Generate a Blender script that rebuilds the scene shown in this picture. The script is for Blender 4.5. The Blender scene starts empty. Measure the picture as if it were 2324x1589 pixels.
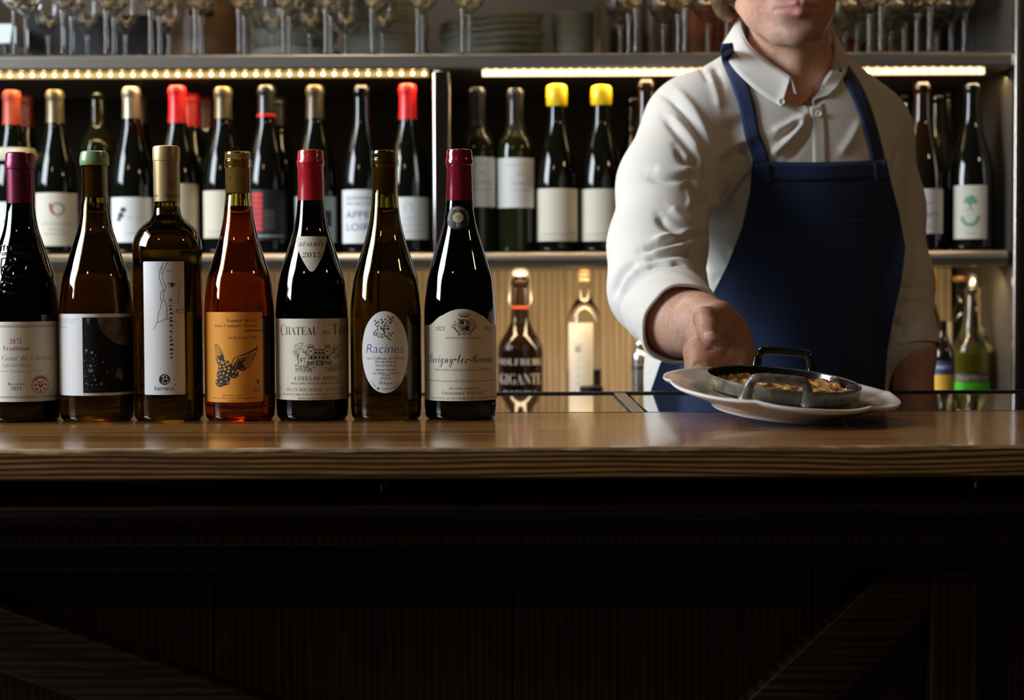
import bpy, bmesh, math, random, unicodedata
import numpy as np
from mathutils import Vector, Matrix, Euler
from mathutils.geometry import tessellate_polygon
from mathutils.bvhtree import BVHTree
rnd = random.Random(7)
SC = bpy.context.scene
COL = SC.collection
PI = math.pi

# ------------------------------------------------------------------ camera, light, exposure
F = 3873.0            # focal length in pixels of the 2324 x 1589 frame
CZ = 1.10 + 0.146     # camera height; the bar top is at 1.10 m
PITCH = math.atan(144.5 / F)
ROLL = -0.0042
cam = bpy.data.cameras.new('camera')
cam.sensor_width = 36.0
cam.lens = F / 2324 * 36.0
cam.clip_start = 0.05
cam.dof.use_dof = True
cam.dof.focus_distance = 1.91
cam.dof.aperture_fstop = 5.0
camo = bpy.data.objects.new('camera', cam)
COL.objects.link(camo)
CM = Matrix.Translation((0, 0, CZ)) @ Matrix.Rotation(PI / 2 - PITCH, 4, 'X') @ Matrix.Rotation(ROLL, 4, 'Z')
camo.matrix_world = CM
SC.camera = camo

SC.view_settings.view_transform = 'Standard'
SC.view_settings.look = 'None'
SC.view_settings.gamma = 1.0
SC.view_settings.use_curve_mapping = False
SC.view_settings.exposure = 0.0

world = bpy.data.worlds.new('world')
SC.world = world
world.use_nodes = True
wb = world.node_tree.nodes['Background']
wb.inputs['Color'].default_value = (1.0, 0.78, 0.56, 1)
wb.inputs['Strength'].default_value = 0.016


def area(name, loc, direction, sx, sy, energy, color):
    l = bpy.data.lights.new(name, 'AREA')
    l.shape = 'RECTANGLE'
    l.size, l.size_y = sx, sy
    l.energy = energy
    l.color = color
    o = bpy.data.objects.new(name, l)
    COL.objects.link(o)
    o.location = loc
    o.rotation_euler = Vector(direction).to_track_quat('-Z', 'Y').to_euler()
    return o


# daylight through the side window (camera left), warm strips of the back bar, kitchen light
area('window_daylight', (-2.45, 1.50, 2.25), (1, 0.02, -0.25), 1.35, 1.25, 132, (0.82, 0.91, 1.0))
area('upper_strip_light_a', (-0.50, 2.985, 1.606), (0, 0.25, -1), 0.80, 0.012, 1.1, (1.0, 0.72, 0.34))
area('upper_strip_light_b', (0.40, 2.985, 1.606), (0, 0.25, -1), 0.95, 0.012, 1.3, (1.0, 0.72, 0.38))
area('lower_strip_light_a', (0.37, 2.99, 1.262), (0, 0.6, -1), 0.95, 0.02, 2.6, (1.0, 0.74, 0.42))
area('lower_strip_light_b', (-0.52, 2.99, 1.262), (0, 0.6, -1), 0.80, 0.02, 0.8, (1.0, 0.74, 0.42))
area('kitchen_light', (-0.7, 3.15, 2.6), (0.1, 0.1, -1), 1.2, 0.3, 18, (1.0, 0.86, 0.66))
area('warm_fill_front', (-1.3, -0.6, 2.9), (0.35, 0.8, -0.62), 0.14, 0.14, 2.6, (1.0, 0.74, 0.46))  # unseen warm room light, added as fill for the counter front
area('warm_fill_right', (1.9, 1.1, 2.5), (-0.75, 0.9, -0.75), 0.10, 0.10, 3.2, (1.0, 0.64, 0.34))  # unseen warm fill from the right, added to warm the shirt's dim side
area('amber_strip_light', (0.0, 2.985, 1.925), (0, 0.15, -1), 2.2, 0.012, 1.3, (1.0, 0.66, 0.26))


# ------------------------------------------------------------------ pixel helpers (a point of the photograph at a given distance)
RM = CM.to_3x3()


def P(px, py, Y):
    d = RM @ Vector(((px - 1162.0) / F, -(py - 794.5) / F, -1.0))
    t = Y / d.y
    return Vector((d.x * t, Y, CZ + d.z * t))


CMI = CM.inverted()


def to_px(co):
    q = CMI @ Vector(co)
    return (1162.0 + F * q.x / -q.z, 794.5 - F * q.y / -q.z)


# ------------------------------------------------------------------ materials
MATS = {}


def mat(name, color=(0.5, 0.5, 0.5), rough=0.5, metal=0.0, trans=0.0, ior=1.45, emit=None, estr=0.0, coat=0.0, spec=0.5, sheen=0.0, sss=0.0):
    if name in MATS:
        return MATS[name]
    m = bpy.data.materials.new(name)
    m.use_nodes = True
    b = m.node_tree.nodes['Principled BSDF']
    b.inputs['Base Color'].default_value = (*color, 1)
    b.inputs['Roughness'].default_value = rough
    b.inputs['Metallic'].default_value = metal
    b.inputs['Transmission Weight'].default_value = trans
    b.inputs['IOR'].default_value = ior
    b.inputs['Coat Weight'].default_value = coat
    b.inputs['Coat Roughness'].default_value = 0.06
    b.inputs['Specular IOR Level'].default_value = spec
    b.inputs['Sheen Weight'].default_value = sheen
    if sss:
        b.inputs['Subsurface Weight'].default_value = sss
        b.inputs['Subsurface Radius'].default_value = (0.012, 0.004, 0.002)
        b.inputs['Subsurface Scale'].default_value = 0.5
    if emit:
        b.inputs['Emission Color'].default_value = (*emit, 1)
        b.inputs['Emission Strength'].default_value = estr
    MATS[name] = m
    return m


def nodes(m):
    nt = m.node_tree
    return nt, nt.nodes, nt.links, nt.nodes['Principled BSDF']


def add_bump(m, scale, strength, dist=0.001, mapping=(1, 1, 1), detail=4.0, height=None):
    nt, N, L, b = nodes(m)
    tc = N.new('ShaderNodeTexCoord')
    mp = N.new('ShaderNodeMapping')
    mp.inputs['Scale'].default_value = mapping
    no = N.new('ShaderNodeTexNoise')
    no.inputs['Scale'].default_value = scale
    no.inputs['Detail'].default_value = detail
    bu = N.new('ShaderNodeBump')
    bu.inputs['Strength'].default_value = strength
    bu.inputs['Distance'].default_value = dist
    L.new(tc.outputs['Object'], mp.inputs['Vector'])
    L.new(mp.outputs['Vector'], no.inputs['Vector'])
    L.new(no.outputs['Fac'], bu.inputs['Height'])
    L.new(bu.outputs['Normal'], b.inputs['Normal'])
    return m


def noise_color(m, stops, scale, mapping=(1, 1, 1), detail=4.0, dist=0.0, rough=0.5):
    nt, N, L, b = nodes(m)
    tc = N.new('ShaderNodeTexCoord')
    mp = N.new('ShaderNodeMapping')
    mp.inputs['Scale'].default_value = mapping
    no = N.new('ShaderNodeTexNoise')
    no.inputs['Scale'].default_value = scale
    no.inputs['Detail'].default_value = detail
    no.inputs['Roughness'].default_value = rough
    no.inputs['Distortion'].default_value = dist
    cr = N.new('ShaderNodeValToRGB')
    el = cr.color_ramp.elements
    while len(el) < len(stops):
        el.new(0.5)
    for e, (p, c) in zip(el, stops):
        e.position = p
        e.color = (*c, 1)
    L.new(tc.outputs['Object'], mp.inputs['Vector'])
    L.new(mp.outputs['Vector'], no.inputs['Vector'])
    L.new(no.outputs['Fac'], cr.inputs['Fac'])
    L.new(cr.outputs['Color'], b.inputs['Base Color'])
    return no, cr


def wood(name, light, dark, mapping, wscale, distort, rough=0.35, coat=0.0, fine=(1.5, 60, 60), bands='Z', fine_amt=0.35, bump=0.15, dscale=1.2):
    """growth-ring bands (wave) with fine pores (stretched noise)"""
    m = mat(name, light, rough, coat=coat)
    nt, N, L, b = nodes(m)
    tc = N.new('ShaderNodeTexCoord')
    mp = N.new('ShaderNodeMapping')
    mp.inputs['Scale'].default_value = mapping
    wv = N.new('ShaderNodeTexWave')
    wv.wave_type = 'BANDS'
    wv.bands_direction = bands
    wv.inputs['Scale'].default_value = wscale
    wv.inputs['Distortion'].default_value = distort
    wv.inputs['Detail'].default_value = 2.5
    wv.inputs['Detail Scale'].default_value = dscale
    cr = N.new('ShaderNodeValToRGB')
    cr.color_ramp.elements[0].position = 0.18
    cr.color_ramp.elements[0].color = (*dark, 1)
    cr.color_ramp.elements[1].position = 0.72
    cr.color_ramp.elements[1].color = (*light, 1)
    mp2 = N.new('ShaderNodeMapping')
    mp2.inputs['Scale'].default_value = fine
    no = N.new('ShaderNodeTexNoise')
    no.inputs['Scale'].default_value = 6.0
    no.inputs['Detail'].default_value = 5.0
    cr2 = N.new('ShaderNodeValToRGB')
    cr2.color_ramp.elements[0].position = 0.36
    cr2.color_ramp.elements[0].color = (1 - fine_amt,) * 3 + (1,)
    cr2.color_ramp.elements[1].position = 0.56
    cr2.color_ramp.elements[1].color = (1, 1, 1, 1)
    mx = N.new('ShaderNodeMix')
    mx.data_type = 'RGBA'
    mx.blend_type = 'MULTIPLY'
    mx.inputs[0].default_value = 1.0
    bu = N.new('ShaderNodeBump')
    bu.inputs['Strength'].default_value = bump
    bu.inputs['Distance'].default_value = 0.0006
    L.new(tc.outputs['Object'], mp.inputs['Vector'])
    L.new(tc.outputs['Object'], mp2.inputs['Vector'])
    L.new(mp.outputs['Vector'], wv.inputs['Vector'])
    L.new(mp2.outputs['Vector'], no.inputs['Vector'])
    L.new(wv.outputs['Fac'], cr.inputs['Fac'])
    L.new(no.outputs['Fac'], cr2.inputs['Fac'])
    L.new(cr.outputs['Color'], mx.inputs[6])
    L.new(cr2.outputs['Color'], mx.inputs[7])
    L.new(mx.outputs[2], b.inputs['Base Color'])
    L.new(no.outputs['Fac'], bu.inputs['Height'])
    L.new(bu.outputs['Normal'], b.inputs['Normal'])
    return m


# ------------------------------------------------------------------ object helpers
def tag(o, label=None, cat=None, group=None, kind=None):
    if label:
        o['label'] = label
    if cat:
        o['category'] = cat
    if group:
        o['group'] = group
    if kind:
        o['kind'] = kind
    return o


def thing(name, label, cat, loc=(0, 0, 0), rot=(0, 0, 0), group=None):
    o = bpy.data.objects.new(name, None)
    o.empty_display_size = 0.05
    COL.objects.link(o)
    o.location = loc
    o.rotation_euler = rot
    return tag(o, label, cat, group)


def link(name, me, m=None, parent=None):
    o = bpy.data.objects.new(name, me)
    COL.objects.link(o)
    if m is not None:
        me.materials.clear()
        me.materials.append(m)
    if parent is not None:
        o.parent = parent
    return o


def mk(name, verts, faces, m=None, parent=None, smooth=True, sharp=40):
    me = bpy.data.meshes.new(name)
    me.from_pydata([tuple(v) for v in verts], [], [tuple(f) for f in faces])
    if smooth:
        me.polygons.foreach_set('use_smooth', [True] * len(me.polygons))
        if sharp:
            me.set_sharp_from_angle(angle=math.radians(sharp))
    me.update()
    return link(name, me, m, parent)


def world_child(o, parent):
    """o is built in world coordinates, its thing is an Empty at its base"""
    def placed(q):
        m = q.matrix_basis.copy()
        if q.parent is not None:
            m = placed(q.parent) @ q.matrix_parent_inverse @ m
        return m
    o.parent = parent
    o.matrix_parent_inverse = placed(parent).inverted()
    return o


def copy_tree(o, parent=None):
    c = o.copy()
    COL.objects.link(c)
    if parent is not None:
        c.parent = parent
    for ch in list(o.children):
        copy_tree(ch, c)
    return c


def lathe(prof, seg=48, close=True):
    """profile [(r, z)] revolved about z"""
    vs, fs, idx = [], [], []
    for r, z in prof:
        if r < 1e-6:
            idx.append([len(vs)])
            vs.append((0, 0, z))
        else:
            idx.append(list(range(len(vs), len(vs) + seg)))
            for k in range(seg):
                a = 2 * PI * k / seg
                vs.append((r * math.cos(a), r * math.sin(a), z))
    for a, b in zip(idx[:-1], idx[1:]):
        for k in range(seg):
            k2 = (k + 1) % seg
            if len(a) == 1 and len(b) == 1:
                continue
            if len(a) == 1:
                fs.append((a[0], b[k2], b[k]))
            elif len(b) == 1:
                fs.append((a[k], a[k2], b[0]))
            else:
                fs.append((a[k], a[k2], b[k2], b[k]))
    return vs, fs


def smooth_profile(pts, n=6):
    """a smooth curve through the profile points (tangents weighted by the spacing, so it never overshoots)"""
    out = []
    zlo, zhi = min(p[1] for p in pts), max(p[1] for p in pts)
    Q = [np.array(p, float) for p in pts]

    def dist(a, b):
        return max(float(np.linalg.norm(a - b)), 1e-7)
    m = []
    for i in range(len(Q)):
        if 0 < i < len(Q) - 1:
            d0, d1 = dist(Q[i], Q[i - 1]), dist(Q[i + 1], Q[i])
            t_ = ((Q[i] - Q[i - 1]) / d0 * d1 + (Q[i + 1] - Q[i]) / d1 * d0) / (d0 + d1)
            m.append(np.where((Q[i] - Q[i - 1]) * (Q[i + 1] - Q[i]) <= 1e-12, 0.0, t_))
        elif i == 0:
            m.append((Q[1] - Q[0]) / dist(Q[1], Q[0]))
        else:
            m.append((Q[-1] - Q[-2]) / dist(Q[-1], Q[-2]))
    for i in range(len(Q) - 1):
        L = dist(Q[i + 1], Q[i])
        for k in range(n):
            t = k / n
            q = (2 * t ** 3 - 3 * t * t + 1) * Q[i] + (t ** 3 - 2 * t * t + t) * L * m[i] + (3 * t * t - 2 * t ** 3) * Q[i + 1] + (t ** 3 - t * t) * L * m[i + 1]
            out.append((max(float(q[0]), 0.0), min(max(float(q[1]), zlo), zhi)))
    out.append(tuple(pts[-1]))
    return out


def box_geo(x0, x1, y0, y1, z0, z1, bev=0.0, seg=2):
    bm = bmesh.new()
    bmesh.ops.create_cube(bm, size=1)
    for v in bm.verts:
        v.co = Vector(((x0 + x1) / 2 + v.co.x * (x1 - x0), (y0 + y1) / 2 + v.co.y * (y1 - y0), (z0 + z1) / 2 + v.co.z * (z1 - z0)))
    if bev:
        bmesh.ops.bevel(bm, geom=bm.edges[:], offset=bev, segments=seg, affect='EDGES', profile=0.5)
    vs = [tuple(v.co) for v in bm.verts]
    bm.verts.index_update()
    fs = [tuple(v.index for v in f.verts) for f in bm.faces]
    bm.free()
    return vs, fs


def flat_axis(o):
    """the large plain faces stay flat; only the eased edges are shaded round"""
    for p in o.data.polygons:
        if max(abs(c) for c in p.normal) > 0.9995:
            p.use_smooth = False
    return o


def box(name, x0, x1, y0, y1, z0, z1, m, parent=None, bev=0.002, seg=2, wc=False):
    vs, fs = box_geo(x0, x1, y0, y1, z0, z1, bev, seg)
    o = mk(name, vs, fs, m, None if wc else parent, smooth=True, sharp=50)
    flat_axis(o)
    if wc and parent:
        world_child(o, parent)
    return o


def join_geo(*gs):
    vs, fs = [], []
    for v, f in gs:
        n = len(vs)
        vs += list(v)
        fs += [tuple(i + n for i in q) for q in f]
    return vs, fs


def tube(path, rad, seg=10, cap=True, flat=None):
    """round tube along a polyline of 3-D points; rad may be a list"""
    pts = [Vector(p) for p in path]
    n = len(pts)
    rr = rad if isinstance(rad, (list, tuple)) else [rad] * n
    vs, fs = [], []
    up = None
    for i, p in enumerate(pts):
        t = (pts[min(i + 1, n - 1)] - pts[max(i - 1, 0)]).normalized()
        if up is None:
            a = Vector((0, 0, 1)) if abs(t.z) < 0.9 else Vector((1, 0, 0))
            up = (a - t * a.dot(t)).normalized()
        else:
            up = (up - t * up.dot(t)).normalized()
        s = t.cross(up)
        for k in range(seg):
            a = 2 * PI * k / seg
            f = flat if flat else 1.0
            vs.append(p + (up * math.cos(a) * f + s * math.sin(a)) * rr[i])
    for i in range(n - 1):
        for k in range(seg):
            k2 = (k + 1) % seg
            fs.append((i * seg + k, i * seg + k2, (i + 1) * seg + k2, (i + 1) * seg + k))
    if cap:
        fs.append(tuple(range(seg - 1, -1, -1)))
        fs.append(tuple(range((n - 1) * seg, n * seg)))
    return [tuple(v) for v in vs], fs


# ------------------------------------------------------------------ lettering (the default font and its own fallback alphabets)
GL = {}
BASES = {'serif': (0x1D400, 0x1D41A, 0x1D7CE), 'ital': (0x1D434, 0x1D44E, 0x1D7CE), 'bital': (0x1D468, 0x1D482, 0x1D7CE),
         'script': (0x1D4D0, 0x1D4EA, 0x1D7CE), 'mono': (0x1D670, 0x1D68A, 0x1D7F6)}


def _map(ch, style):
    c2, off = ch, 0.0
    if style == 'thin':
        off = -0.016
    if style in BASES:
        A, a, d = BASES[style]
        if 'A' <= ch <= 'Z':
            c2 = chr(A + ord(ch) - 65)
        elif 'a' <= ch <= 'z':
            c2 = '\u210e' if (style == 'ital' and ch == 'h') else chr(a + ord(ch) - 97)
        elif '0' <= ch <= '9':
            c2 = chr(d + ord(ch) - 48)
        if c2 != ch and style in ('serif', 'script'):
            off = -0.012 if style == 'serif' else -0.010
    return c2, off


def load_glyphs(pairs):
    """outline of every letter wanted, built as text once and kept as plain triangles"""
    obs = []
    for ch, style in pairs:
        c2, off = _map(ch, style)
        for s in (c2, c2 + c2):
            c = bpy.data.curves.new('lettering', 'FONT')
            c.body = s
            c.size = 1.0
            c.resolution_u = 3
            c.offset = off
            o = bpy.data.objects.new('lettering', c)
            COL.objects.link(o)
            obs.append(o)
    dg = bpy.context.evaluated_depsgraph_get()
    got = []
    for o in obs:
        me = bpy.data.meshes.new_from_object(o.evaluated_get(dg))
        got.append(([(v.co.x, v.co.y) for v in me.vertices], [tuple(p.vertices) for p in me.polygons]))
        bpy.data.meshes.remove(me)
    for o in obs:
        c = o.data
        bpy.data.objects.remove(o)
        bpy.data.curves.remove(c)
    for i, (ch, style) in enumerate(pairs):
        v, f = got[2 * i]
        v2, _ = got[2 * i + 1]
        adv = max((p[0] for p in v2), default=0.3) - max((p[0] for p in v), default=0)
        if style in ('ital', 'bital', 'script') and '0' <= ch <= '9':
            v = [(x + 0.22 * y, y) for x, y in v]
        GL[(ch, style)] = (v, f, adv if adv > 0.05 else 0.3)


UP, LO, DG = 'ABCDEFGHIJKLMNOPQRSTUVWXYZ', 'abcdefghijklmnopqrstuvwxyz', '0123456789'
load_glyphs([(c, 'sans') for c in UP + LO + DG + ".,-:%&/'\u00a9"] + [(c, 'serif') for c in UP + LO + DG + ".,-:%'"] + [(c, 'script') for c in 'SBILVMFaeghilmnosuvy-'])


def glyph(ch, style):
    key = (ch, style)
    if key not in GL:
        if ch == ' ':
            GL[key] = ([], [], 0.28)
        elif style in ('ital', 'bital', 'mono'):      # the serif letter, slanted or spaced
            v, f, adv = glyph(ch, 'serif')
            k = 0.0 if style == 'mono' else 0.24
            GL[key] = ([(x + k * y, y) for x, y in v], f, adv + (0.06 if style == 'mono' else 0.0))
        else:
            load_glyphs([key])
    return GL[key]


def layout(s, style='sans', track=0.0):
    """unit-size text: verts, faces, width"""
    vs, fs = [], []
    x = 0.0
    for ch in s:
        dec = unicodedata.normalize('NFD', ch)
        v, f, adv = glyph(dec[0], style)
        n = len(vs)
        vs += [(a + x, b) for a, b in v]
        fs += [tuple(i + n for i in q) for q in f]
        if len(dec) > 1 and v:
            cx = x + (min(a for a, _ in v) + max(a for a, _ in v)) / 2
            ty = max(b for _, b in v) + 0.05
            kind = dec[1]
            if kind == '\u0301':
                st = [[(-0.06, 0), (0.07, 0.14)]]
            elif kind == '\u0300':
                st = [[(0.06, 0), (-0.07, 0.14)]]
            elif kind == '\u0302':
                st = [[(-0.11, 0.0), (0, 0.12)], [(0, 0.12), (0.11, 0.0)]]
            else:
                st = [[(-0.11, 0.03), (-0.05, 0.03)], [(0.05, 0.03), (0.11, 0.03)]]
            for (p, q) in st:
                d = Vector((q[0] - p[0], q[1] - p[1]))
                nn = Vector((-d.y, d.x)).normalized() * 0.028
                m0 = len(vs)
                for pt, sg in ((p, 1), (p, -1), (q, -1), (q, 1)):
                    vs.append((cx + pt[0] + nn.x * sg, ty + pt[1] + nn.y * sg))
                fs.append((m0, m0 + 1, m0 + 2, m0 + 3))
        x += adv + track
    return vs, fs, x - track


def fine(V, Fc, span=3.0, tall=8.0):
    """triangles small enough for flat print to follow a round bottle"""
    V = list(V)
    todo = []
    for q in Fc:
        for i in range(1, len(q) - 1):
            todo.append((q[0], q[i], q[i + 1]))
    out, mid = [], {}

    def ln(i, j):
        return max(abs(V[i][0] - V[j][0]) / span, abs(V[i][1] - V[j][1]) / tall)
    while todo:
        a, b, c = todo.pop()
        dab, dbc, dca = ln(a, b), ln(b, c), ln(c, a)
        if max(dab, dbc, dca) <= 1:
            out.append((a, b, c))
            continue
        if dbc >= dab and dbc >= dca:
            a, b, c = b, c, a
        elif dca >= dab and dca >= dbc:
            a, b, c = c, a, b
        k = (min(a, b), max(a, b))
        if k not in mid:
            mid[k] = len(V)
            V.append(((V[a][0] + V[b][0]) / 2, (V[a][1] + V[b][1]) / 2))
        h = mid[k]
        todo += [(a, h, c), (h, b, c)]
    return V, out


class Art:
    """flat print laid out in photo pixels (x right, y down), wrapped on a surface later; one mesh per colour"""

    def __init__(self):
        self.g = {}

    def add(self, m, vs, fs):
        V, Fc = self.g.setdefault(m, ([], []))
        n = len(V)
        V += vs
        Fc += [tuple(i + n for i in q) for q in fs]

    def text(self, s, x, y, h, m, style='sans', w=None, align='c', track=0.0, slant=0.0, rot=0.0):
        """h = capital height in pixels, w = width to fit, y = baseline"""
        vs, fs, wd = layout(s, style, track)
        if not vs:
            return
        sy = h / 0.70
        sx = (w / wd) if w else sy
        ox = {'c': -wd / 2, 'l': 0, 'r': -wd}[align]
        c, sn = math.cos(rot), math.sin(rot)
        out = []
        for a, b in vs:
            X = (a + ox + slant * b) * sx
            Yy = -b * sy
            out.append((x + X * c - Yy * sn, y + X * sn + Yy * c))
        self.add(m, out, fs)

    def arc_text(self, s, cx, cy, r, a0, a1, h, m, style='sans'):
        """letters along a circle from angle a0 to a1 (0 = up, clockwise)"""
        _, _, wd = layout(s, style)
        x = 0
        for ch in s:
            dec = unicodedata.normalize('NFD', ch)
            v, f, adv = glyph(dec[0], style)
            t = a0 + (a1 - a0) * (x + adv / 2) / wd
            k = h / 0.7
            kx = abs(a1 - a0) * r / wd
            out = []
            for a, b in v:
                X = (a - adv / 2) * kx
                R = r + b * k
                out.append((cx + R * math.sin(t) + X * math.cos(t), cy - R * math.cos(t) + X * math.sin(t)))
            self.add(m, out, f)
            x += adv

    def line(self, pts, w, m, sub=6.0, taper=False):
        q = []
        for a, b in zip(pts[:-1], pts[1:]):
            n = max(1, int(math.hypot(b[0] - a[0], b[1] - a[1]) / sub))
            q += [(a[0] + (b[0] - a[0]) * i / n, a[1] + (b[1] - a[1]) * i / n) for i in range(n)]
        q.append(pts[-1])
        vs, fs = [], []
        for i, p in enumerate(q):
            a, b = q[max(i - 1, 0)], q[min(i + 1, len(q) - 1)]
            d = math.hypot(b[0] - a[0], b[1] - a[1]) or 1
            nx, ny = -(b[1] - a[1]) / d, (b[0] - a[0]) / d
            ww = w / 2 * ((1 - 0.8 * i / (len(q) - 1)) if taper else 1)
            vs += [(p[0] + nx * ww, p[1] + ny * ww), (p[0] - nx * ww, p[1] - ny * ww)]
            if i:
                fs.append((2 * i - 2, 2 * i - 1, 2 * i + 1, 2 * i))
        self.add(m, vs, fs)

    def curve(self, pts, w, m, n=6, **k):
        self.line(smooth2(pts, n), w, m, **k)

    def disc(self, x, y, r, m, ry=None, n=14):
        ry = ry or r
        vs = [(x, y)] + [(x + r * math.cos(2 * PI * i / n), y + ry * math.sin(2 * PI * i / n)) for i in range(n)]
        self.add(m, vs, [(0, 1 + i, 1 + (i + 1) % n) for i in range(n)])

    def ring(self, x, y, r, w, m, n=28):
        self.line([(x + r * math.cos(2 * PI * i / n), y + r * math.sin(2 * PI * i / n)) for i in range(n + 1)], w, m, sub=99)

    def rect(self, x0, y0, x1, y1, m, n=None):
        self.between(lambda x: y0, lambda x: y1, x0, x1, m, n or max(1, int((x1 - x0) / 4)))

    def between(self, f0, f1, x0, x1, m, n=12, k=1):
        vs, fs = [], []
        for i in range(n + 1):
            x = x0 + (x1 - x0) * i / n
            for j in range(k + 1):
                vs.append((x, f0(x) + (f1(x) - f0(x)) * j / k))
        for i in range(n):
            for j in range(k):
                a = i * (k + 1) + j
                fs.append((a, a + 1, a + k + 2, a + k + 1))
        self.add(m, vs, fs)

    def poly(self, pts, m):
        t = tessellate_polygon([[Vector((p[0], p[1], 0)) for p in pts]])
        self.add(m, [tuple(p) for p in pts], [tuple(q) for q in t])


def smooth2(pts, n=6):
    out = []
    P0 = [pts[0]] + list(pts) + [pts[-1]]
    for i in range(1, len(P0) - 2):
        p0, p1, p2, p3 = P0[i - 1:i + 3]
        for k in range(n):
            t = k / n
            out.append(tuple(0.5 * (2 * p1[d] + (p2[d] - p0[d]) * t + (2 * p0[d] - 5 * p1[d] + 4 * p2[d] - p3[d]) * t * t + (3 * p1[d] - p0[d] - 3 * p2[d] + p3[d]) * t ** 3) for d in range(len(p1))))
    out.append(tuple(pts[-1]))
    return out
# ------------------------------------------------------------------ room shell
m_floor = mat('floor_tile', (0.05, 0.04, 0.035), 0.5)
noise_color(m_floor, [(0.3, (0.035, 0.03, 0.026)), (0.7, (0.07, 0.06, 0.05))], 5)
m_wall = mat('dark_wall', (0.055, 0.045, 0.035), 0.7)
noise_color(m_wall, [(0.3, (0.045, 0.036, 0.028)), (0.7, (0.075, 0.062, 0.05))], 3)
fl = box('floor', -3, 3, -1.0, 4.5, -0.05, 0.0, m_floor, bev=0)
tag(fl, 'dark floor behind and below the bar', kind='structure')
wbk = box('wall_back', -3, 3, 3.80, 3.90, 0.0, 3.2, m_wall, bev=0)
tag(wbk, 'dark back wall behind the shelving', kind='structure')

# ------------------------------------------------------------------ the bar
ZB = 1.10
Y0, Y1, Y2 = 1.545, 1.968, 2.327
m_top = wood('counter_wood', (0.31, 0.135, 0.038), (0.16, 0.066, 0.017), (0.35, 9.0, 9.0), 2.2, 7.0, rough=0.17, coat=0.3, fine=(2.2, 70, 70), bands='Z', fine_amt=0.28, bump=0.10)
m_edge = wood('counter_edge_wood', (0.44, 0.215, 0.066), (0.06, 0.027, 0.009), (3.0, 1.0, 28.0), 2.2, 15.0, rough=0.38, coat=0.05, fine=(3, 90, 90), bands='Z', fine_amt=0.45, bump=0.3, dscale=0.30)
m_worn = wood('worn_edge_wood', (0.42, 0.29, 0.15), (0.22, 0.13, 0.06), (3, 1, 9), 4, 6, rough=0.45, fine=(12, 80, 80), fine_amt=0.4)
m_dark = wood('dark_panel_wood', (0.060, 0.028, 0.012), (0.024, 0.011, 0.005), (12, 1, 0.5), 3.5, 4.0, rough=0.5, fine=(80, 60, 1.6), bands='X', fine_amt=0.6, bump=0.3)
m_moul = wood('moulding_wood', (0.085, 0.042, 0.018), (0.035, 0.017, 0.008), (0.8, 1, 9), 4, 5, rough=0.42, fine=(2.5, 80, 80), fine_amt=0.55, bump=0.3)

bar = thing('bar_counter', 'long dark wooden bar counter with a glossy varnished top and worn front edge', 'bar counter', (0, Y0, 0))


def wc(o, parent):
    return world_child(o, parent)


# top slab: slightly nibbled front edge
bm = bmesh.new()
NX = 260
xs = [-1.5 + 3.0 * i / NX for i in range(NX + 1)]
tz = ZB - 0.0287
prof = []
rr = random.Random(3)
rows = []
for x in xs:
    w1 = 0.0011 * (0.5 + 0.5 * math.sin(x * 37) * math.sin(x * 11.3 + 1)) + 0.0012 * rr.random() ** 3
    w2 = 0.0014 + 0.0010 * rr.random() ** 2 + 0.0009 * math.sin(x * 23 + 2) ** 2
    rows.append([(x, Y1, tz), (x, Y0 + 0.002, tz), (x, Y0, tz + 0.002), (x, Y0, ZB - w2 - 0.0012), (x, Y0 + w1 * 0.6 + 0.0004, ZB - w2 * 0.5), (x, Y0 + w1 + 0.0016, ZB - 0.0002), (x, Y0 + 0.006, ZB), (x, Y1, ZB)])
vs, fs, mi = [], [], []
for r in rows:
    vs += r
for i in range(NX):
    for j in range(8):
        a, b = i * 8 + j, i * 8 + (j + 1) % 8
        fs.append((a, b, b + 8, a + 8))
        mi.append({2: 1, 3: 2, 4: 2, 5: 0}.get(j, 0))
fs.append(tuple(range(8)))
mi.append(0)
fs.append(tuple(range(NX * 8 + 7, NX * 8 - 1, -1)))
mi.append(0)
o = mk('worktop', vs, fs, m_top, smooth=True, sharp=25)
o.data.materials.append(m_edge)
o.data.materials.append(m_worn)
o.data.polygons.foreach_set('material_index', mi)
flat_axis(o)
wc(o, bar)

# glass set into the back of the bar over a dark tray
m_glass_in = mat('display_glass', (0.75, 0.8, 0.76), 0.02, trans=1.0, ior=1.5)
m_tray = mat('display_tray', (0.03, 0.022, 0.015), 0.5)
m_steel = mat('brushed_steel', (0.42, 0.41, 0.40), 0.32, metal=1.0)
m_black = mat('black_metal', (0.012, 0.012, 0.012), 0.35, metal=0.0)
box('counter_tray', -1.5, 1.5, Y1, Y2, tz, ZB - 0.012, m_tray, bar, wc=True, bev=0.0005)
XD = P(1432, 915, 2.1).x
box('glass_pane', -1.5, XD - 0.011, Y1 + 0.002, Y2 - 0.004, ZB - 0.0115, ZB - 0.001, m_glass_in, bar, wc=True, bev=0.001)
box('glass_pane', XD + 0.011, 1.5, Y1 + 0.002, Y2 - 0.004, ZB - 0.0115, ZB - 0.001, m_glass_in, bar, wc=True, bev=0.001)
box('divider_bar', XD - 0.0075, XD + 0.0075, Y1 + 0.002, Y2 - 0.003, ZB - 0.0118, ZB + 0.0005, m_steel, bar, wc=True, bev=0.001)
box('rear_edging', -1.5, 1.5, Y2 - 0.003, Y2 + 0.006, tz, ZB + 0.0016, m_black, bar, wc=True, bev=0.0008)
box('joint_strip', -1.5, 1.5, Y1 - 0.0008, Y1 + 0.0022, ZB - 0.012, ZB + 0.0003, m_black, bar, wc=True, bev=0.0002)


def zpx(py, Y):
    return P(1162, py, Y).z


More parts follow.
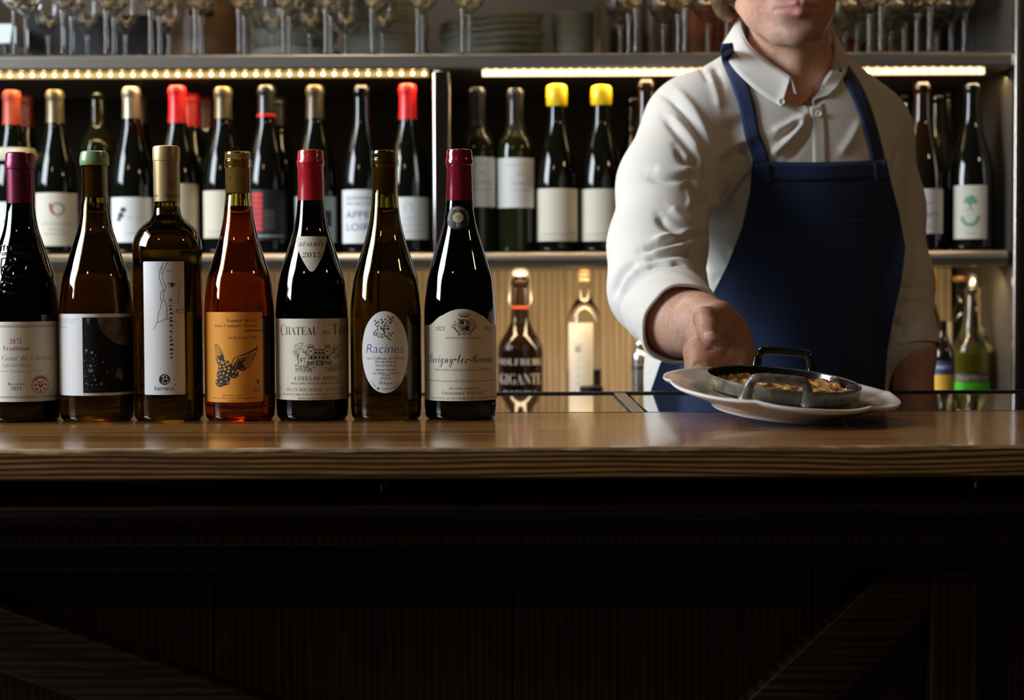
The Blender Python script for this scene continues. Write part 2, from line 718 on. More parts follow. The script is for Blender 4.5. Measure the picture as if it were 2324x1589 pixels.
# front below the top: fascia, rounded moulding, lower fascia, panel, braces
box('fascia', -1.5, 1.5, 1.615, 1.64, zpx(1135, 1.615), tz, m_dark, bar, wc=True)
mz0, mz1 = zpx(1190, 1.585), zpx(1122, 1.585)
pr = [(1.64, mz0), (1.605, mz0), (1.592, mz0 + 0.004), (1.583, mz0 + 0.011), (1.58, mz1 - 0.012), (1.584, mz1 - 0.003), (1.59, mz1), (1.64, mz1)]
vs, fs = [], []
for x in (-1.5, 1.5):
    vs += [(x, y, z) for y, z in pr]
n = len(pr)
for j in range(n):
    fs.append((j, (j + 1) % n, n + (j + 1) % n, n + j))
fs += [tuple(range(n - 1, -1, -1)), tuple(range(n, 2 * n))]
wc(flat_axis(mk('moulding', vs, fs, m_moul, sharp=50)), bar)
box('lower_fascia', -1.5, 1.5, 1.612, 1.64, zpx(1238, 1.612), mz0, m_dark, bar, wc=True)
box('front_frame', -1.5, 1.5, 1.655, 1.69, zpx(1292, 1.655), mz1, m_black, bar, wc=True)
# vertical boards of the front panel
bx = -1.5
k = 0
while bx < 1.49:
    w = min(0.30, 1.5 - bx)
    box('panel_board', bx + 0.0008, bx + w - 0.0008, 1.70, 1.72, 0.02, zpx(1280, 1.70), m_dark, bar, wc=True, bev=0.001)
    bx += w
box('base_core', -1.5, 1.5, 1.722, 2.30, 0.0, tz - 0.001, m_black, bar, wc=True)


def beam(name, a, b, w, t, m, parent, up=Vector((0, -1, 0))):
    a, b = Vector(a), Vector(b)
    d = (b - a)
    L = d.length
    d.normalize()
    s = d.cross(up).normalized()
    u = s.cross(d).normalized()
    vs, fs = box_geo(0, L, -w / 2, w / 2, -t / 2, t / 2, 0.003)
    vs = [a + d * v[0] + s * v[1] + u * v[2] for v in vs]
    return wc(mk(name, vs, fs, m, sharp=50), parent)


pa, pb = P(1775, 1600, 1.685), P(2105, 1290, 1.685)
dd = (pb - pa) * 0.9
beam('diagonal_brace', pa - dd * 0.9, pb, 0.062, 0.03, m_moul, bar)
pa, pb = P(-120, 1400, 1.685), P(560, 1640, 1.685)
dd = (pb - pa)
beam('diagonal_brace', pa, pb + dd * 0.5, 0.062, 0.03, m_moul, bar)
xa, xb = P(2105, 1400, 1.68).x, P(2215, 1400, 1.68).x
box('panel_post', xa, xb, 1.665, 1.70, 0.02, zpx(1292, 1.68), m_dark, bar, wc=True)
for i, px in enumerate((878, 2214)):
    hk = thing('bag_hook', ['small steel bag hook under the counter edge below the fifth and sixth bottles', 'small steel bag hook under the counter edge at the far right end'][i], 'hook', (P(px, 1090, 1.60).x, 1.60, tz), group='bag hooks under the bar top')
    v, f = tube([(0, 0.0, -0.001), (0, 0.0, -0.010), (-0.002, -0.004, -0.016), (-0.003, -0.010, -0.019), (-0.004, -0.015, -0.014), (-0.004, -0.016, -0.009)], 0.0013, 8)
    mk('hook_wire', v, f, m_steel, hk)
    v, f = lathe([(0, 0), (0.0045, 0), (0.0045, -0.0012), (0, -0.0014)], 16)
    mk('hook_plate', v, f, m_steel, hk)

# ------------------------------------------------------------------ back bar shelving
YF = 2.93            # front plane of the shelving
ZS2 = zpx(121, YF)   # top face of the upper shelf (front edge)
ZS1 = zpx(573, 2.95) # top face of the middle shelf
m_shelf = mat('shelf_steel', (0.32, 0.29, 0.26), 0.32, metal=0.8)
add_bump(m_shelf, 30, 0.08, 0.002, (0.5, 8, 8))
m_side = mat('side_steel', (0.11, 0.095, 0.08), 0.5, metal=0.6)
m_post = mat('polished_post', (0.40, 0.38, 0.36), 0.16, metal=1.0)
m_bright = mat('bright_steel', (0.62, 0.60, 0.58), 0.25, metal=1.0)
m_bpanel = mat('back_panel_dark', (0.010, 0.008, 0.006), 0.8, spec=0.15)
m_oak = wood('lit_oak_panel', (0.50, 0.38, 0.23), (0.33, 0.24, 0.14), (8, 1, 0.4), 3.0, 3.5, rough=0.5, fine=(60, 60, 1.5), bands='X', fine_amt=0.30, bump=0.2)
sh = thing('back_bar_shelving', 'steel back bar shelving in three tiers with lit strips and an oak panelled lower bay', 'shelving', (0, YF, 0))
XR = P(2306, 300, YF).x
XP = P(1002, 300, YF).x
XL = -1.35
zt = ZS2 - 0.0265
box('upper_shelf', XL, XR - 0.003, YF, 3.52, zt, ZS2, m_shelf, sh, wc=True, bev=0.0055, seg=5)
zl = ZS1 - 0.026
# bullnosed middle shelf, in two lengths
pr = [(3.34, zl), (YF + 0.012, zl), (YF + 0.004, zl + 0.004), (YF, zl + 0.013), (YF + 0.004, ZS1 - 0.005), (YF + 0.012, ZS1), (3.34, ZS1)]
for (xa, xb) in ((XL, XP - 0.016), (XP + 0.016, XR - 0.012)):
    vs, fs = [], []
    for x in (xa, xb):
        vs += [(x, y, z) for y, z in pr]
    n = len(pr)
    for j in range(n):
        fs.append((j, (j + 1) % n, n + (j + 1) % n, n + j))
    fs += [tuple(range(n - 1, -1, -1)), tuple(range(n, 2 * n))]
    wc(flat_axis(mk('middle_shelf', vs, fs, m_shelf, sharp=45)), sh)
ZC = 1.01            # back counter top
box('divider_post', XP - 0.0155, XP + 0.0155, YF - 0.002, YF + 0.03, ZC, zt - 0.001, m_post, sh, wc=True, bev=0.0055, seg=4)
box('divider_panel', XP - 0.006, XP + 0.006, YF + 0.03, 3.34, ZS1 + 0.001, zt - 0.001, m_bpanel, sh, wc=True, bev=0.001)
box('side_panel', XR - 0.002, XR + 0.012, YF + 0.01, 3.55, 0.0, zpx(-260, YF), m_side, sh, wc=True, bev=0.001)
box('end_post', XR - 0.0035, XR + 0.0035, YF - 0.006, YF + 0.01, 0.0, zpx(-260, YF), m_bright, sh, wc=True, bev=0.0015)
box('back_panel', XL, XR - 0.004, 3.345, 3.36, ZS1 - 0.02, zt - 0.001, m_bpanel, sh, wc=True, bev=0.001)
# oak boards behind the lower tier
bx = XL
while bx < XR - 0.02:
    w = min(0.22, XR - 0.006 - bx)
    box('oak_board', bx + 0.0004, bx + w - 0.0004, 3.30, 3.32, ZC + 0.001, zl - 0.001, m_oak, sh, wc=True, bev=0.0006)
    bx += w
box('back_counter', XL, XR - 0.004, 2.88, 3.34, ZC - 0.035, ZC, m_side, sh, wc=True, bev=0.003)
box('cabinet_front', XL, XR - 0.004, 2.90, 3.34, 0.0, ZC - 0.036, m_bpanel, sh, wc=True, bev=0.002)
box('rear_upright', XL, XL + 0.02, 3.34, 3.55, 0.0, ZS2 + 0.8, m_side, sh, wc=True)

# led strips under the upper shelf
m_led = mat('led_light', (1, 0.9, 0.6), 0.4, emit=(1.0, 0.68, 0.20), estr=48)
m_led2 = mat('led_light_warm', (1, 0.9, 0.6), 0.4, emit=(1.0, 0.76, 0.40), estr=30)
m_strip = mat('strip_body', (0.55, 0.42, 0.18), 0.45, emit=(1.0, 0.62, 0.18), estr=0.22)
m_diff = mat('strip_diffuser', (0.9, 0.8, 0.6), 0.4, emit=(1.0, 0.70, 0.32), estr=1.5)


def led_strip(name, label, xa, xb, pitch_px, mled, mbody, y, py):
    t = thing(name, label, 'light strip', (0, 0, 0), group='light strips under the upper shelf')
    z1 = zt
    x0, x1 = P(xa, py, y).x, P(xb, py, y).x
    box('strip_body', x0 - 0.008, x1 + 0.008, y, y + 0.010, z1 - 0.0115, z1 - 0.0002, mbody, t, bev=0.001)
    n = int(round((xb - xa) / pitch_px))
    v, f = lathe([(0, -0.0016), (0.0016, -0.0011), (0.0023, 0.0), (0, 0.0)], 12)
    v = [(a, c, b) for a, b, c in v]
    me = None
    for i in range(n + 1):
        if me is None:
            o = mk('led', v, [q[::-1] for q in f], mled, t)
            me = o.data
        else:
            o = link('led', me, None, t)
        o.location = (x0 + (x1 - x0) * i / n, y - 0.0001, z1 - 0.006)
    return t


led_strip('led_strip', 'dotted yellow light strip under the upper shelf, left of the steel post', -105, 962, 25.55, m_led, m_strip, YF + 0.012, 166)
led_strip('led_strip', 'warm diffused light strip under the upper shelf, right of the steel post', 1105, 2225, 21.0, m_led2, m_diff, YF + 0.006, 156)

ZS3 = zpx(-300, YF)
box('top_shelf', XL, XR - 0.003, YF, 3.52, ZS3 - 0.0265, ZS3, m_shelf, sh, wc=True, bev=0.004, seg=3)
zt_keep = zt
zt = ZS3 - 0.0265
m_led3 = mat('led_light_amber', (1, 0.9, 0.6), 0.4, emit=(1.0, 0.60, 0.14), estr=200)
led_strip('led_strip', 'amber light strip above the wine glasses under the highest shelf', -105, 2225, 40.0, m_led3, m_strip, YF + 0.035, -300)
zt = zt_keep

# ------------------------------------------------------------------ bottles
DF = 1.889
ink = {
    'black': mat('ink_black', (0.012, 0.010, 0.010), 0.6), 'red': mat('ink_red', (0.28, 0.025, 0.02), 0.6), 'grey': mat('ink_grey', (0.30, 0.28, 0.25), 0.6),
    'dark': mat('ink_dark', (0.035, 0.028, 0.022), 0.6), 'blue': mat('ink_blue', (0.015, 0.035, 0.22), 0.6), 'green': mat('ink_green', (0.12, 0.20, 0.03), 0.6),
    'olive': mat('ink_olive', (0.16, 0.17, 0.10), 0.6), 'light': mat('ink_light_grey', (0.42, 0.42, 0.42), 0.6), 'white': mat('ink_white', (0.75, 0.73, 0.70), 0.6),
    'bubble': mat('ink_bubble', (0.20, 0.185, 0.17), 0.6), 'moon': mat('ink_moon', (0.12, 0.095, 0.08), 0.6), 'night': mat('ink_night', (0.012, 0.011, 0.011), 0.7, spec=0.2), 'gold': mat('ink_gold', (0.5, 0.38, 0.18), 0.45),
    'brown': mat('ink_brown', (0.16, 0.06, 0.035), 0.6), 'sage': mat('ink_sage', (0.16, 0.34, 0.22), 0.6), 'bright': mat('ink_bright_red', (0.62, 0.03, 0.03), 0.6),
    'orange': mat('ink_orange', (0.72, 0.27, 0.02), 0.55)}
noise_color(ink['moon'], [(0.35, (0.045, 0.035, 0.028)), (0.65, (0.13, 0.105, 0.085))], 90)
noise_color(ink['night'], [(0.5, (0.004, 0.004, 0.004)), (0.8, (0.016, 0.014, 0.013))], 70)


def paper(name, c, rough=0.6):
    m = mat(name, c, rough)
    add_bump(m, 600, 0.10, 0.0004)
    return m


pap = {'cream': paper('paper_cream', (0.66, 0.60, 0.47)), 'ivory': paper('paper_ivory', (0.64, 0.60, 0.50)), 'white': paper('paper_white', (0.74, 0.73, 0.71)),
       'orange': paper('paper_orange', (0.80, 0.31, 0.025)), 'warm': paper('paper_warm', (0.68, 0.60, 0.45)), 'black': paper('paper_black', (0.010, 0.010, 0.010), 0.55),
       'teal': paper('paper_teal', (0.34, 0.42, 0.40))}

g_black = mat('glass_black', (0.030, 0.040, 0.014), 0.015, trans=1.0, ior=1.5)
g_amber = mat('glass_amber', (0.38, 0.28, 0.09), 0.015, trans=1.0, ior=1.5)
g_olive = mat('glass_olive', (0.36, 0.29, 0.075), 0.015, trans=1.0, ior=1.5)
g_clear = mat('glass_pale', (0.66, 0.56, 0.20), 0.015, trans=1.0, ior=1.5)
w_red = mat('wine_red', (0.05, 0.004, 0.004), 0.02, trans=1.0, ior=1.34)
w_amber = mat('wine_amber', (0.46, 0.32, 0.09), 0.02, trans=1.0, ior=1.34)
w_olive = mat('wine_olive', (0.42, 0.34, 0.10), 0.02, trans=1.0, ior=1.34)
w_orange = mat('wine_orange', (0.56, 0.10, 0.014), 0.02, trans=1.0, ior=1.34)
m_cork = mat('cork', (0.30, 0.20, 0.10), 0.8)
noise_color(m_cork, [(0.3, (0.20, 0.12, 0.06)), (0.7, (0.40, 0.27, 0.15))], 400)
cap = {'burgundy': mat('foil_burgundy', (0.16, 0.018, 0.045), 0.28, metal=0.55), 'green': mat('wax_green', (0.17, 0.29, 0.12), 0.35, coat=0.3),
       'gold': mat('foil_gold', (0.40, 0.28, 0.125), 0.42, metal=0.5), 'red': mat('foil_red', (0.42, 0.012, 0.02), 0.25, coat=0.3), 'wine': mat('wax_wine', (0.17, 0.006, 0.018), 0.12, coat=0.6)}

BUR = [(36, 0), (72, 2), (79, 8), (81, 20), (82, 60), (82, 232), (81, 262), (78, 290), (73, 326), (64, 356), (55, 384), (46, 412), (39, 436), (34, 462), (31, 492)]


class Bottle:
    def __init__(self, cx, base_py, label, group=None):
        self.cx = cx
        self.D = DF
        self.base = P(cx, 650, DF)
        self.root = thing('wine_bottle', label, 'bottle', (self.base.x, DF, ZB + 0.0003), (0, 0, math.atan2(-self.base.x, DF)), group=group)

    def z(self, py):
        return P(self.cx, py, self.D).z - ZB

    def body(self, hwtab, glass, wine, fill_py, top_py, lip=True, seg=72, thick=0.0028):
        """hwtab: [(half width px, py)] from base up"""
        prof = [(hw / 2050.0, max(self.z(py), 0.0)) for hw, py in hwtab]
        prof[0] = (prof[0][0], 0.0)
        sp = smooth_profile(prof, 5)
        self.prof = sp
        self.hw = max(h for h, _ in hwtab)
        zt_ = sp[-1][1]
        outer = [(0, 0.004), (sp[0][0] * 0.8, 0.0015)] + sp
        if lip:
            r = sp[-1][0]
            zl_ = zt_
            outer += [(r + 0.0002, zl_ + 0.0003)]
        inner = []
        for (r, z) in sp[::-1]:
            if z > 0.006:
                inner.append((max(r - thick, 0.004), z))
        inner += [(inner[-1][0] * 0.96, 0.0045), (inner[-1][0] * 0.75, 0.0042), (0, 0.0062)]
        v, f = lathe(outer + inner, seg)
        self.glass = mk('glass', v, f, glass, self.root, sharp=60)
        zf = self.z(fill_py)
        wi = [(0, 0.0056), (inner[-4][0] * 0.75, 0.0037), (inner[-4][0] * 0.955, 0.0040)]
        for (r, z) in sp:
            if 0.006 < z < zf:
                wi.append((max(r - thick + 0.0005, 0.004), z))
        rl = np.interp(zf, [z for _, z in sp], [r for r, _ in sp]) - thick + 0.0005
        wi += [(rl, zf), (0, zf)]
        v, f = lathe(wi, 48)
        self.wine = mk('wine', v, f, wine, self.root, sharp=50)

    def r_at(self, z):
        return float(np.interp(z, [p[1] for p in self.prof], [p[0] for p in self.prof]))

    def capsule(self, pts, m, name='capsule', seg=48, flatten=0.0):
        """pts [(hw, py)] bottom to top; closed at the top"""
        prof = [(hw / 2050.0, self.z(py)) for hw, py in pts]
        prof = [(max(prof[0][0] - 0.0006, 0.001), prof[0][1] + 0.0005)] + prof + [(0, prof[-1][1] + 0.0003)]
        v, f = lathe(prof, seg)
        return mk(name, v, f, m, self.root, sharp=35)

    def cork(self, py0, py1, hw):
        v, f = lathe([(0, self.z(py1)), (hw / 2050, self.z(py1)), (hw / 2050, self.z(py0)), (0, self.z(py0))], 24)
        return mk('cork', v, f, m_cork, self.root, sharp=40)

    def U(self, px):
        t = max(-0.995, min(0.995, (px - self.cx) / self.hw))
        return self.cx + self.hw * math.asin(t)

    _lut = None

    def wrap(self, x, y, off):
        if self._lut is None:
            self._lut = []
            for q in range(300, 975):
                zf = P(self.cx, q, self.D - 0.04).z - ZB
                r = self.r_at(zf)
                zf = P(self.cx, q, self.D - r).z - ZB
                self._lut.append((zf, self.r_at(zf)))
        i = min(max(int(y) - 300, 0), 673)
        t = y - 300 - i
        zf = self._lut[i][0] * (1 - t) + self._lut[i + 1][0] * t
        r = self._lut[i][1] * (1 - t) + self._lut[i + 1][1] * t
        a = (x - self.cx) / (2068.0 * (self.flat_ref or r))
        return ((r + off) * math.sin(a), -(r + off) * math.cos(a), zf)

    flat_ref = None

    def label(self, m, f_top, f_bot, x0, x1, name='label', n=110, k=36, off=0.00015, side=None):
        vs, fs = [], []
        for i in range(n + 1):
            x = x0 + (x1 - x0) * i / n
            for j in range(k + 1):
                y = f_top(x) + (f_bot(x) - f_top(x)) * j / k
                vs.append(self.wrap(x, y, off))
        for i in range(n):
            for j in range(k):
                a = i * (k + 1) + j
                fs.append((a, a + 1, a + k + 2, a + k + 1))
        return mk(name, vs, fs, m, self.root, sharp=0)

    def print(self, art, parent, names=None, off=0.0003, step=0.000012):
        off = 0.00015 + (off - 0.00015) * 0.32 if off > 0.0001 else off
        for i, (m, (V, Fc)) in enumerate(art.g.items()):
            nm = (names or {}).get(m, 'lettering')
            V, Fc = fine(V, Fc)
            vs = [self.wrap(x, y, off + step * i) for x, y in V]
            mk(nm, vs, Fc, m, parent, smooth=False)


def rr_label(x0, x1, y0, y1, r):
    """rounded rectangle as top and bottom curves"""
    def top(x):
        d = min(x - x0, x1 - x)
        return y0 + (r - math.sqrt(max(r * r - (r - min(d, r)) ** 2, 0)))

    def bot(x):
        d = min(x - x0, x1 - x)
        return y1 - (r - math.sqrt(max(r * r - (r - min(d, r)) ** 2, 0)))
    return top, bot


K = ink


def bur(hw, base, top):
    """burgundy outline: half width, base and rim rows"""
    s = (base - top) / 612.0
    return [(h * hw / 82.0 if y < 420 else h, base - y * s) for h, y in BUR]


# --- bottle 1: embossed shoulder, burgundy foil
B = Bottle(50, 957, 'leftmost bottle on the bar, embossed crest on its shoulder, burgundy foil and cream label', 'wine bottles in a row on the bar')
B.body(bur(83, 957, 348) + [(30, 440), (29, 380), (27, 352)], g_black, w_red, 505, 352)
c1 = B.capsule([(31.5, 463), (31, 430), (31, 386), (33.5, 385), (34, 372), (32.5, 366), (32.5, 360), (31, 350), (28, 347.5)], cap['burgundy'])
l1 = B.label(pap['ivory'], lambda x: 731 - 0, lambda x: 913, B.cx - 122, B.cx + 122)
a = Art()
for y in (740, 743, 901, 904):
    a.line([(B.cx - 121, y), (B.cx + 121, y)], 0.9, K['dark'])
a.text('.1871', 33, 781, 11.5, K['red'], 'mono', w=30)
a.text('Tradition', 34, 796, 10, K['dark'], 'mono', w=60)
a.text('Domaine Gour de Chaulé', 24, 819, 12.5, K['grey'], 'serif', w=190)
a.text('GIGONDAS', 36, 834, 8.5, K['grey'], 'mono', w=66)
a.text('Appellation Gigondas Controlée', 34, 845, 5, K['light'], 'mono', w=124)
a.text('Recolte', 34, 875, 6, K['dark'], 'mono', w=38)
a.text('2021', 34, 886, 8, K['dark'], 'mono', w=26)
a.text('750 ml', 141, 900, 9, K['grey'], 'sans', w=24)
sx = B.U(87)
a.ring(sx, 875, 20.5, 1.4, K['red'])
a.ring(sx, 875, 18, 0.6, K['red'])
a.poly([(sx - 6, 867), (sx + 6, 867), (sx + 6, 877), (sx, 883), (sx - 6, 877)], K['red'])
a.curve([(sx - 14, 866), (sx - 7, 860), (sx, 858.5), (sx + 7, 860), (sx + 14, 866)], 4, K['red'])
for dx, dy in ((-12, 875), (12, 875), (0, 889), (-9, 885), (9, 885)):
    for q in range(5):
        t = q * 2 * PI / 5
        a.disc(sx + dx + 2 * math.cos(t), dy + 2 * math.sin(t), 1.4, K['red'], n=7)
b2 = Art()
b2.ring(sx, 872, 3.2, 0.8, K['white'])
for q in range(8):
    t = q * PI / 4
    b2.line([(sx + 1 * math.cos(t), 872 + math.sin(t)), (sx + 4 * math.cos(t), 872 + 4 * math.sin(t))], 0.6, K['white'])
B.print(a, l1, {K['red']: 'red_lettering'})
B.print(b2, l1, {K['white']: 'seal_detail'}, off=0.0006)

# raised glass decoration on the shoulder
m_emb = g_black


def relief(B, paths, w, h, name='embossed_crest'):
    gs = []
    for pts, ww in paths:
        q = smooth2(pts, 5)
        p3 = [B.wrap(x, y, 0.0002) for x, y in q]
        gs.append(tube(p3, 1.35 * ww / 2050.0, 8))
    v, f = join_geo(*gs)
    return mk(name, v, f, m_emb, B.root)


paths = []
for x in (-4, 16, 43, 66):
    paths.append(([(x, 559), (x + 5, 557), (x + 9, 559), (x + 14, 557)], 1.5))
    paths.append(([(x + 1, 560), (x + 2, 569)], 1.0))
    paths.append(([(x + 12, 560), (x + 11, 569)], 1.0))
for dy, ww in ((572, 1.1), (576, 1.0), (584, 1.4)):
    paths.append(([(0, dy + 3), (20, dy + 0.5), (42, dy), (72, dy + 3)], ww))
for x in (10, 21, 32, 46, 57):
    paths.append(([(x, 577.5), (x + 4, 577)], 1.4))
paths.append(([(26, 595), (27, 589), (33, 587), (38, 591), (36, 597), (31, 602), (24, 610), (18, 616)], 1.3))
paths.append(([(10, 622), (18, 628), (32, 631), (46, 626), (57, 616), (61, 606)], 1.5))
paths.append(([(5, 606), (11, 602), (17, 604), (12, 608), (6, 607), (4, 612), (11, 620)], 1.4))
paths.append(([(2, 588), (1, 605), (4, 625), (16, 640), (33, 646)], 1.0))
paths.append(([(15, 673), (24, 667), (42, 661), (60, 654), (74, 642), (86, 624)], 1.5))
paths.append(([(-10, 648), (0, 656), (14, 661), (30, 664)], 1.4))
for x, y in ((46, 653), (57, 646), (62, 640), (75, 627), (86, 620), (68, 655), (75, 661), (10, 650), (4, 643), (9, 665), (35, 669), (44, 664), (82, 638)):
    paths.append(([(x, y), (x + 4, y - 4)], 1.9))
relief(B, paths, 1, 1)
# raised letters of the appellation
vs, fs, wd = layout('GIGONDAS', 'serif', 0.12)
gw = 116.0
V2, F2 = [], []
for x, y in vs:
    V2.append(B.wrap(B.cx - 4 - gw / 2 + x * gw / wd, 704 - y * 24, 0.0019))
n = len(V2)
for x, y in vs:
    V2.append(B.wrap(B.cx - 4 - gw / 2 + x * gw / wd, 704 - y * 24, -0.0003))
bmx = {}
for q in fs:
    for i in range(len(q)):
        e = (q[i], q[(i + 1) % len(q)])
        bmx[e] = 1
F2 = [tuple(q) for q in fs]
for (i, j) in list(bmx):
    if (j, i) not in bmx:
        F2.append((i, i + n, j + n, j))
mk('embossed_letters', V2, F2, m_emb, B.root, smooth=True, sharp=60)

# --- bottle 2: green wax, white label with a night picture
B = Bottle(218, 956, 'amber wine bottle with green wax top and a white label showing a dark moonlit picture', 'wine bottles in a row on the bar')
B.body(bur(83, 956, 345) + [(29, 400), (29, 378), (28, 348)], g_amber, w_amber, 462, 348)
B.cork(352, 448, 22)
cw = B.capsule([(31, 377), (33, 374), (33, 366), (32.5, 358), (30, 347), (26, 344)], cap['green'], 'wax_seal')
v, f = tube([B.wrap(B.cx - 33 + i * 3.6, 371 - 3 * math.sin(i * 0.9) - i * 1.6 + (0.0 if i < 7 else (i - 7) * 1.2), 0.0006) for i in range(12)], 0.0011, 8)
m0 = mk('wax_fold', v, f, cap['green'], cw)
l2 = B.label(pap['white'], lambda x: 713, lambda x: 899, B.cx - 126, B.cx + 126)
a = Art()
px0, px1 = B.U(187), B.U(299.5)
a.rect(px0, 721, px1, 893, K['night'], 30)
mcx, mcy, mr = B.U(283), 712, 75
a2 = Art()


def moon_low(x):
    return min(mcy + math.sqrt(max(mr * mr - (x - mcx) ** 2, 0)), 893)


a2.between(lambda x: 722, lambda x: max(moon_low(x), 722), mcx - mr + 0.8, px1 - 1, K['moon'], 40)
a2.poly([(px0 + 9, 722), (px0 + 19, 722), (px0 + 15, 737), (px0 + 11, 733)], K['moon'])
a3 = Art()
a3.line([(px0 + 20, 722), (px0 + 22, 734)], 3, K['night'])
a3.disc(B.U(253), 781, 2.6, K['night'])
a3.line([(B.U(253), 782), (B.U(253), 796)], 3.0, K['night'])
rr2 = random.Random(5)
for i in range(70):
    t = rr2.random()
    x = px0 + 3 + abs(rr2.gauss(0, 1)) * 24
    y = 800 + t * 88
    if x < px1 - 6:
        a3.disc(x, y, 0.5 + 1.6 * rr2.random() ** 3, K['bubble'] if rr2.random() < 0.5 else K['moon'], n=8)
for x, y, r in ((195, 796, 4), (207, 801, 4.6), (215, 808, 2.4), (204, 831, 4.2), (206, 842, 5), (213, 863, 3.4), (227, 872, 4.6), (210, 817, 2), (240, 841, 2), (240, 847, 2.2), (201, 843, 3)):
    a3.disc(B.U(x), y, r * 0.78, K['bubble'])
for x, y, r in ((266, 846, 8), (272, 852, 7), (262, 855, 6), (270, 862, 5)):
    a3.disc(B.U(x), y, r, K['moon'])
a3.line([(px0 + 0.5, 721.5), (px1, 721.5), (px1, 892.5), (px0 + 0.5, 892.5), (px0 + 0.5, 721.5)], 1.0, K['moon'])
a4 = Art()
a4.text('POIÈSIS', B.U(171), 734, 10, K['light'], 'thin', w=57, align='r')
a4.text('24', B.U(166) + 12, 727, 4.5, K['light'], 'sans', w=10)
a4.text('© 2020', B.U(152), 746, 6, K['light'], 'sans', w=44, align='r')
a4.text('Art by the vineyard', px0 + 1, 897.5, 2.2, K['dark'], 'sans', w=48, align='l')
nm = {K['night']: 'night_picture', K['moon']: 'moon_print', K['light']: 'light_print', K['bubble']: 'bubble_print', K['dark']: 'small_print'}
B.print(a, l2, nm)
B.print(a2, l2, nm, off=0.00045)
B.print(a3, l2, nm, off=0.0006)
B.print(a4, l2, {}, off=0.0003)

# --- bottle 3: bordeaux shape, gold foil, tall white label with a line drawing
B = Bottle(381, 956, 'square shouldered olive wine bottle, gold foil, tall white label with line drawn face', 'wine bottles in a row on the bar')
B.body([(40, 956), (70, 954), (76, 947), (78, 935), (78, 900), (78, 570), (77, 556), (73, 540), (65, 524), (52, 510), (40, 500), (33, 490), (30, 478), (29.5, 462), (29, 400), (28, 340)], g_olive, w_olive, 470, 340)
c3 = B.capsule([(29.5, 459), (29.8, 440), (29.8, 367), (31, 366), (31, 339), (29.5, 334), (26, 332.5)], cap['gold'])
l3 = B.label(pap['white'], *rr_label(B.U(327.5), B.U(417), 594, 897, 2.5), B.U(327.5), B.U(417), k=12)
a = Art()
sc3 = 90.0 / 841
dk = K['dark']


def d3(pts):
    return [(B.U(330 + x * sc3), 590 + y * sc3) for x, y in pts]


for pts in ([(405, 45), (350, 150), (310, 250), (300, 350), (318, 440), (350, 520), (365, 600), (372, 650)],
            [(475, 45), (430, 150), (385, 250), (365, 350), (378, 440), (420, 540), (425, 590), (405, 660), (385, 740), (382, 800), (400, 870), (438, 950), (447, 1050), (447, 1150), (440, 1255)],
            [(372, 140), (352, 210), (340, 300)], [(452, 248), (500, 238), (565, 236)], [(720, 465), (715, 600), (700, 740), (685, 860), (695, 930), (755, 937)],
            [(372, 650), (335, 700), (322, 780), (330, 850), (350, 872)], [(350, 872), (325, 1000), (290, 1100), (260, 1220), (252, 1335)], [(345, 872), (398, 862)],
            [(440, 1258), (360, 1290), (252, 1335), (215, 1400), (178, 1475)], [(440, 1258), (520, 1275), (600, 1320), (672, 1360)], [(372, 648), (408, 648)],
            [(472, 530), (510, 505), (570, 495), (620, 520), (632, 545), (600, 575), (545, 582), (500, 565), (472, 530)],
            [(630, 1078), (680, 1050), (720, 1062), (760, 1045), (812, 1060)], [(635, 1082), (700, 1085), (812, 1080)], [(640, 1085), (680, 1125), (740, 1135), (812, 1120)],
            [(500, 508), (480, 492)], [(520, 500), (508, 484)], [(545, 497), (540, 470)], [(612, 508), (632, 496)]):
    a.curve(d3(pts), 1.0, dk, 5, sub=4)
q = d3([(565, 532)])[0]
a.disc(q[0], q[1], 4.2, dk)
a.text('catarratto', B.U(387) - 3.2, 677, 9.4, K['black'], 'serif', w=139, align='l', rot=PI / 2)
a.disc(371, 862, 12.3, K['black'], n=28)
a.text('barraco', 370, 886.5, 9.5, K['black'], 'sans', w=45)
a.disc(394, 874.5, 1.2, K['black'], n=8)
b2 = Art()
b2.curve([(366, 854), (369, 857), (367, 867), (366, 870)], 1.4, K['white'])
b2.curve([(365, 856), (370, 853.5), (376, 855), (375, 860), (369, 861.5), (377, 861), (379, 867), (374, 870.5), (367, 869)], 1.4, K['white'])
B.print(a, l3, {dk: 'line_drawing'})
B.print(b2, l3, {K['white']: 'round_logo'}, off=0.0006)
a = Art()
B.flat_ref = 30 / 2068.0
a.text('barraco', 397, 447, 8, K['dark'], 'serif', w=36)
a.text('barraco', 360, 447, 8, K['dark'], 'serif', w=36, align='r')
a.ring(394, 419, 8.5, 0.8, K['dark'])
a.curve([(391, 414), (392, 424)], 0.9, K['dark'])
a.curve([(391, 414), (396, 414), (395, 418), (392, 419), (397, 419), (397, 423), (392, 424)], 0.9, K['dark'])
B.print(a, c3, off=0.0008)
B.flat_ref = None

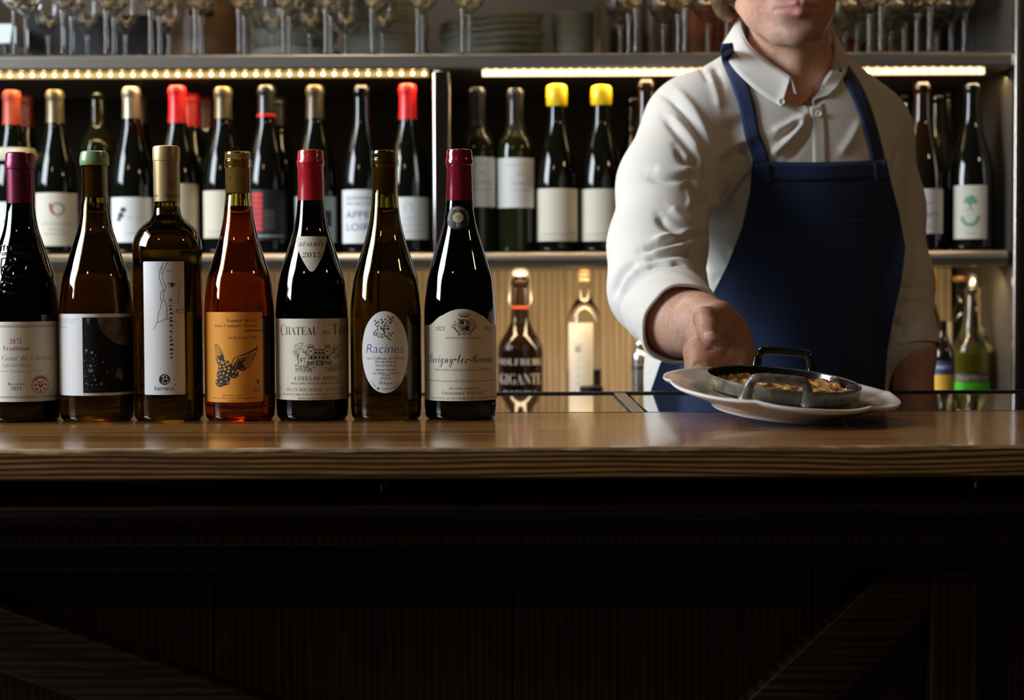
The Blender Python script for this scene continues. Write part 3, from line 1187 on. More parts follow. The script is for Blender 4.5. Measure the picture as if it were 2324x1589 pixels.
# --- bottle 4: orange wine, orange label with a winged bunch of grapes
B = Bottle(543, 954, 'clear bottle of orange wine with an orange label showing winged grapes', 'wine bottles in a row on the bar')
B.body(bur(79.5, 954, 345) + [(29, 440), (29, 382), (31, 379), (31, 366), (29.5, 363), (29.5, 352), (28.5, 346)], g_clear, w_orange, 469, 346)
B.cork(350, 439, 24)
B.flat_ref = 29 / 2068.0
a = Art()
a.text('DOMAINE', 528, 356, 9, K['dark'], 'sans', w=60, align='l', rot=PI / 2)
B.print(a, B.glass, {K['dark']: 'cork_print'}, off=-0.0029)
B.flat_ref = None
x0, x1 = B.U(468), B.U(593.5)
l4 = B.label(pap['orange'], *rr_label(x0, x1, 709, 914, 3), x0, x1)
a = Art()
bk = K['black']
xr = B.U(583.5)
a.text('Yannick Meckert', xr, 731.5, 7.6, bk, 'serif', w=B.U(583.5) - B.U(514), align='r')
a.text('Deux Couleurs : Orange', xr, 743.5, 7.6, bk, 'serif', w=B.U(583.5) - B.U(488), align='r')
a.line([(B.U(554), 751.5), (x1, 751.5)], 2.2, bk)
a.text('Vin de France 2022', xr, 770, 6.6, K['brown'], 'serif', w=B.U(583.5) - B.U(515), align='r')
ox, oy, sk = 480, 770, 120.0 / 1271


def d4(pts):
    return [(B.U(ox + x * sk), oy + y * sk) for x, y in pts]


def blob(pts, m=bk):
    a.poly(d4(pts), m)


# wings as outlines with feathers
a.curve(d4([(95, 120), (102, 350), (110, 500), (140, 590), (175, 630)]), 1.3, bk, 5, sub=4)
a.curve(d4([(95, 120), (170, 170), (225, 280), (270, 380), (290, 520)]), 1.3, bk, 5, sub=4)
for pts in ([(110, 135), (135, 300), (150, 420)], [(150, 165), (170, 300), (180, 440)], [(195, 200), (210, 330), (215, 450)], [(230, 290), (240, 400), (235, 480)], [(140, 480), (160, 540), (185, 600)], [(120, 430), (135, 520), (160, 600)]):
    a.curve(d4(pts), 1.3, bk, 4, sub=4)
blob([(120, 390), (185, 420), (250, 360), (290, 430), (298, 540), (230, 560), (170, 500)])
blob([(480, 700), (540, 560), (620, 470), (780, 430), (800, 520), (720, 560), (760, 640), (800, 720), (720, 765), (600, 730), (560, 760)])
a.curve(d4([(478, 710), (476, 600), (510, 500), (600, 430), (760, 370), (930, 290), (1085, 200)]), 1.6, bk, 5, sub=4)
a.curve(d4([(1085, 200), (1050, 330), (1000, 430), (950, 540), (880, 650), (800, 740), (720, 765), (640, 735)]), 1.6, bk, 5, sub=4)
for pts in ([(1060, 240), (940, 330), (780, 420)], [(1040, 330), (920, 400), (790, 470)], [(1010, 400), (900, 455), (790, 505)], [(980, 470), (880, 510), (780, 545)], [(940, 540), (850, 560), (760, 580)], [(880, 620), (810, 610), (740, 600)], [(830, 690), (790, 650), (740, 620)], [(1075, 215), (960, 290), (700, 410)]):
    a.curve(d4(pts), 1.5, bk, 4, sub=4)
blob([(170, 560), (300, 500), (420, 540), (480, 640), (520, 740), (630, 780), (620, 900), (540, 950), (450, 930), (420, 1000), (410, 1090), (280, 1130), (220, 1175), (130, 1140), (80, 1060), (100, 1000), (150, 960), (110, 880), (150, 760)])
b2 = Art()
om = K['orange']
for x, y, r in ((262, 578, 42), (328, 545, 34), (410, 590, 36), (358, 615, 36), (200, 665, 34), (290, 660, 34), (408, 700, 40), (312, 725, 40), (180, 750, 32), (238, 738, 26), (395, 780, 36), (500, 785, 34), (580, 808, 30), (192, 835, 32), (275, 830, 36), (140, 875, 26), (362, 872, 36), (195, 930, 26), (240, 910, 28), (340, 972, 30), (112, 1040, 32), (222, 1035, 32), (378, 1050, 30), (162, 1095, 28), (512, 890, 22), (575, 905, 18), (432, 915, 18), (235, 540, 28), (200, 603, 22), (238, 1145, 20), (570, 640, 20), (560, 690, 14), (620, 670, 12), (590, 560, 24), (580, 600, 20), (640, 620, 12)):
    qx, qy = d4([(x, y)])[0]
    b2.disc(qx, qy, r * sk * 0.8, om, n=12)
for pts in ([(690, 700), (720, 745)], [(715, 690), (745, 740)], [(640, 500), (760, 455)], [(600, 520), (690, 490)], [(740, 610), (780, 670)], [(660, 530), (770, 490)]):
    b2.line(d4(pts), 1.0, om)
cx4 = B.U(582)
a.ring(cx4, 868, 5.2, 0.7, bk, 16)
a.poly([(cx4 - 1, 863), (cx4 + 2, 866), (cx4 + 3, 873), (cx4 - 1, 873), (cx4, 869), (cx4 - 3, 867)], bk)
a.text('13%', B.U(587), 883.5, 5.4, bk, 'bital', w=18, align='r')
a.text('750ml', B.U(587), 890.5, 5.4, bk, 'bital', w=21, align='r')
a.text('Sans sulfites ajoutés', B.U(525), 899.5, 3.4, bk, 'bital', w=48)
a.text('Mis en bouteille au domaine', B.U(526), 906, 3.4, bk, 'bital', w=104)
a.text('lot GW22', B.U(524), 912, 3.4, bk, 'bital', w=22)
a.text('imprimé papier recyclé', B.U(586.5), 862, 1.8, K['brown'], 'sans', w=34, align='l', rot=-PI / 2)
B.print(a, l4, {bk: 'black_print'})
B.print(b2, l4, {om: 'grape_print'}, off=0.0006)
l4b = B.label(pap['cream'], lambda x: 722, lambda x: 906, B.cx + 125, B.cx + 245, name='back_label', n=24)

# --- bottle 5: red foil, cream chateau label and a small triangular label
B = Bottle(707.5, 953, 'dark red wine bottle with bright red foil, triangular vintage label and a chateau drawing', 'wine bottles in a row on the bar')
B.body(bur(82, 953, 343) + [(29, 440), (28.5, 380), (27, 346)], g_black, w_red, 468, 346)
B.capsule([(30.5, 458), (29.5, 430), (29, 380), (30.5, 377), (31.5, 373), (31.5, 366), (29.5, 363), (29, 348), (27.5, 343), (24, 341.5)], cap['red'])
l5 = B.label(pap['cream'], lambda x: 724, lambda x: 909, B.cx - 118, B.cx + 122)
a = Art()
s5, b5 = K['dark'], K['red']
uu = B.U
a.text('C', uu(637), 762, 26, b5, 'serif', w=uu(648) - uu(636.5), align='l')
a.text('HATEAU', uu(648.5), 761, 19, s5, 'serif', w=uu(722) - uu(648.5), align='l')
a.text('DES', uu(738.5), 761, 11, s5, 'serif', w=20)
a.text('T', uu(752), 761, 26, b5, 'serif', w=17, align='l')
a.text('OURS', uu(767), 761, 19, s5, 'serif', w=62, align='l')
a.text('CÔTES-DU-RHÔNE', uu(720), 864.5, 9.5, s5, 'serif', w=uu(770) - uu(671))
a.text('APPELLATION CÔTES-DU-RHÔNE CONTRÔLÉE', uu(719), 873.5, 5, s5, 'serif', w=uu(777) - uu(662))
a.text('MIS EN BOUTEILLE AU CHATEAU', uu(717), 889, 8, b5, 'serif', w=uu(782) - uu(653))
a.text('PAR E. REYNAUD - EARL CHATEAU DES TOURS - SARRIANS - VAUCLUSE - FRANCE', uu(641), 898.5, 5, s5, 'serif', w=168, align='l')
a.text('PRODUCT OF FRANCE - CONTAINS SULFITES', uu(721), 907, 4, s5, 'serif', w=uu(765) - uu(678))
a.text('14,5% vol.', uu(631), 885, 7, s5, 'serif', w=17, align='l')
a.ring(uu(634.5), 899, 4.5, 0.8, s5, 14)
a.curve([(uu(633.5), 896), (uu(634.5), 899), (uu(634.2), 902)], 2.2, s5)
ox5, oy5, k5 = 640.0, 760.0, 140.0 / 2225


def d5(pts):
    return [(uu(ox5 + x * k5), oy5 + y * k5) for x, y in pts]


def L5(*pts, w=0.75):
    a.line(d5(pts), w, s5, sub=5)


for x0_, x1_ in ((905, 1130), (1505, 1715)):
    L5((x0_, 400), (x0_ + 40, 375), (x1_ - 40, 375), (x1_, 400), w=1.2)
    L5((x0_ - 5, 435), (x1_ + 5, 435), w=1.2)
    L5((x0_ + 10, 480), (x1_ - 10, 480), w=1.3)
    for i in range(6):
        xx = x0_ + 25 + i * (x1_ - x0_ - 50) / 5
        L5((xx, 435), (xx, 475), w=1.1)
    L5((x0_ + 30, 480), (x0_ + 25, 980), w=0.9)
    L5((x1_ - 25, 480), (x1_ - 20, 980), w=0.9)
    a.poly(d5([((x0_ + x1_) / 2 - 30, 570), ((x0_ + x1_) / 2 + 20, 570), ((x0_ + x1_) / 2 + 20, 640), ((x0_ + x1_) / 2 - 30, 640)]), s5)
L5((1100, 545), (1535, 545), w=1.8)
L5((930, 740), (1700, 740), w=1.0)
L5((730, 600), (930, 740), w=1.4)
L5((1710, 735), (1880, 590), w=1.4)
for x in (1145, 1280, 1405):
    a.poly(d5([(x, 625), (x + 95, 625), (x + 95, 705), (x, 705)]), s5)
    a.poly(d5([(x + 15, 570), (x + 75, 570), (x + 75, 590), (x + 15, 590)]), s5)
for x, w_ in ((975, 100), (1145, 80), (1290, 60), (1415, 80), (1565, 90)):
    a.poly(d5([(x, 780), (x + w_, 780), (x + w_, 895), (x, 895)]), s5)
for x in (1120, 1245, 1390, 1515):
    L5((x, 745), (x, 985), w=0.6)
L5((860, 995), (1190, 995), w=1.6)
L5((1460, 995), (1760, 995), w=1.6)
L5((1190, 990), (1240, 955), (1320, 940), (1400, 955), (1460, 990), w=2.0)
for i in range(5):
    L5((880, 1015 + i * 18), (1110, 1015 + i * 18), w=0.6)
    L5((1530, 1015 + i * 18), (1760, 1015 + i * 18), w=0.6)
    L5((1200 - i * 6, 1010 + i * 25), (1260 + i * 2, 1000 + i * 25), w=1.2)
    L5((1380 - i * 2, 1000 + i * 25), (1450 + i * 6, 1010 + i * 25), w=1.2)
a.poly(d5([(1260, 1000), (1380, 1000), (1420, 1135), (1220, 1135)]), K['grey'])
L5((1120, 1000), (1120, 1150), w=0.8)
L5((1515, 1000), (1515, 1150), w=0.8)
L5((630, 855), (820, 855), w=1.4)
L5((640, 860), (640, 1030)); L5((790, 860), (795, 1030)); L5((840, 640), (855, 760), (820, 855))
a.poly(d5([(660, 895), (705, 895), (705, 960), (660, 960)]), s5)
L5((1800, 830), (1950, 830), w=1.4)
L5((1810, 840), (1815, 1000))
a.poly(d5([(1880, 870), (1910, 870), (1910, 905), (1880, 905)]), s5)
L5((1165, 1180), (1140, 1240), (1000, 1370), w=1.0); L5((1165, 1180), (1080, 1190), (900, 1290), w=1.0)
L5((1465, 1185), (1480, 1240), (1640, 1370), w=1.0); L5((1465, 1185), (1560, 1190), (1740, 1290), w=1.0)
r5 = random.Random(11)
for tx, sgn in ((575, 1), (1990, -1)):
    L5((tx, 1070), (tx - 10 * sgn, 880), (tx + 15 * sgn, 700), w=1.6)
    for i in range(9):
        e = (tx + r5.uniform(-200, 170), r5.uniform(420, 760))
        a.curve(d5([(tx - 5 * sgn, r5.uniform(750, 950)), ((tx + e[0]) / 2, (850 + e[1]) / 2), e]), 0.55, s5, 4, sub=5)
    for i in range(120):
        t = r5.random()
        ang = r5.uniform(PI * 1.02, PI * 2.0)
        R = r5.uniform(0.35, 1.0)
        x = tx + (60 * sgn) + math.cos(ang) * 300 * R * (0.75 if sgn < 0 else 1.0)
        y = 700 + math.sin(ang) * 450 * R
        if 900 < x < 1740 and y > 360:
            continue
        dx = r5.uniform(-26, 26)
        L5((x, y), (x + dx * 0.6, y + r5.uniform(-18, 18)), (x + dx * 1.4, y + r5.uniform(-8, 24)), w=0.7)
for xa, xb in ((460, 1060), (1620, 2080)):
    for i in range(120):
        x = r5.uniform(xa, xb)
        y = r5.uniform(1070, 1290)
        L5((x, y), (x + r5.uniform(-22, 22), y + r5.uniform(-26, 10)), (x + r5.uniform(-26, 30), y + r5.uniform(0, 26)), w=0.7)
    for i in range(8):
        x = xa + (xb - xa) * (i + 0.5) / 8
        L5((x, 1230), (x + r5.uniform(-8, 8), 1370), w=1.0)
B.print(a, l5, {s5: 'dark_print', b5: 'red_print', K['grey']: 'grey_print'})
# triangular label on the shoulder
B.flat_ref = 45 / 2068.0
tx0, tx1 = 704.5 - 36.5 + 3, 704.5 + 36.5 + 3


def tb(x):
    d = abs(x - (tx0 + tx1) / 2) / 36.5
    return 543 + (623 - 543) * (1 - d) if d > 0.12 else 543 + 80 * 0.88 + 4 * (1 - (d / 0.12) ** 2)


t5 = B.label(pap['cream'], lambda x: 537 + (3 if min(x - tx0, tx1 - x) < 1.2 else 0), tb, tx0, tx1, name='neck_label', n=36, k=16)
a = Art()
a.text('RÉSERVE', 707.5, 560, 10, s5, 'bital', w=53)
a.text('2015', 708, 585, 12, s5, 'serif', w=33)
B.print(a, t5)
B.flat_ref = None

# --- bottle 6: oval label
B = Bottle(875, 953, 'uncapped olive brown wine bottle with a white oval label and a small branch drawing', 'wine bottles in a row on the bar')
B.body(bur(80.5, 953, 343) + [(29.5, 440), (29, 382), (30, 379), (31.5, 376), (31.5, 364), (29.5, 361), (30, 350), (28.5, 343.5)], g_olive, w_olive, 473, 344)
B.cork(348, 440, 23)
cx6, cy6, rw, rh = B.U(872.5), 800, B.U(924.5) - B.U(872.5), 93


def e6(x):
    return rh * math.sqrt(max(1 - ((x - cx6) / rw) ** 2, 0))


l6 = B.label(pap['white'], lambda x: cy6 - e6(x), lambda x: cy6 + e6(x), cx6 - rw, cx6 + rw, n=120)
a = Art()
k6 = 170.0 / 965


def d6(pts):
    return [(B.U(790 + x * k6), 680 + y * k6) for x, y in pts]


gr = K['green']
for pts, w_ in (([(545, 528), (500, 490), (460, 440), (450, 400), (425, 365)], 3.2), ([(450, 400), (460, 340), (490, 290), (540, 260), (565, 235)], 1.5), ([(425, 365), (390, 320), (350, 285)], 1.4), ([(465, 370), (510, 370)], 1.3), ([(470, 330), (540, 308)], 1.3), ([(470, 455), (420, 450), (385, 400), (372, 385)], 1.3), ([(480, 480), (420, 480), (370, 445), (330, 430)], 1.4), ([(500, 480), (525, 450), (560, 440)], 1.3), ([(430, 370), (440, 310), (425, 270)], 1.2), ([(430, 368), (370, 340)], 1.2)):
    a.curve(d6(pts), w_, gr, 5, sub=3)
for x, y in ((345, 275), (365, 300), (390, 290), (352, 325), (372, 350), (425, 262), (450, 290), (432, 305), (474, 258), (515, 228), (540, 250), (575, 235), (562, 270), (540, 308), (515, 350), (520, 385), (475, 345), (465, 385), (440, 385), (418, 380), (375, 385), (355, 408), (332, 430), (335, 455), (360, 465), (390, 485), (430, 455), (432, 492), (515, 432), (545, 470), (565, 435), (468, 420), (500, 385), (370, 440), (545, 290)):
    qx, qy = d6([(x, y)])[0]
    a.disc(qx, qy, 1.9, K['black'], n=8)
bl = K['blue']
a.text('Racines', B.U(871), 802, 21, bl, 'thin', slant=0.2, w=B.U(918) - B.U(832))
a.text('Les Cailloux du Paradis', B.U(874), 816.5, 6, K['olive'], 'sans', w=B.U(917) - B.U(831))
a.text('Vin de France', B.U(874), 824.5, 6, K['olive'], 'sans', w=50)
a.text('Nature & Progrès.org', B.U(874), 832, 4.2, bl, 'sans', w=47)
a.text('Etienne Courtois', B.U(874), 842, 4.6, K['dark'], 'sans', w=45)
a.text('Les Cailloux - Le Paradis', B.U(874), 849.5, 4.2, K['dark'], 'sans', w=58)
a.text('41230', B.U(874), 855, 4.2, K['dark'], 'sans', w=16)
a.text('Soings en', B.U(874), 861, 4.2, K['dark'], 'sans', w=25)
a.text('Sologne', B.U(875), 873, 9.5, bl, 'script', w=36)
a.arc_text('12,6% alc./vol.', cx6, 796, 86, 3.24, 2.85, 4.0, K['olive'], 'sans')
a.text('750 ml', B.U(900), 877, 4.2, K['olive'], 'sans', w=14, rot=-0.85)
a.text('L.R 20220', B.U(845), 873, 3.4, K['olive'], 'sans', w=18, rot=0.9)
a.disc(B.U(857), 882.5, 3.2, gr, n=14)
B.print(a, l6, {gr: 'branch_print', K['black']: 'berry_print', bl: 'blue_lettering', K['olive']: 'green_lettering'})
l6b = B.label(pap['cream'], lambda x: 716, lambda x: 904, B.cx + 118, B.cx + 225, name='back_label', n=24)

# --- bottle 7: arched cream label, round neck seal
B = Bottle(1044, 953, 'dark wine bottle nearest the plate, wine red wax top, round neck seal, arched label', 'wine bottles in a row on the bar')
B.body(bur(82, 953, 341) + [(29, 440), (28.5, 380), (27, 344)], g_black, w_red, 485, 344)
B.capsule([(30.8, 457), (30, 430), (28.8, 382), (29.2, 377), (31.5, 374), (31.8, 366), (30.5, 362), (29.5, 358), (30, 350), (28, 341.5), (24, 340)], cap['wine'])


def t7(x):
    d = abs(x - B.cx - 4)
    if d < 44:
        return 702 + 14 * (d / 44) ** 2
    if d < 90:
        s = (d - 44) / 46
        return 716 + 24 * (s * s * (3 - 2 * s)) * 0.92 + 8 * s * (1 - s)
    return 739


l7 = B.label(pap['cream'], t7, lambda x: 911 - (0 if x > B.cx - 105 else 0), B.cx - 112, B.cx + 120, n=120)
a = Art()
uu = B.U
a.text('2021', uu(998), 751, 9, s5, 'bital', w=26, track=0.06)
a.text('2021', uu(1105), 751, 9, s5, 'bital', w=26, track=0.06)
a.text('GRAND VIN DE BOURGOGNE', uu(1053), 770, 4.8, K['brown'], 'serif', w=uu(1094) - uu(1012))
a.text('Savigny-les-Beaune', 957, 825, 25, K['black'], 'script', w=176, align='l')
a.text('APPELLATION SAVIGNY-LES-BEAUNE CONTRÔLÉE', uu(1051), 843, 4.8, s5, 'serif', w=uu(1113) - uu(989))
a.line([(uu(964.5), 865), (uu(1025), 866.5)], 1.2, b5)
a.line([(uu(1082), 866.5), (uu(1125.2), 865)], 1.2, b5)
a.text('VIN NON FILTRÉ', uu(1054), 868.5, 5, s5, 'serif', w=52, track=0.08)
a.text('Élevé et mis en bouteille par', uu(1053), 884.5, 5, s5, 'ital', w=70)
a.text('Emmanuel ROUGET', uu(1052), 896.5, 8, K['brown'], 'serif', w=uu(1100) - uu(1004), track=0.05)
a.text('VITICULTEUR A FLAGEY-ÉCHEZEAUX - CÔTE-D\'OR - FRANCE', uu(976), 907.5, 5, s5, 'bital', w=uu(1121) - uu(976), align='l')
k7 = 100.0 / 1986


def d7(pts):
    return [(uu(1000 + x * k7), 700 + y * k7) for x, y in pts]


gy = K['dark']
a.line(d7([(780, 490), (780, 1040), (1060, 1100), (1340, 1040), (1340, 490)]), 1.0, gy)
a.line(d7([(830, 500), (1300, 500), (1300, 1030), (830, 1030), (830, 500)]), 0.7, gy)
a.poly(d7([(850, 510), (1055, 510), (1055, 760), (850, 760)]), gy)
a.poly(d7([(1065, 770), (1290, 770), (1290, 1020), (1065, 1020)]), gy)
for i in range(4):
    a.line(d7([(1080 + i * 55, 520), (1180 + i * 30, 750)]), 1.5, gy)
    a.line(d7([(850 + i * 55, 780), (930 + i * 40, 1020)]), 1.5, gy)
b7 = Art()
for x, y in ((860, 560), (1040, 560), (860, 710), (1040, 710), (950, 525), (950, 745), (1080, 820), (1260, 820), (1080, 980), (1260, 960), (1160, 785), (1170, 1005)):
    q = d7([(x, y)])[0]
    b7.disc(q[0], q[1], 1.1, K['gold'], n=8)
a.curve(d7([(780, 270), (850, 330), (1060, 350), (1270, 330), (1330, 270)]), 1.1, gy, sub=3)
a.curve(d7([(840, 390), (1060, 400), (1280, 390)]), 1.3, gy, sub=3)
for x, y in ((790, 270), (880, 225), (980, 235), (1060, 205), (1150, 235), (1230, 225), (1320, 270)):
    a.line(d7([(x, y), (850 + (x - 780) * 0.78, 330)]), 1.0, gy)
    q = d7([(x, y)])[0]
    a.disc(q[0], q[1], 1.2, gy, n=8)
for x in (900, 980, 1060, 1140, 1220):
    q = d7([(x, 365)])[0]
    a.disc(q[0], q[1], 1.2, gy, n=6)
a.poly(d7([(990, 430), (1060, 380), (1120, 430)]), gy)
for sgn in (-1, 1):
    def mx_(x):
        return 1060 + sgn * x
    a.curve(d7([(mx_(60), 1190), (mx_(250), 1130), (mx_(400), 960), (mx_(430), 750), (mx_(420), 640)]), 0.9, gy, sub=3)
    a.curve(d7([(mx_(-30), 1110), (mx_(120), 1160), (mx_(320), 1250)]), 1.0, gy, sub=3)
    for x, y, l in ((430, 600, 60), (480, 740, 90), (560, 820, 90), (500, 880, 80), (420, 930, 90), (380, 1000, 90), (330, 1060, 90), (300, 480, 60), (250, 1150, 80), (330, 700, 60), (380, 800, 70)):
        a.curve(d7([(mx_(x - l * 0.7), y + l * 0.5), (mx_(x - l * 0.2), y - l * 0.1), (mx_(x), y - l * 0.4)]), 1.2, gy, 4, sub=3)
        a.curve(d7([(mx_(x - l * 0.7), y + l * 0.5), (mx_(x), y + l * 0.3), (mx_(x + l * 0.2), y - l * 0.3)]), 0.8, gy, 4, sub=3)
a.curve(d7([(1000, 1140), (1060, 1240), (1120, 1140)]), 0.9, gy, sub=3)
B.print(a, l7, {gy: 'crest_print', K['brown']: 'brown_lettering', b5: 'red_rules', K['black']: 'script_lettering'})
B.print(b7, l7, {K['gold']: 'crest_detail'}, off=0.0006)
# round neck seal
B.flat_ref = 33 / 2068.0
sx, sy, sr = 1040.5, 494, 27


def se(x):
    return sr * math.sqrt(max(1 - ((x - sx) / sr) ** 2, 0))


s7 = B.label(pap['black'], lambda x: sy - se(x), lambda x: sy + se(x), sx - sr, sx + sr, name='neck_seal', n=40, k=14)
a = Art()
a.arc_text('DOMAINE EMMANUEL ROUGET', sx, sy, 20, -1.9, 1.9, 4.6, K['white'], 'serif')
a.disc(sx, sy, 10.5, K['gold'], n=24)
a.ring(sx, sy, 11.5, 1.2, K['grey'], 24)
for i in range(3):
    a.curve([(sx - 6 + 2 * i, sy - 13 - 0 - 2 * (2 - i)), (sx, sy - 15.5 - 2 * (2 - i)), (sx + 6 - 2 * i, sy - 13 - 2 * (2 - i))], 0.8, K['grey'])
a.rect(sx - 3.5, sy + 11, sx + 3.5, sy + 21, K['grey'], 2)
b2 = Art()
b2.text('SCAN', sx, sy + 2, 3.6, K['dark'], 'sans', w=12)
b2.line([(sx - 6, sy - 3), (sx + 6, sy - 3)], 0.8, K['dark'])
b2.line([(sx - 5, sy + 5), (sx + 5, sy + 5)], 0.8, K['dark'])
b2.rect(sx - 2.2, sy + 12.5, sx + 2.2, sy + 15, K['black'], 1)
b2.rect(sx - 2.2, sy + 16.5, sx + 2.2, sy + 19, K['black'], 1)
B.print(a, s7, {K['gold']: 'seal_centre', K['grey']: 'seal_marks'})
B.print(b2, s7, {}, off=0.0006)
B.flat_ref = None
# everything on the shelves and the back counter stands a hair above them
ZS1 += 0.0004
ZS2 += 0.0004
ZC += 0.0004
# ------------------------------------------------------------------ bottles on the middle shelf
YB = 3.0
sg_black = mat('shelf_glass_black', (0.004, 0.0045, 0.003), 0.05)
sg_green = mat('shelf_glass_green', (0.012, 0.015, 0.004), 0.05)
sg_brown = mat('shelf_glass_brown', (0.012, 0.006, 0.003), 0.05)
caps = {'coral': mat('foil_coral', (0.50, 0.07, 0.03), 0.4), 'olive': mat('foil_olive_gold', (0.16, 0.13, 0.07), 0.35, metal=0.6), 'greygold': mat('foil_grey_gold', (0.30, 0.25, 0.18), 0.35, metal=0.6),
        'scarlet': mat('foil_scarlet', (0.62, 0.015, 0.015), 0.32), 'blackfoil': mat('foil_black', (0.018, 0.017, 0.017), 0.28, coat=0.4), 'bronze': mat('foil_bronze', (0.10, 0.08, 0.05), 0.35, metal=0.6),
        'yellow': mat('wax_yellow', (0.80, 0.55, 0.012), 0.35, coat=0.3), 'darkred': mat('foil_dark_red', (0.10, 0.008, 0.012), 0.35), 'silver': mat('foil_silver', (0.4, 0.38, 0.36), 0.3, metal=0.8)}
SHAPES = {
    'burgundy': [(0.036, 0), (0.0400, 0.004), (0.041, 0.012), (0.041, 0.118), (0.0405, 0.135), (0.038, 0.152), (0.033, 0.174), (0.026, 0.195), (0.0205, 0.213), (0.0165, 0.230), (0.0148, 0.250), (0.0142, 0.281), (0.0156, 0.284), (0.0156, 0.291), (0.0142, 0.294), (0.013, 0.297)],
    'slim': [(0.034, 0), (0.0375, 0.004), (0.0385, 0.012), (0.0385, 0.125), (0.037, 0.146), (0.033, 0.168), (0.026, 0.192), (0.020, 0.215), (0.0165, 0.236), (0.0145, 0.258), (0.0140, 0.283), (0.0150, 0.286), (0.0150, 0.292), (0.0142, 0.295), (0.013, 0.297)],
    'bordeaux': [(0.034, 0), (0.0370, 0.003), (0.0375, 0.010), (0.0375, 0.180), (0.0365, 0.190), (0.032, 0.204), (0.024, 0.215), (0.0175, 0.224), (0.0150, 0.234), (0.0142, 0.250), (0.0140, 0.282), (0.0152, 0.284), (0.0152, 0.291), (0.0142, 0.294), (0.013, 0.297)],
}
SHAPES['burgundy'] = [(r if r < 0.0165 else 0.0165 + (r - 0.0165) * 0.835, z) for r, z in SHAPES['burgundy']]
SHAPES['bordeaux'] = [(r if r < 0.0175 else 0.0175 + (r - 0.0175) * 0.775, z) for r, z in SHAPES['bordeaux']]
SM = {}


def shape_mesh(shape, g, s):
    key = (shape, g.name)
    if key not in SM:
        pr = smooth_profile([(0, 0.001)] + SHAPES[shape], 4)
        v, f = lathe(pr + [(0, pr[-1][1])], 40)
        me = bpy.data.meshes.new('glass')
        me.from_pydata(v, [], f)
        me.polygons.foreach_set('use_smooth', [True] * len(f))
        me.set_sharp_from_angle(angle=math.radians(60))
        me.materials.append(g)
        SM[key] = me
    return SM[key]


def shelf_bottle(label, shape, cx, top, glass, capm=None, cap_py=None, lab=None, art=None, Y=YB, ring=None, zshelf=None, group='wine bottles on the middle shelf', round_cap=0.0):
    zs = ZS1 if zshelf is None else zshelf
    base = P(cx, 650, Y)
    # the x is taken on the shelf row so that the body stands where the photograph shows its neck
    bx_ = P(cx, (top + 574) / 2, Y).x
    H = P(cx, top, Y).z - zs
    s = H / 0.297
    t = thing('wine_bottle', label, 'bottle', (bx_, Y, zs), (0, 0, math.atan2(-bx_, Y)), group=group)
    o = link('glass', shape_mesh(shape, glass, s), None, t)
    o.scale = (1, 1, s)
    prof = [(r, z * s) for r, z in smooth_profile(SHAPES[shape], 4)]

    def r_at(z):
        return float(np.interp(z, [p[1] for p in prof], [p[0] for p in prof]))
    if capm is not None:
        zc = P(cx, cap_py, Y).z - zs
        extra = 0.0007 + round_cap
        if round_cap:
            pts = [(r_at(zc) + extra * 0.6, zc)] + [(0.0185, zc + 0.004), (0.0188, zc + 0.018), (0.0185, H - 0.005), (0.0165, H + 0.0005), (0.011, H + 0.0025), (0, H + 0.003)]
        else:
            zz = np.linspace(zc, H, 14)
            pts = [(r_at(z) + extra, z) for z in zz] + [(r_at(H) * 0.8, H + 0.0008), (0, H + 0.001)]
        v, f = lathe([(pts[0][0] - 0.0005, pts[0][1] + 0.0002)] + pts, 32)
        mk('capsule', v, f, capm, t, sharp=50)
    if ring:
        m_, p0, p1 = ring
        z0, z1 = P(cx, p1, Y).z - zs, P(cx, p0, Y).z - zs
        v, f = lathe([(r_at(z0) + 0.0006, z0), (r_at(z0) + 0.0016, z0 + 0.0004), (r_at(z1) + 0.0016, z1 - 0.0004), (r_at(z1) + 0.0006, z1)], 32)
        mk('capsule_ring', v, f, m_, t, sharp=50)
    if lab:
        pm, y0, y1, hw = lab[:4]
        dx = lab[4] if len(lab) > 4 else 0.0
        z0, z1 = P(cx, y1, Y - 0.04).z - zs, P(cx, y0, Y - 0.04).z - zs
        r0 = r_at((z0 + z1) / 2)
        ah = math.asin(min(0.97, hw / 1291.0 / r0))

        def W(u, w, off):
            """u, w in -1..1 across the label"""
            a = dx + u * ah
            z = (z0 + z1) / 2 + w * (z1 - z0) / 2
            r = max(r_at(z), r0 - 0.002) + off
            return (r * math.sin(a), -r * math.cos(a), z)
        n, k = 40, 12
        vs = [W(-1 + 2 * i / n, -1 + 2 * j / k, 0.0003) for i in range(n + 1) for j in range(k + 1)]
        fs = [(i * (k + 1) + j, (i + 1) * (k + 1) + j, (i + 1) * (k + 1) + j + 1, i * (k + 1) + j + 1) for i in range(n) for j in range(k)]
        lo = mk('label', vs, fs, pm, t, sharp=0)
        if art:
            A = Art()
            art(A)
            for i, (m_, (V, Fc)) in enumerate(A.g.items()):
                V, Fc = fine(V, Fc, 6, 16)
                mk('label_print', [W(x / 100, -y / 100, 0.00036 + 0.00003 * i) for x, y in V], Fc, m_, lo, smooth=False)
    return t


def art_circle(A):
    A.ring(4, -38, 22, 9, K['grey'])
    A.line([(-22, -60), (-20, -38), (-10, -22)], 9, K['red'])
    A.text('DOMAINE', 0, 22, 10, K['grey'], 'sans', w=110)
    A.text('ROUGE', 0, 42, 6, K['red'], 'sans', w=60)
    A.line([(-50, 55), (50, 55)], 3, K['grey'])


def art_blot(A):
    for x, y, r in ((-44, -20, 13), (-34, -44, 12), (-52, -2, 9)):
        A.disc(x, y, r, K['dark'])
    A.text('Il Vino', 12, -2, 16, K['light'], 'script', w=70)
    A.line([(-30, 60), (70, 60)], 4, K['light'])


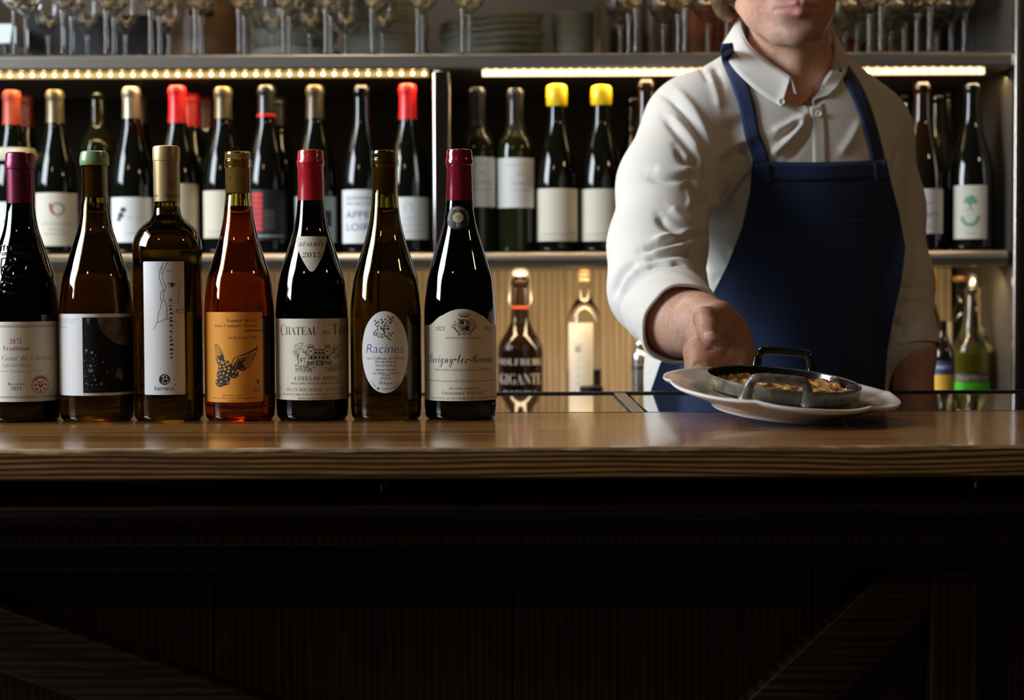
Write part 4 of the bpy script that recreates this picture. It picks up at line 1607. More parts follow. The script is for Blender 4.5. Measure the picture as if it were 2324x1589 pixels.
def art_blot2(A):
    A.disc(-20, -10, 14, K['dark'], 6)
    A.text('Blanc', 10, 40, 10, K['grey'], 'serif', w=60)


def art_red(A):
    for i in range(7):
        A.rect(-66, -88 + i * 22, -20, -70 + i * 22, K['bright'], 2)
    A.text('SHERAZ', -43, 0, 14, K['black'], 'sans', w=60, rot=-PI / 2)
    A.text('WINEMAKER', 10, 88, 9, K['white'], 'sans', w=130)
    for i in range(5):
        A.text('rosso di collina', -8 + 9 * i, 60, 5, K['grey'], 'sans', w=80, rot=-PI / 2, align='l')


def art_square(A):
    A.rect(-20, -38, 62, 32, K['black'], 8)
    B_ = K['white']
    A.text('NOIR', 22, 8, 14, B_, 'sans', w=40)
    A.line([(-70, 55), (70, 55)], 4, K['grey'])


def art_blue(A):
    for i, (s, y, h) in enumerate((('DOMAINE', -62, 14), ('VIN NATUREL', -42, 12), ('APPEL', 6, 26), ('LOIRE', 52, 26))):
        A.text(s, -10, y, h, K['blue'], 'sans', w=120)


def art_house(A):
    A.line([(-12, -30), (-12, -62), (2, -72), (14, -62), (14, -30)], 3, K['light'])
    A.text('La Maison', 6, 6, 14, K['light'], 'script', w=120)
    A.line([(-50, 34), (60, 34)], 2.5, K['light'])
    A.line([(-50, 62), (60, 62)], 2.5, K['light'])


def art_text(A):
    A.text('VIGNETI', 0, -68, 6, K['grey'], 'sans', w=90)
    A.text('La', 20, -26, 26, K['light'], 'script', w=40)
    A.text('AMELIA', 26, 8, 11, K['grey'], 'sans', w=90)
    A.line([(-20, 30), (70, 30)], 3, K['light'])


def art_line(A):
    A.text('CHARDONNAY', -10, 78, 9, K['grey'], 'sans', w=110)
    A.text('2021', 66, 78, 20, K['grey'], 'sans', w=34)
    A.line([(-70, 90), (76, 90)], 2.5, K['grey'])


def art_house2(A):
    A.curve([(-60, -20), (-20, -44), (10, -32), (40, -40)], 5, K['gold'])
    A.curve([(-20, -36), (6, -30)], 4, K['dark'])
    A.text('Famiglia', 16, 20, 22, K['dark'], 'script', w=104)
    A.line([(-50, 62), (40, 62)], 3, K['light'])
    A.line([(-50, 74), (60, 74)], 3, K['light'])


def art_tree(A):
    g = K['sage']
    for x, y, r in ((-12, -46, 16), (8, -50, 18), (24, -42, 14), (0, -36, 16), (36, -36, 8), (-26, -38, 8)):
        A.disc(x, y, r, g, ry=r * 0.75)
    A.line([(2, -30), (2, -10)], 7, g)
    A.curve([(-16, -2), (2, -14), (20, -2)], 4, g)
    for i in range(10):
        t = 0.25 + (PI - 0.5) * i / 9
        x, y = 2 - 46 * math.cos(t), 12 + 36 * math.sin(t)
        A.disc(x, y, 9 + 4 * (i % 2), g, ry=7)
    A.text('TERRA', 2, 82, 6, g, 'sans', w=60)


SB = shelf_bottle
SB('shelf wine bottle with coral red foil and cream paper collar, at the left end', 'burgundy', 29, 207, sg_black, caps['coral'], 284, (pap['white'], 458, 556, 50), art_blot2)
SB('shelf wine bottle with olive gold foil, cream label with red and grey ring', 'burgundy', 127, 206, sg_black, caps['olive'], 280, (pap['cream'], 437, 558, 46), art_circle)
SB('square shouldered dark green shelf bottle without foil, behind the green wax bottle', 'bordeaux', 224, 202, sg_green, None, None, (pap['black'], 380, 520, 40), art_blot, Y=3.10)
SB('shelf wine bottle with grey gold foil, white label with a dark blot', 'burgundy', 300, 199, sg_black, caps['greygold'], 270, (pap['white'], 447, 550, 47), art_blot)
SB('shelf wine bottle with scarlet foil in front row, behind the gold foiled bottle', 'burgundy', 404, 196, sg_black, caps['scarlet'], 280, (pap['warm'], 416, 540, 49, 0.0), art_blot2)
SB('shelf wine bottle with dark gold foil, cream label, between gold foiled and orange bottles', 'burgundy', 508, 199, sg_black, caps['olive'], 270, (pap['warm'], 432, 540, 46), art_line)
SB('shelf wine bottle with black foil, red ring and black label with red letters', 'burgundy', 606, 195, sg_black, caps['blackfoil'], 262, (pap['black'], 430, 545, 44), art_red, ring=(caps['scarlet'], 259, 267))
SB('shelf wine bottle with bronze foil, pale teal label with a dark square', 'burgundy', 716, 195, sg_black, caps['bronze'], 270, (pap['teal'], 445, 550, 50), art_square)
SB('bare topped black shelf bottle, white label with blue lettering', 'burgundy', 822, 195, sg_black, None, None, (pap['white'], 430, 552, 45), art_blue)
SB('shelf wine bottle with scarlet foil and white label, beside the steel post', 'burgundy', 926, 192, sg_black, caps['scarlet'], 272, (pap['white'], 447, 543, 47), art_house)
SB('square shouldered shelf bottle with black cap and white label, next to the steel post', 'bordeaux', 1083, 200, sg_green, caps['blackfoil'], 290, (pap['white'], 355, 469, 44), art_text)
SB('square shouldered shelf bottle with black cap and white label, beside the yellow waxed bottles', 'bordeaux', 1170, 202, sg_green, caps['blackfoil'], 298, (pap['white'], 357, 471, 45), art_text)
SB('yellow waxed shelf bottle with cream label, the one farther from the barman', 'burgundy', 1264, 195, sg_black, caps['yellow'], 242, (pap['cream'], 427, 547, 51), art_line, round_cap=0.003)
SB('yellow waxed shelf bottle with cream label, the one beside the barman\'s sleeve', 'burgundy', 1365, 197, sg_black, caps['yellow'], 240, (pap['cream'], 428, 547, 51), art_line, round_cap=0.003)
SB('bare topped brown shelf bottle peeping over the barman\'s rolled sleeve shoulder', 'burgundy', 1466, 182, sg_brown, None, None, None)
SB('bare topped shelf bottle with small house label, beside the barman\'s hanging arm', 'burgundy', 2092, 188, sg_brown, None, None, (pap['white'], 428, 530, 48), art_house2)
SB('slim shelf bottle with white label and green tree, at the right end', 'slim', 2205, 191, sg_black, None, None, (pap['ivory'], 420, 542, 36, -0.06), art_tree)
# second row
for cx, top, cm, cb, lb in ((58, 216, caps['darkred'], 290, 'dark red foiled bottle behind the coral foiled shelf bottle'), 
                            (436, 214, caps['scarlet'], 288, 'scarlet foiled bottle standing just behind another scarlet foiled shelf bottle'), (470, 222, caps['darkred'], 292, 'dark red foiled bottle in second shelf row beside two scarlet foils'),
                            (318, 218, caps['bronze'], 280, 'bronze foiled bottle half hidden behind the grey gold foiled shelf bottle'), (632, 222, caps['blackfoil'], 285, 'black foiled bottle behind the shelf bottle with a red ring'),
                            (1440, 218, None, None, 'dark bottle in second shelf row left of the barman\'s shoulder'), (2052, 208, None, None, 'dark bottle behind the barman\'s hanging arm on the middle shelf'),
                            (2129, 212, None, None, 'dark second row bottle just right of the small house label bottle'), (2150, 206, None, None, 'dark second row bottle just left of the green tree label bottle')):
    SB(lb, 'slim' if cx == 2150 else 'burgundy', cx, top, sg_black, cm, cb, None, Y=3.21 if cx in (470, 2150, 318, 2052) else 3.11)
# paper collar on the coral bottle: a torn cream neck tag
t = thing('neck_tag', 'cream scalloped paper tag hung round the coral foiled bottle neck', 'tag', (P(32, 360, YB).x, YB, P(32, 372, YB).z))
vs, fs = [], []
n = 48
for i in range(n):
    a = 2 * PI * i / n
    for j, (r, z) in enumerate(((0.0350, 0.026), (0.047 + 0.004 * math.cos(6 * a), 0.004), (0.0465 + 0.004 * math.cos(6 * a), 0.003))):
        vs.append((r * math.cos(a), r * math.sin(a), z))
    k = (i + 1) % n
    for j in range(2):
        fs.append((i * 3 + j, i * 3 + j + 1, k * 3 + j + 1, k * 3 + j))
mk('paper_collar', vs, fs, pap['cream'], t, sharp=0)

# ------------------------------------------------------------------ wine glasses on the upper shelf
m_crys = mat('crystal', (1, 1, 1), 0.01, trans=1.0, ior=1.5)
GH = 0.084
bo = [(0.0046, GH), (0.010, GH + 0.0035), (0.022, GH + 0.013), (0.033, GH + 0.028), (0.040, GH + 0.048), (0.0425, GH + 0.068), (0.0415, GH + 0.09), (0.037, GH + 0.115), (0.0335, GH + 0.132)]
bo = smooth_profile([(r if r < 0.006 else r * 0.85, z) for r, z in bo], 4)
bi = [(max(r - 0.0013, 0.0005), z + 0.0022 if k_ < 10 else z) for k_, (r, z) in enumerate(bo)][::-1]
v, f = lathe([(0, GH - 0.0008)] + bo + bi + [(0, bi[-1][1] + 0.0015)], 40)
me_bowl = mk('bowl', v, f, m_crys, sharp=70)
st = smooth_profile([(0.0045, 0.0075), (0.0040, 0.016), (0.0038, 0.04), (0.0040, 0.066), (0.0052, 0.079), (0.0056, GH - 0.0010)], 4)
v, f = lathe([(0, 0.0073)] + st + [(0, GH - 0.0010)], 24)
me_stem = mk('stem', v, f, m_crys, sharp=70)
ft = smooth_profile([(0.034, 0.0), (0.0345, 0.0010), (0.032, 0.0020), (0.018, 0.0035), (0.008, 0.0055), (0.0048, 0.0071)], 4)
v, f = lathe([(0, 0.0004), (0.032, 0.0)] + ft + [(0, 0.0071)], 40)
me_foot = mk('foot', v, f, m_crys, sharp=70)
glass_rows = [
    (2.972, 'front row left of the steel post', [-64, 33, 143, 241, 342, 444, 543, 644, 740, 845, 949, 1050]),
    (3.045, 'second row left of the steel post', [60, 163, 259, 362, 456, 556, 658, 752, 852, 960, 1067]),
    (2.972, 'front row between the steel post and the barman', [1444, 1555]),
    (3.045, 'second row between the steel post and the barman', [1428, 1540, 1650]),
    (3.16, 'third row between the steel post and the barman', [1408, 1506, 1607]),
    (2.972, 'front row right of the barman', [1999, 2110]),
    (3.045, 'second row right of the barman', [1973, 2081, 2189]),
    (3.16, 'third row right of the barman', [1945, 2052, 2158]),
    (3.25, 'fourth row right of the barman', [1916, 2020, 2126]),
    (3.150, 'third row left of the steel post', [109, 197, 284, 383, 618, 703, 785, 869]),
]
ORD = ['first', 'second', 'third', 'fourth', 'fifth', 'sixth', 'seventh', 'eighth', 'ninth', 'tenth', 'eleventh', 'twelfth']
first = None
for (Y, where, pxs) in glass_rows:
    small = where.startswith('third row left')
    for i, px in enumerate(pxs):
        x = P(px, 90, Y).x
        lab = 'wine glass, %s from the left, %s' % (ORD[i], where)
        if first is None:
            first = thing('wine_glass', lab, 'glass', (x, Y, ZS2), group='wine glasses on the upper shelf')
            for q in (me_bowl, me_stem, me_foot):
                q.parent = first
            o = first
        else:
            o = copy_tree(first)
            o['label'] = lab
            o.location = (x, Y, ZS2)
        o.rotation_euler = (0, 0, rnd.uniform(0, 6))
        if small:
            o.scale = (0.72, 0.72, 0.80)
            o['label'] = 'small glass, %s from the left, %s' % (ORD[i], where)

# ------------------------------------------------------------------ crockery behind the glasses
m_celadon = mat('celadon_glaze', (0.36, 0.37, 0.29), 0.35)
noise_color(m_celadon, [(0.3, (0.30, 0.31, 0.245)), (0.7, (0.42, 0.43, 0.35))], 14)
m_celadon2 = mat('grey_green_glaze', (0.30, 0.33, 0.29), 0.4)
m_choc = mat('brown_glaze', (0.10, 0.065, 0.035), 0.4)


def dish_mesh(name, r, h, m, foot=0.55, t=0.004):
    pts = smooth_profile([(r * foot, 0.0), (r * foot + 0.002, 0.001), (r * 0.78, h * 0.32), (r * 0.95, h * 0.72), (r, h)], 4)
    inn = [(max(a - t, 0.001), b + t * 0.6) for a, b in pts[::-1]][1:]
    v, f = lathe([(0, 0.0015)] + pts + [(r - t * 0.5, h + 0.001)] + inn + [(0, t * 0.8 + 0.001)], 48)
    return mk(name, v, f, m, sharp=60)


def stack(kind, n, px, Y, r, h, pitch, m, lab, group, tilt=0.0, jitter=0.002, shift=0.0):
    src = None
    x0 = P(px, 60, Y).x
    for i in range(n):
        pos = 'bottom' if i == 0 else ('topmost' if i == n - 1 else ORD[i] + ' from the bottom' if i < 12 else '%s from the top' % ORD[n - 1 - i])
        l = lab % pos
        if src is None:
            o = dish_mesh(kind, r, h, m)
            src = o
        else:
            o = link(kind, src.data)
        tag(o, l, 'plate' if 'plate' in kind else 'bowl', group)
        tl = tilt * min(1.0, i / 4.0)
        o.rotation_euler = (0, -tl, 0)
        o.location = (x0 + rnd.uniform(-jitter, jitter) + shift * i + 0.0, Y + rnd.uniform(-jitter, jitter), ZS2 + 0.0006 + pitch * i + r * 0.55 * math.sin(tl))


stack('serving_bowl', 5, 668, 3.28, 0.084, 0.050, 0.036, m_celadon, 'celadon bowl, %s in the left bowl stack behind the glasses', 'celadon bowls in the left stack')
stack('dinner_plate', 15, 876, 3.28, 0.082, 0.020, 0.0105, m_celadon, 'celadon plate, %s in the tall plate stack beside the bowls', 'celadon plates in the tall stack')
stack('dinner_plate', 8, 1118, 3.28, 0.100, 0.020, 0.0118, m_celadon, 'wide celadon plate, %s in the leaning stack near the steel post', 'wide celadon plates in the leaning stack', tilt=0.10, jitter=0.004)
stack('side_plate', 12, 1302, 3.28, 0.042, 0.014, 0.0095, m_celadon2, 'small grey green plate, %s in the narrow stack by the wooden upright', 'small plates in the narrow stack')

# brown pot on a pale saucer
t = thing('stew_pot', 'large brown glazed pot on the upper shelf behind the glasses', 'pot', (P(474, 60, 3.32).x, 3.32, ZS2))
pts = smooth_profile([(0.052, 0.0), (0.062, 0.006), (0.074, 0.04), (0.078, 0.09), (0.074, 0.14), (0.066, 0.165), (0.068, 0.175)], 5)
v, f = lathe([(0, 0.001)] + pts + [(0.062, 0.176), (0.060, 0.165), (0.070, 0.10), (0.05, 0.01), (0, 0.008)], 48)
m_pot = mat('pot_glaze', (0.20, 0.11, 0.045), 0.35)
noise_color(m_pot, [(0.3, (0.13, 0.075, 0.035)), (0.7, (0.24, 0.13, 0.055))], 12)
mk('pot_body', v, f, m_pot, t, sharp=60)
for sg in (-1, 1):
    v, f = tube([(-0.02, sg * 0.074, 0.12), (-0.018, sg * 0.092, 0.125), (0, sg * 0.097, 0.127), (0.018, sg * 0.092, 0.125), (0.02, sg * 0.074, 0.12)], 0.005, 10)
    mk('pot_handle', v, f, m_pot, t)
v, f = lathe([(0, 0.168), (0.066, 0.168), (0.067, 0.172), (0.05, 0.182), (0.02, 0.19), (0.012, 0.196), (0.014, 0.206), (0, 0.210)], 48)
mk('pot_lid', v, f, m_pot, t, sharp=50)
# black roasting pan and white enamel tray at the left
xa, xb = P(78, 60, 3.30).x, P(352, 60, 3.30).x
t = thing('roasting_pan', 'deep black roasting pan on the upper shelf at the left', 'pan', ((xa + xb) / 2, 3.34, ZS2))
hw_, hd_, hh_ = (xb - xa) / 2, 0.09, 0.118


def pan_geo(hw, hd, h, tpr=0.012, th=0.003):
    o_ = [(-hw + tpr, -hd + tpr, 0), (hw - tpr, -hd + tpr, 0), (hw - tpr, hd - tpr, 0), (-hw + tpr, hd - tpr, 0), (-hw, -hd, h), (hw, -hd, h), (hw, hd, h), (-hw, hd, h)]
    i_ = [(x - math.copysign(th, x), y - math.copysign(th, y), max(z, th)) for x, y, z in o_]
    vs = o_ + i_
    fs = [(3, 2, 1, 0), (8, 9, 10, 11)]
    for k in range(4):
        k2 = (k + 1) % 4
        fs += [(k, k2, 4 + k2, 4 + k), (8 + k2, 8 + k, 12 + k, 12 + k2), (4 + k, 4 + k2, 12 + k2, 12 + k)]
    return vs, fs


v, f = pan_geo(hw_, hd_, hh_)
mk('pan_body', v, f, m_black, t, smooth=False)
for sg in (-1, 1):
    v, f = tube([(sg * (hw_ - 0.002), -0.03, hh_ - 0.01), (sg * (hw_ + 0.010), -0.028, hh_ - 0.006), (sg * (hw_ + 0.010), 0.028, hh_ - 0.006), (sg * (hw_ - 0.002), 0.03, hh_ - 0.01)], 0.004, 8)
    mk('pan_handle', v, f, m_black, t)
m_enamel = mat('white_enamel', (0.80, 0.86, 0.84), 0.25)
xa, xb = P(-80, 60, 3.30).x, P(70, 60, 3.30).x
t = thing('enamel_tray', 'white enamel tray on its stand at the left end of the upper shelf', 'tray', ((xa + xb) / 2, 3.26, ZS2))
v, f = pan_geo((xb - xa) / 2, 0.08, 0.034, 0.008)
o = mk('tray_body', v, f, m_enamel, t, smooth=False)
o.location.z = P(40, 96, 3.18).z - ZS2
for sx_ in (-1, 1):
    for sy_ in (-1, 1):
        v, f = tube([(sx_ * 0.045, sy_ * 0.06, 0), (sx_ * 0.045, sy_ * 0.06, o.location.z + 0.001)], 0.004, 8)
        mk('stand_leg', v, f, m_black, t)
# right bay: jars and tins
m_terra = mat('terracotta_glaze', (0.30, 0.075, 0.02), 0.45)
noise_color(m_terra, [(0.35, (0.16, 0.06, 0.025)), (0.65, (0.42, 0.10, 0.02))], 18)
m_khaki = mat('khaki_tin', (0.25, 0.22, 0.11), 0.45)
m_redtin = mat('red_tin', (0.15, 0.018, 0.012), 0.4)
m_ochre = mat('ochre_tin', (0.16, 0.10, 0.03), 0.45)


def jar(label, px, Y, r, h, m, lidm):
    t = thing('storage_jar', label, 'jar', (P(px, 60, Y).x, Y, ZS2))
    pts = smooth_profile([(r * 0.85, 0), (r, 0.008), (r, h * 0.75), (r * 0.92, h * 0.86), (r * 0.72, h * 0.9)], 4)
    v, f = lathe([(0, 0.001)] + pts + [(0, h * 0.9)], 32)
    mk('jar_body', v, f, m, t, sharp=50)
    v, f = lathe([(0, h * 0.9), (r * 0.78, h * 0.9), (r * 0.80, h * 0.92), (r * 0.80, h * 0.99), (r * 0.74, h), (0, h)], 32)
    mk('jar_lid', v, f, lidm, t, sharp=50)


jar('dark brown storage jar beside the wooden upright on the upper shelf', 1412, 3.37, 0.026, 0.15, m_choc, m_black)
jar('tall dark storage jar behind the second glass from the steel post side', 1492, 3.37, 0.032, 0.19, m_choc, m_choc)
jar('orange terracotta jar on the upper shelf left of the barman\'s collar', 1590, 3.37, 0.033, 0.165, m_terra, m_terra)
jar('rusty terracotta jar on the upper shelf nearest the barman\'s collar', 1668, 3.37, 0.030, 0.15, m_terra, m_choc)


def tin(label, pa, pb, Y, d, h, m):
    x0, x1 = P(pa, 60, Y).x, P(pb, 60, Y).x
    t = thing('storage_tin', label, 'tin', ((x0 + x1) / 2, Y, ZS2))
    w = (x1 - x0) / 2
    v, f = box_geo(-w, w, -d, d, 0, h * 0.88, 0.003)
    mk('tin_body', v, f, m, t, sharp=50)
    v, f = box_geo(-w - 0.001, w + 0.001, -d - 0.001, d + 0.001, h * 0.88, h, 0.003)
    mk('tin_lid', v, f, m, t, sharp=50)


tin('large khaki tin at the back of the upper shelf, right of the barman', 1880, 2100, 3.44, 0.04, 0.26, m_khaki)
tin('dark red tin in front of the khaki tin, next to the barman', 1896, 1948, 3.36, 0.02, 0.083, m_redtin)
tin('ochre tin in front of the khaki tin, right of the red tin', 1962, 2062, 3.36, 0.02, 0.083, m_ochre)
tin('dark narrow tin at the back of the upper shelf behind the last glasses', 2070, 2132, 3.355, 0.02, 0.12, m_choc)
m_up = wood('upright_wood', (0.22, 0.16, 0.09), (0.12, 0.085, 0.05), (8, 8, 0.5), 4, 3, rough=0.5)
xu = P(1355, 60, 3.2).x
uo = box('shelf_upright', xu - 0.006, xu + 0.006, 3.17, 3.20, ZS2 - 0.0002, ZS2 + 0.5, m_up, sh, wc=True, bev=0.001)

# ------------------------------------------------------------------ bottles in the lit lower bay
YL = 3.05
t_pr = {}


def lower(label, cx, prof_px, m, base_py=None, Y=YL, seg=48, sharp=50, name='spirit_bottle', cat='bottle'):
    """prof_px: [(half width px, py)] from the base upward; stands on the back counter"""
    bx_ = P(cx, 800, Y).x
    t = thing(name, label, cat, (bx_, Y, ZC), (0, 0, math.atan2(-bx_, Y)))
    k = Y / F
    pr = [(hw * k, P(cx, py, Y).z - ZC) for hw, py in prof_px]
    pr[0] = (pr[0][0], 0.0)
    pr = smooth_profile(pr, 4)
    v, f = lathe([(0, 0.001)] + pr + [(0, pr[-1][1])], seg)
    mk('glass', v, f, m, t, sharp=sharp)
    t_pr[t.name] = pr
    return t, pr, k


def cyl_part(t, cx, Y, hw0, hw1, py0, py1, m, name, seg=32):
    k = Y / F
    z0, z1 = P(cx, py1, Y).z - ZC, P(cx, py0, Y).z - ZC
    v, f = lathe([(0, z0), (hw0 * k, z0), (hw0 * k * 1.02, z0 + 0.0005), (hw1 * k * 1.02, z1 - 0.001), (hw1 * k * 0.9, z1), (0, z1)], seg)
    return mk(name, v, f, m, t, sharp=50)


def wrap_print(t, cx, Y, hw, A, m_off=0.0006, parent=None):
    k = Y / F
    pr = t_pr[t.name]
    for i, (m_, (V, Fc)) in enumerate(A.g.items()):
        V, Fc = fine(V, Fc, 5, 12)
        vs = []
        for x, y in V:
            z = P(cx, y, Y - hw * k).z - ZC
            r = float(np.interp(z, [c[1] for c in pr], [c[0] for c in pr])) + m_off
            a = (x - cx) * k / r
            vs.append((r * math.sin(a), -r * math.cos(a), z))
        mk('bottle_print', vs, Fc, m_, parent or t, smooth=False)


def wrap_label(t, cx, Y, hw, x0, x1, y0, y1, m, name='label', off=0.0004):
    k = Y / F
    pr = t_pr[t.name]
    vs, fs = [], []
    n, kk = 40, 10
    for i in range(n + 1):
        for j in range(kk + 1):
            z = P(cx, y0 + (y1 - y0) * j / kk, Y - hw * k).z - ZC
            r = float(np.interp(z, [c[1] for c in pr], [c[0] for c in pr])) + off
            a = (x0 + (x1 - x0) * i / n - cx) * k / r
            vs.append((r * math.sin(a), -r * math.cos(a), z))
    for i in range(n):
        for j in range(kk):
            a = i * (kk + 1) + j
            fs.append((a, a + 1, a + kk + 2, a + kk + 1))
    return mk(name, vs, fs, m, t, sharp=0)


m_porc = mat('white_porcelain', (0.78, 0.76, 0.70), 0.25)
m_red = mat('rubber_red', (0.35, 0.04, 0.02), 0.5)
t, pr, k = lower('large black swing top bottle with white block lettering behind the bar', 1181, [(46, 930), (51, 926), (52, 915), (52, 800), (50, 785), (42, 768), (32, 752), (24, 735), (20, 700), (18, 670), (17, 650), (20, 647), (20, 636), (16, 634), (15, 628)], sg_brown)
v, f = lathe([(0, 0), (0.013, 0), (0.0145, 0.004), (0.0145, 0.009), (0.010, 0.0135), (0, 0.0145)], 32)
o = mk('swing_stopper', v, f, m_porc, t, sharp=50)
zt2 = P(1181, 627, YL).z - ZC
o.location.z = zt2
for sg in (-1, 1):
    v, f = tube([(sg * 0.0165, 0, zt2 + 0.004), (sg * 0.0185, 0.006, zt2 - 0.02), (sg * 0.0195, 0.004, zt2 - 0.045), (sg * 0.0150, -0.004, zt2 - 0.055)], 0.0011, 8)
    mk('wire_bail', v, f, m_steel, t)
v, f = lathe([(0.0150, zt2 - 0.058), (0.0165, zt2 - 0.058), (0.0165, zt2 - 0.053), (0.0150, zt2 - 0.053)], 24)
mk('wire_collar', v, f, m_red, t)
A = Art()
A.text('VOLFBERG', 1181, 829, 15, K['white'], 'serif', w=118)
A.text('GIGANTE', 1181, 873, 25, K['white'], 'serif', w=112)
A.text('BIRRA', 1181, 899, 12, K['white'], 'serif', w=90)
wrap_print(t, 1181, YL, 52, A)

m_clr = mat('clear_bottle_glass', (0.92, 0.90, 0.84), 0.02, trans=1.0, ior=1.45)
t, pr, k = lower('clear glass spirit bottle with cork and long cream label behind the bar', 1326, [(34, 930), (38, 926), (39, 915), (39, 740), (36, 716), (28, 696), (20, 684), (16, 668), (15, 650), (15, 628), (17, 626), (17, 620), (15, 618)], m_clr)
cyl_part(t, 1326, YL, 11, 12, 612, 640, mat('light_cork', (0.62, 0.42, 0.20), 0.7), 'cork')
lo = wrap_label(t, 1326, YL, 39, 1282, 1347, 733, 900, pap['cream'])
A = Art()
A.rect(1300, 780, 1322, 783, K['light'], 2)
A.rect(1304, 786, 1318, 800, K['grey'], 2)
for i in range(4):
    A.text('AMARO'[i], 1311, 822 + i * 18, 11, K['light'], 'serif', w=9)
wrap_print(t, 1326, YL, 39.6, A, parent=lo)
cyl_part(t, 1326, YL, 37, 37, 838, 924, mat('dark_spirit', (0.05, 0.02, 0.008), 0.05, trans=0.7), 'spirit')
t, pr, k = lower('squat jar with dark lid standing beside the clear spirit bottle', 1342, [(24, 930), (27, 926), (27, 900), (25, 893), (24, 890)], mat('jar_glass', (0.30, 0.22, 0.16), 0.1), Y=2.97, name='small_jar', cat='jar')
cyl_part(t, 1342, 2.97, 26, 26, 876, 890, m_black, 'jar_lid')
t, pr, k = lower('steel cocktail shaker by the sleeve of the barman at the back counter', 1452, [(12, 930), (17, 900), (19, 860), (19, 820), (15, 800), (11, 796), (11, 780), (8, 775)], m_bright, name='cocktail_shaker', cat='shaker')
cyl_part(t, 1452, YL, 19.5, 19.5, 826, 838, m_steel, 'shaker_band')
t, pr, k = lower('dark bottle with silver foil beside the cocktail shaker at the back counter', 1484, [(16, 930), (18, 926), (18, 860), (14, 840), (8, 825), (7, 800), (7, 780)], sg_black, Y=3.10)
cyl_part(t, 1484, 3.10, 8, 8, 785, 832, caps['silver'], 'capsule')
# right hand group
t, pr, k = lower('bottle with blue and yellow label on the back counter by the forearm', 2140, [(24, 930), (26, 926), (26, 812), (23, 795), (15, 775), (10, 758), (9, 735), (9, 728)], sg_brown, Y=2.985)
lo = wrap_label(t, 2140, 2.985, 26, 2114, 2166, 820, 850, mat('paper_blue', (0.03, 0.045, 0.16), 0.5))
A = Art()
A.text('AMARETTO', 2140, 838, 8, K['white'], 'sans', w=40)
wrap_print(t, 2140, 2.985, 26.5, A, parent=lo)
wrap_label(t, 2140, 2.985, 26, 2114, 2166, 851, 900, mat('paper_yellow', (0.60, 0.36, 0.03), 0.5), name='lower_label')
m_cg = mat('pale_green_glass', (0.72, 0.74, 0.55), 0.02, trans=1.0, ior=1.45)
m_chart = mat('green_liqueur', (0.22, 0.24, 0.03), 0.05, trans=0.6)
t, pr, k = lower('green liqueur bottle with bright green label and screw cap, beside the end panel', 2207, [(40, 930), (44, 926), (45, 915), (45, 805), (42, 785), (34, 768), (26, 752), (22, 735), (19, 705), (17, 680), (16, 668), (18, 666), (18, 656), (16, 654)], m_cg)
cyl_part(t, 2207, YL, 43, 43, 796, 926, m_chart, 'liqueur')
cyl_part(t, 2207, YL, 11, 11, 620, 656, m_steel, 'screw_cap')
lo = wrap_label(t, 2207, YL, 45, 2159, 2255, 847, 868, mat('paper_slate', (0.05, 0.05, 0.055), 0.5), name='name_label')
A = Art()
A.text('CHARTREUSE', 2207, 864, 11, K['light'], 'sans', w=82)
wrap_print(t, 2207, YL, 45.6, A, parent=lo)
wrap_label(t, 2207, YL, 45, 2161, 2253, 868, 905, mat('paper_green', (0.05, 0.42, 0.015), 0.5), name='green_label')
t, pr, k = lower('tall black bottle standing behind the green liqueur bottle', 2180, [(18, 930), (20, 926), (20, 730), (16, 705), (11, 690), (10, 640)], sg_black, Y=3.16)
v, f = lathe([(0, 0), (0.012, 0), (0.016, 0.004), (0.016, 0.010), (0, 0.011)], 24)
o = mk('pourer_cap', v, f, mat('copper_cap', (0.55, 0.30, 0.12), 0.4, metal=0.6), t, sharp=50)
o.location.z = P(2180, 640, 3.16).z - ZC
t, pr, k = lower('bottle with orange cap and blue neck label half hidden behind the arm', 2112, [(20, 930), (22, 926), (22, 740), (18, 715), (11, 695), (10, 650), (10, 640)], sg_brown, Y=3.12)
cyl_part(t, 2112, 3.12, 11, 11, 612, 642, mat('cap_orange', (0.75, 0.32, 0.03), 0.4), 'orange_cap')
wrap_label(t, 2112, 3.12, 11, 2100, 2124, 655, 690, mat('paper_sky', (0.10, 0.22, 0.30), 0.5), name='neck_label')
x0, x1 = P(2134, 760, 3.2).x, P(2178, 760, 3.2).x
t = thing('price_card', 'cream folded price card between the bottles on the back counter', 'card', ((x0 + x1) / 2, 3.2, ZC))
hz = P(2150, 732, 3.2).z - ZC
v, f = join_geo(box_geo((x0 - x1) / 2, (x1 - x0) / 2, -0.0006, 0.0006, 0, hz, 0))
mk('card_front', v, f, pap['warm'], t, smooth=False)
v2 = [(x, y + 0.0014 + (hz - z) * 0.25, z) for x, y, z in v]
mk('card_back', v2, f, pap['warm'], t, smooth=False)
# ------------------------------------------------------------------ plate, small iron pan, gratin
m_china = mat('white_china', (0.70, 0.66, 0.60), 0.12, coat=0.4)
m_iron = mat('enamelled_iron', (0.10, 0.092, 0.075), 0.30, coat=0.25)
noise_color(m_iron, [(0.3, (0.05, 0.043, 0.030)), (0.55, (0.13, 0.11, 0.074)), (0.75, (0.21, 0.175, 0.118))], 110, detail=6)
add_bump(m_iron, 260, 0.15, 0.0006)
m_ironin = mat('black_enamel', (0.010, 0.009, 0.008), 0.16, coat=0.5)
add_bump(m_ironin, 500, 0.12, 0.0006)
YP = 1.838
pc = P(1770, 883, YP)
PA, PB = math.radians(6.0), math.radians(5.0)
PR = Matrix.Rotation(PB, 3, 'Y') @ Matrix.Rotation(PA, 3, 'X')
low = min((PR @ Vector((0.071 * math.cos(t), 0.071 * math.sin(t), 0))).z for t in np.linspace(0, 2 * PI, 90))
ploc = Vector((pc.x - 0.002, YP, ZB + 0.0004 - low))
prot = PR.to_euler()
plate = thing('dinner_plate', 'white scalloped china plate held tilted over the bar by the barman', 'plate', ploc, prot)
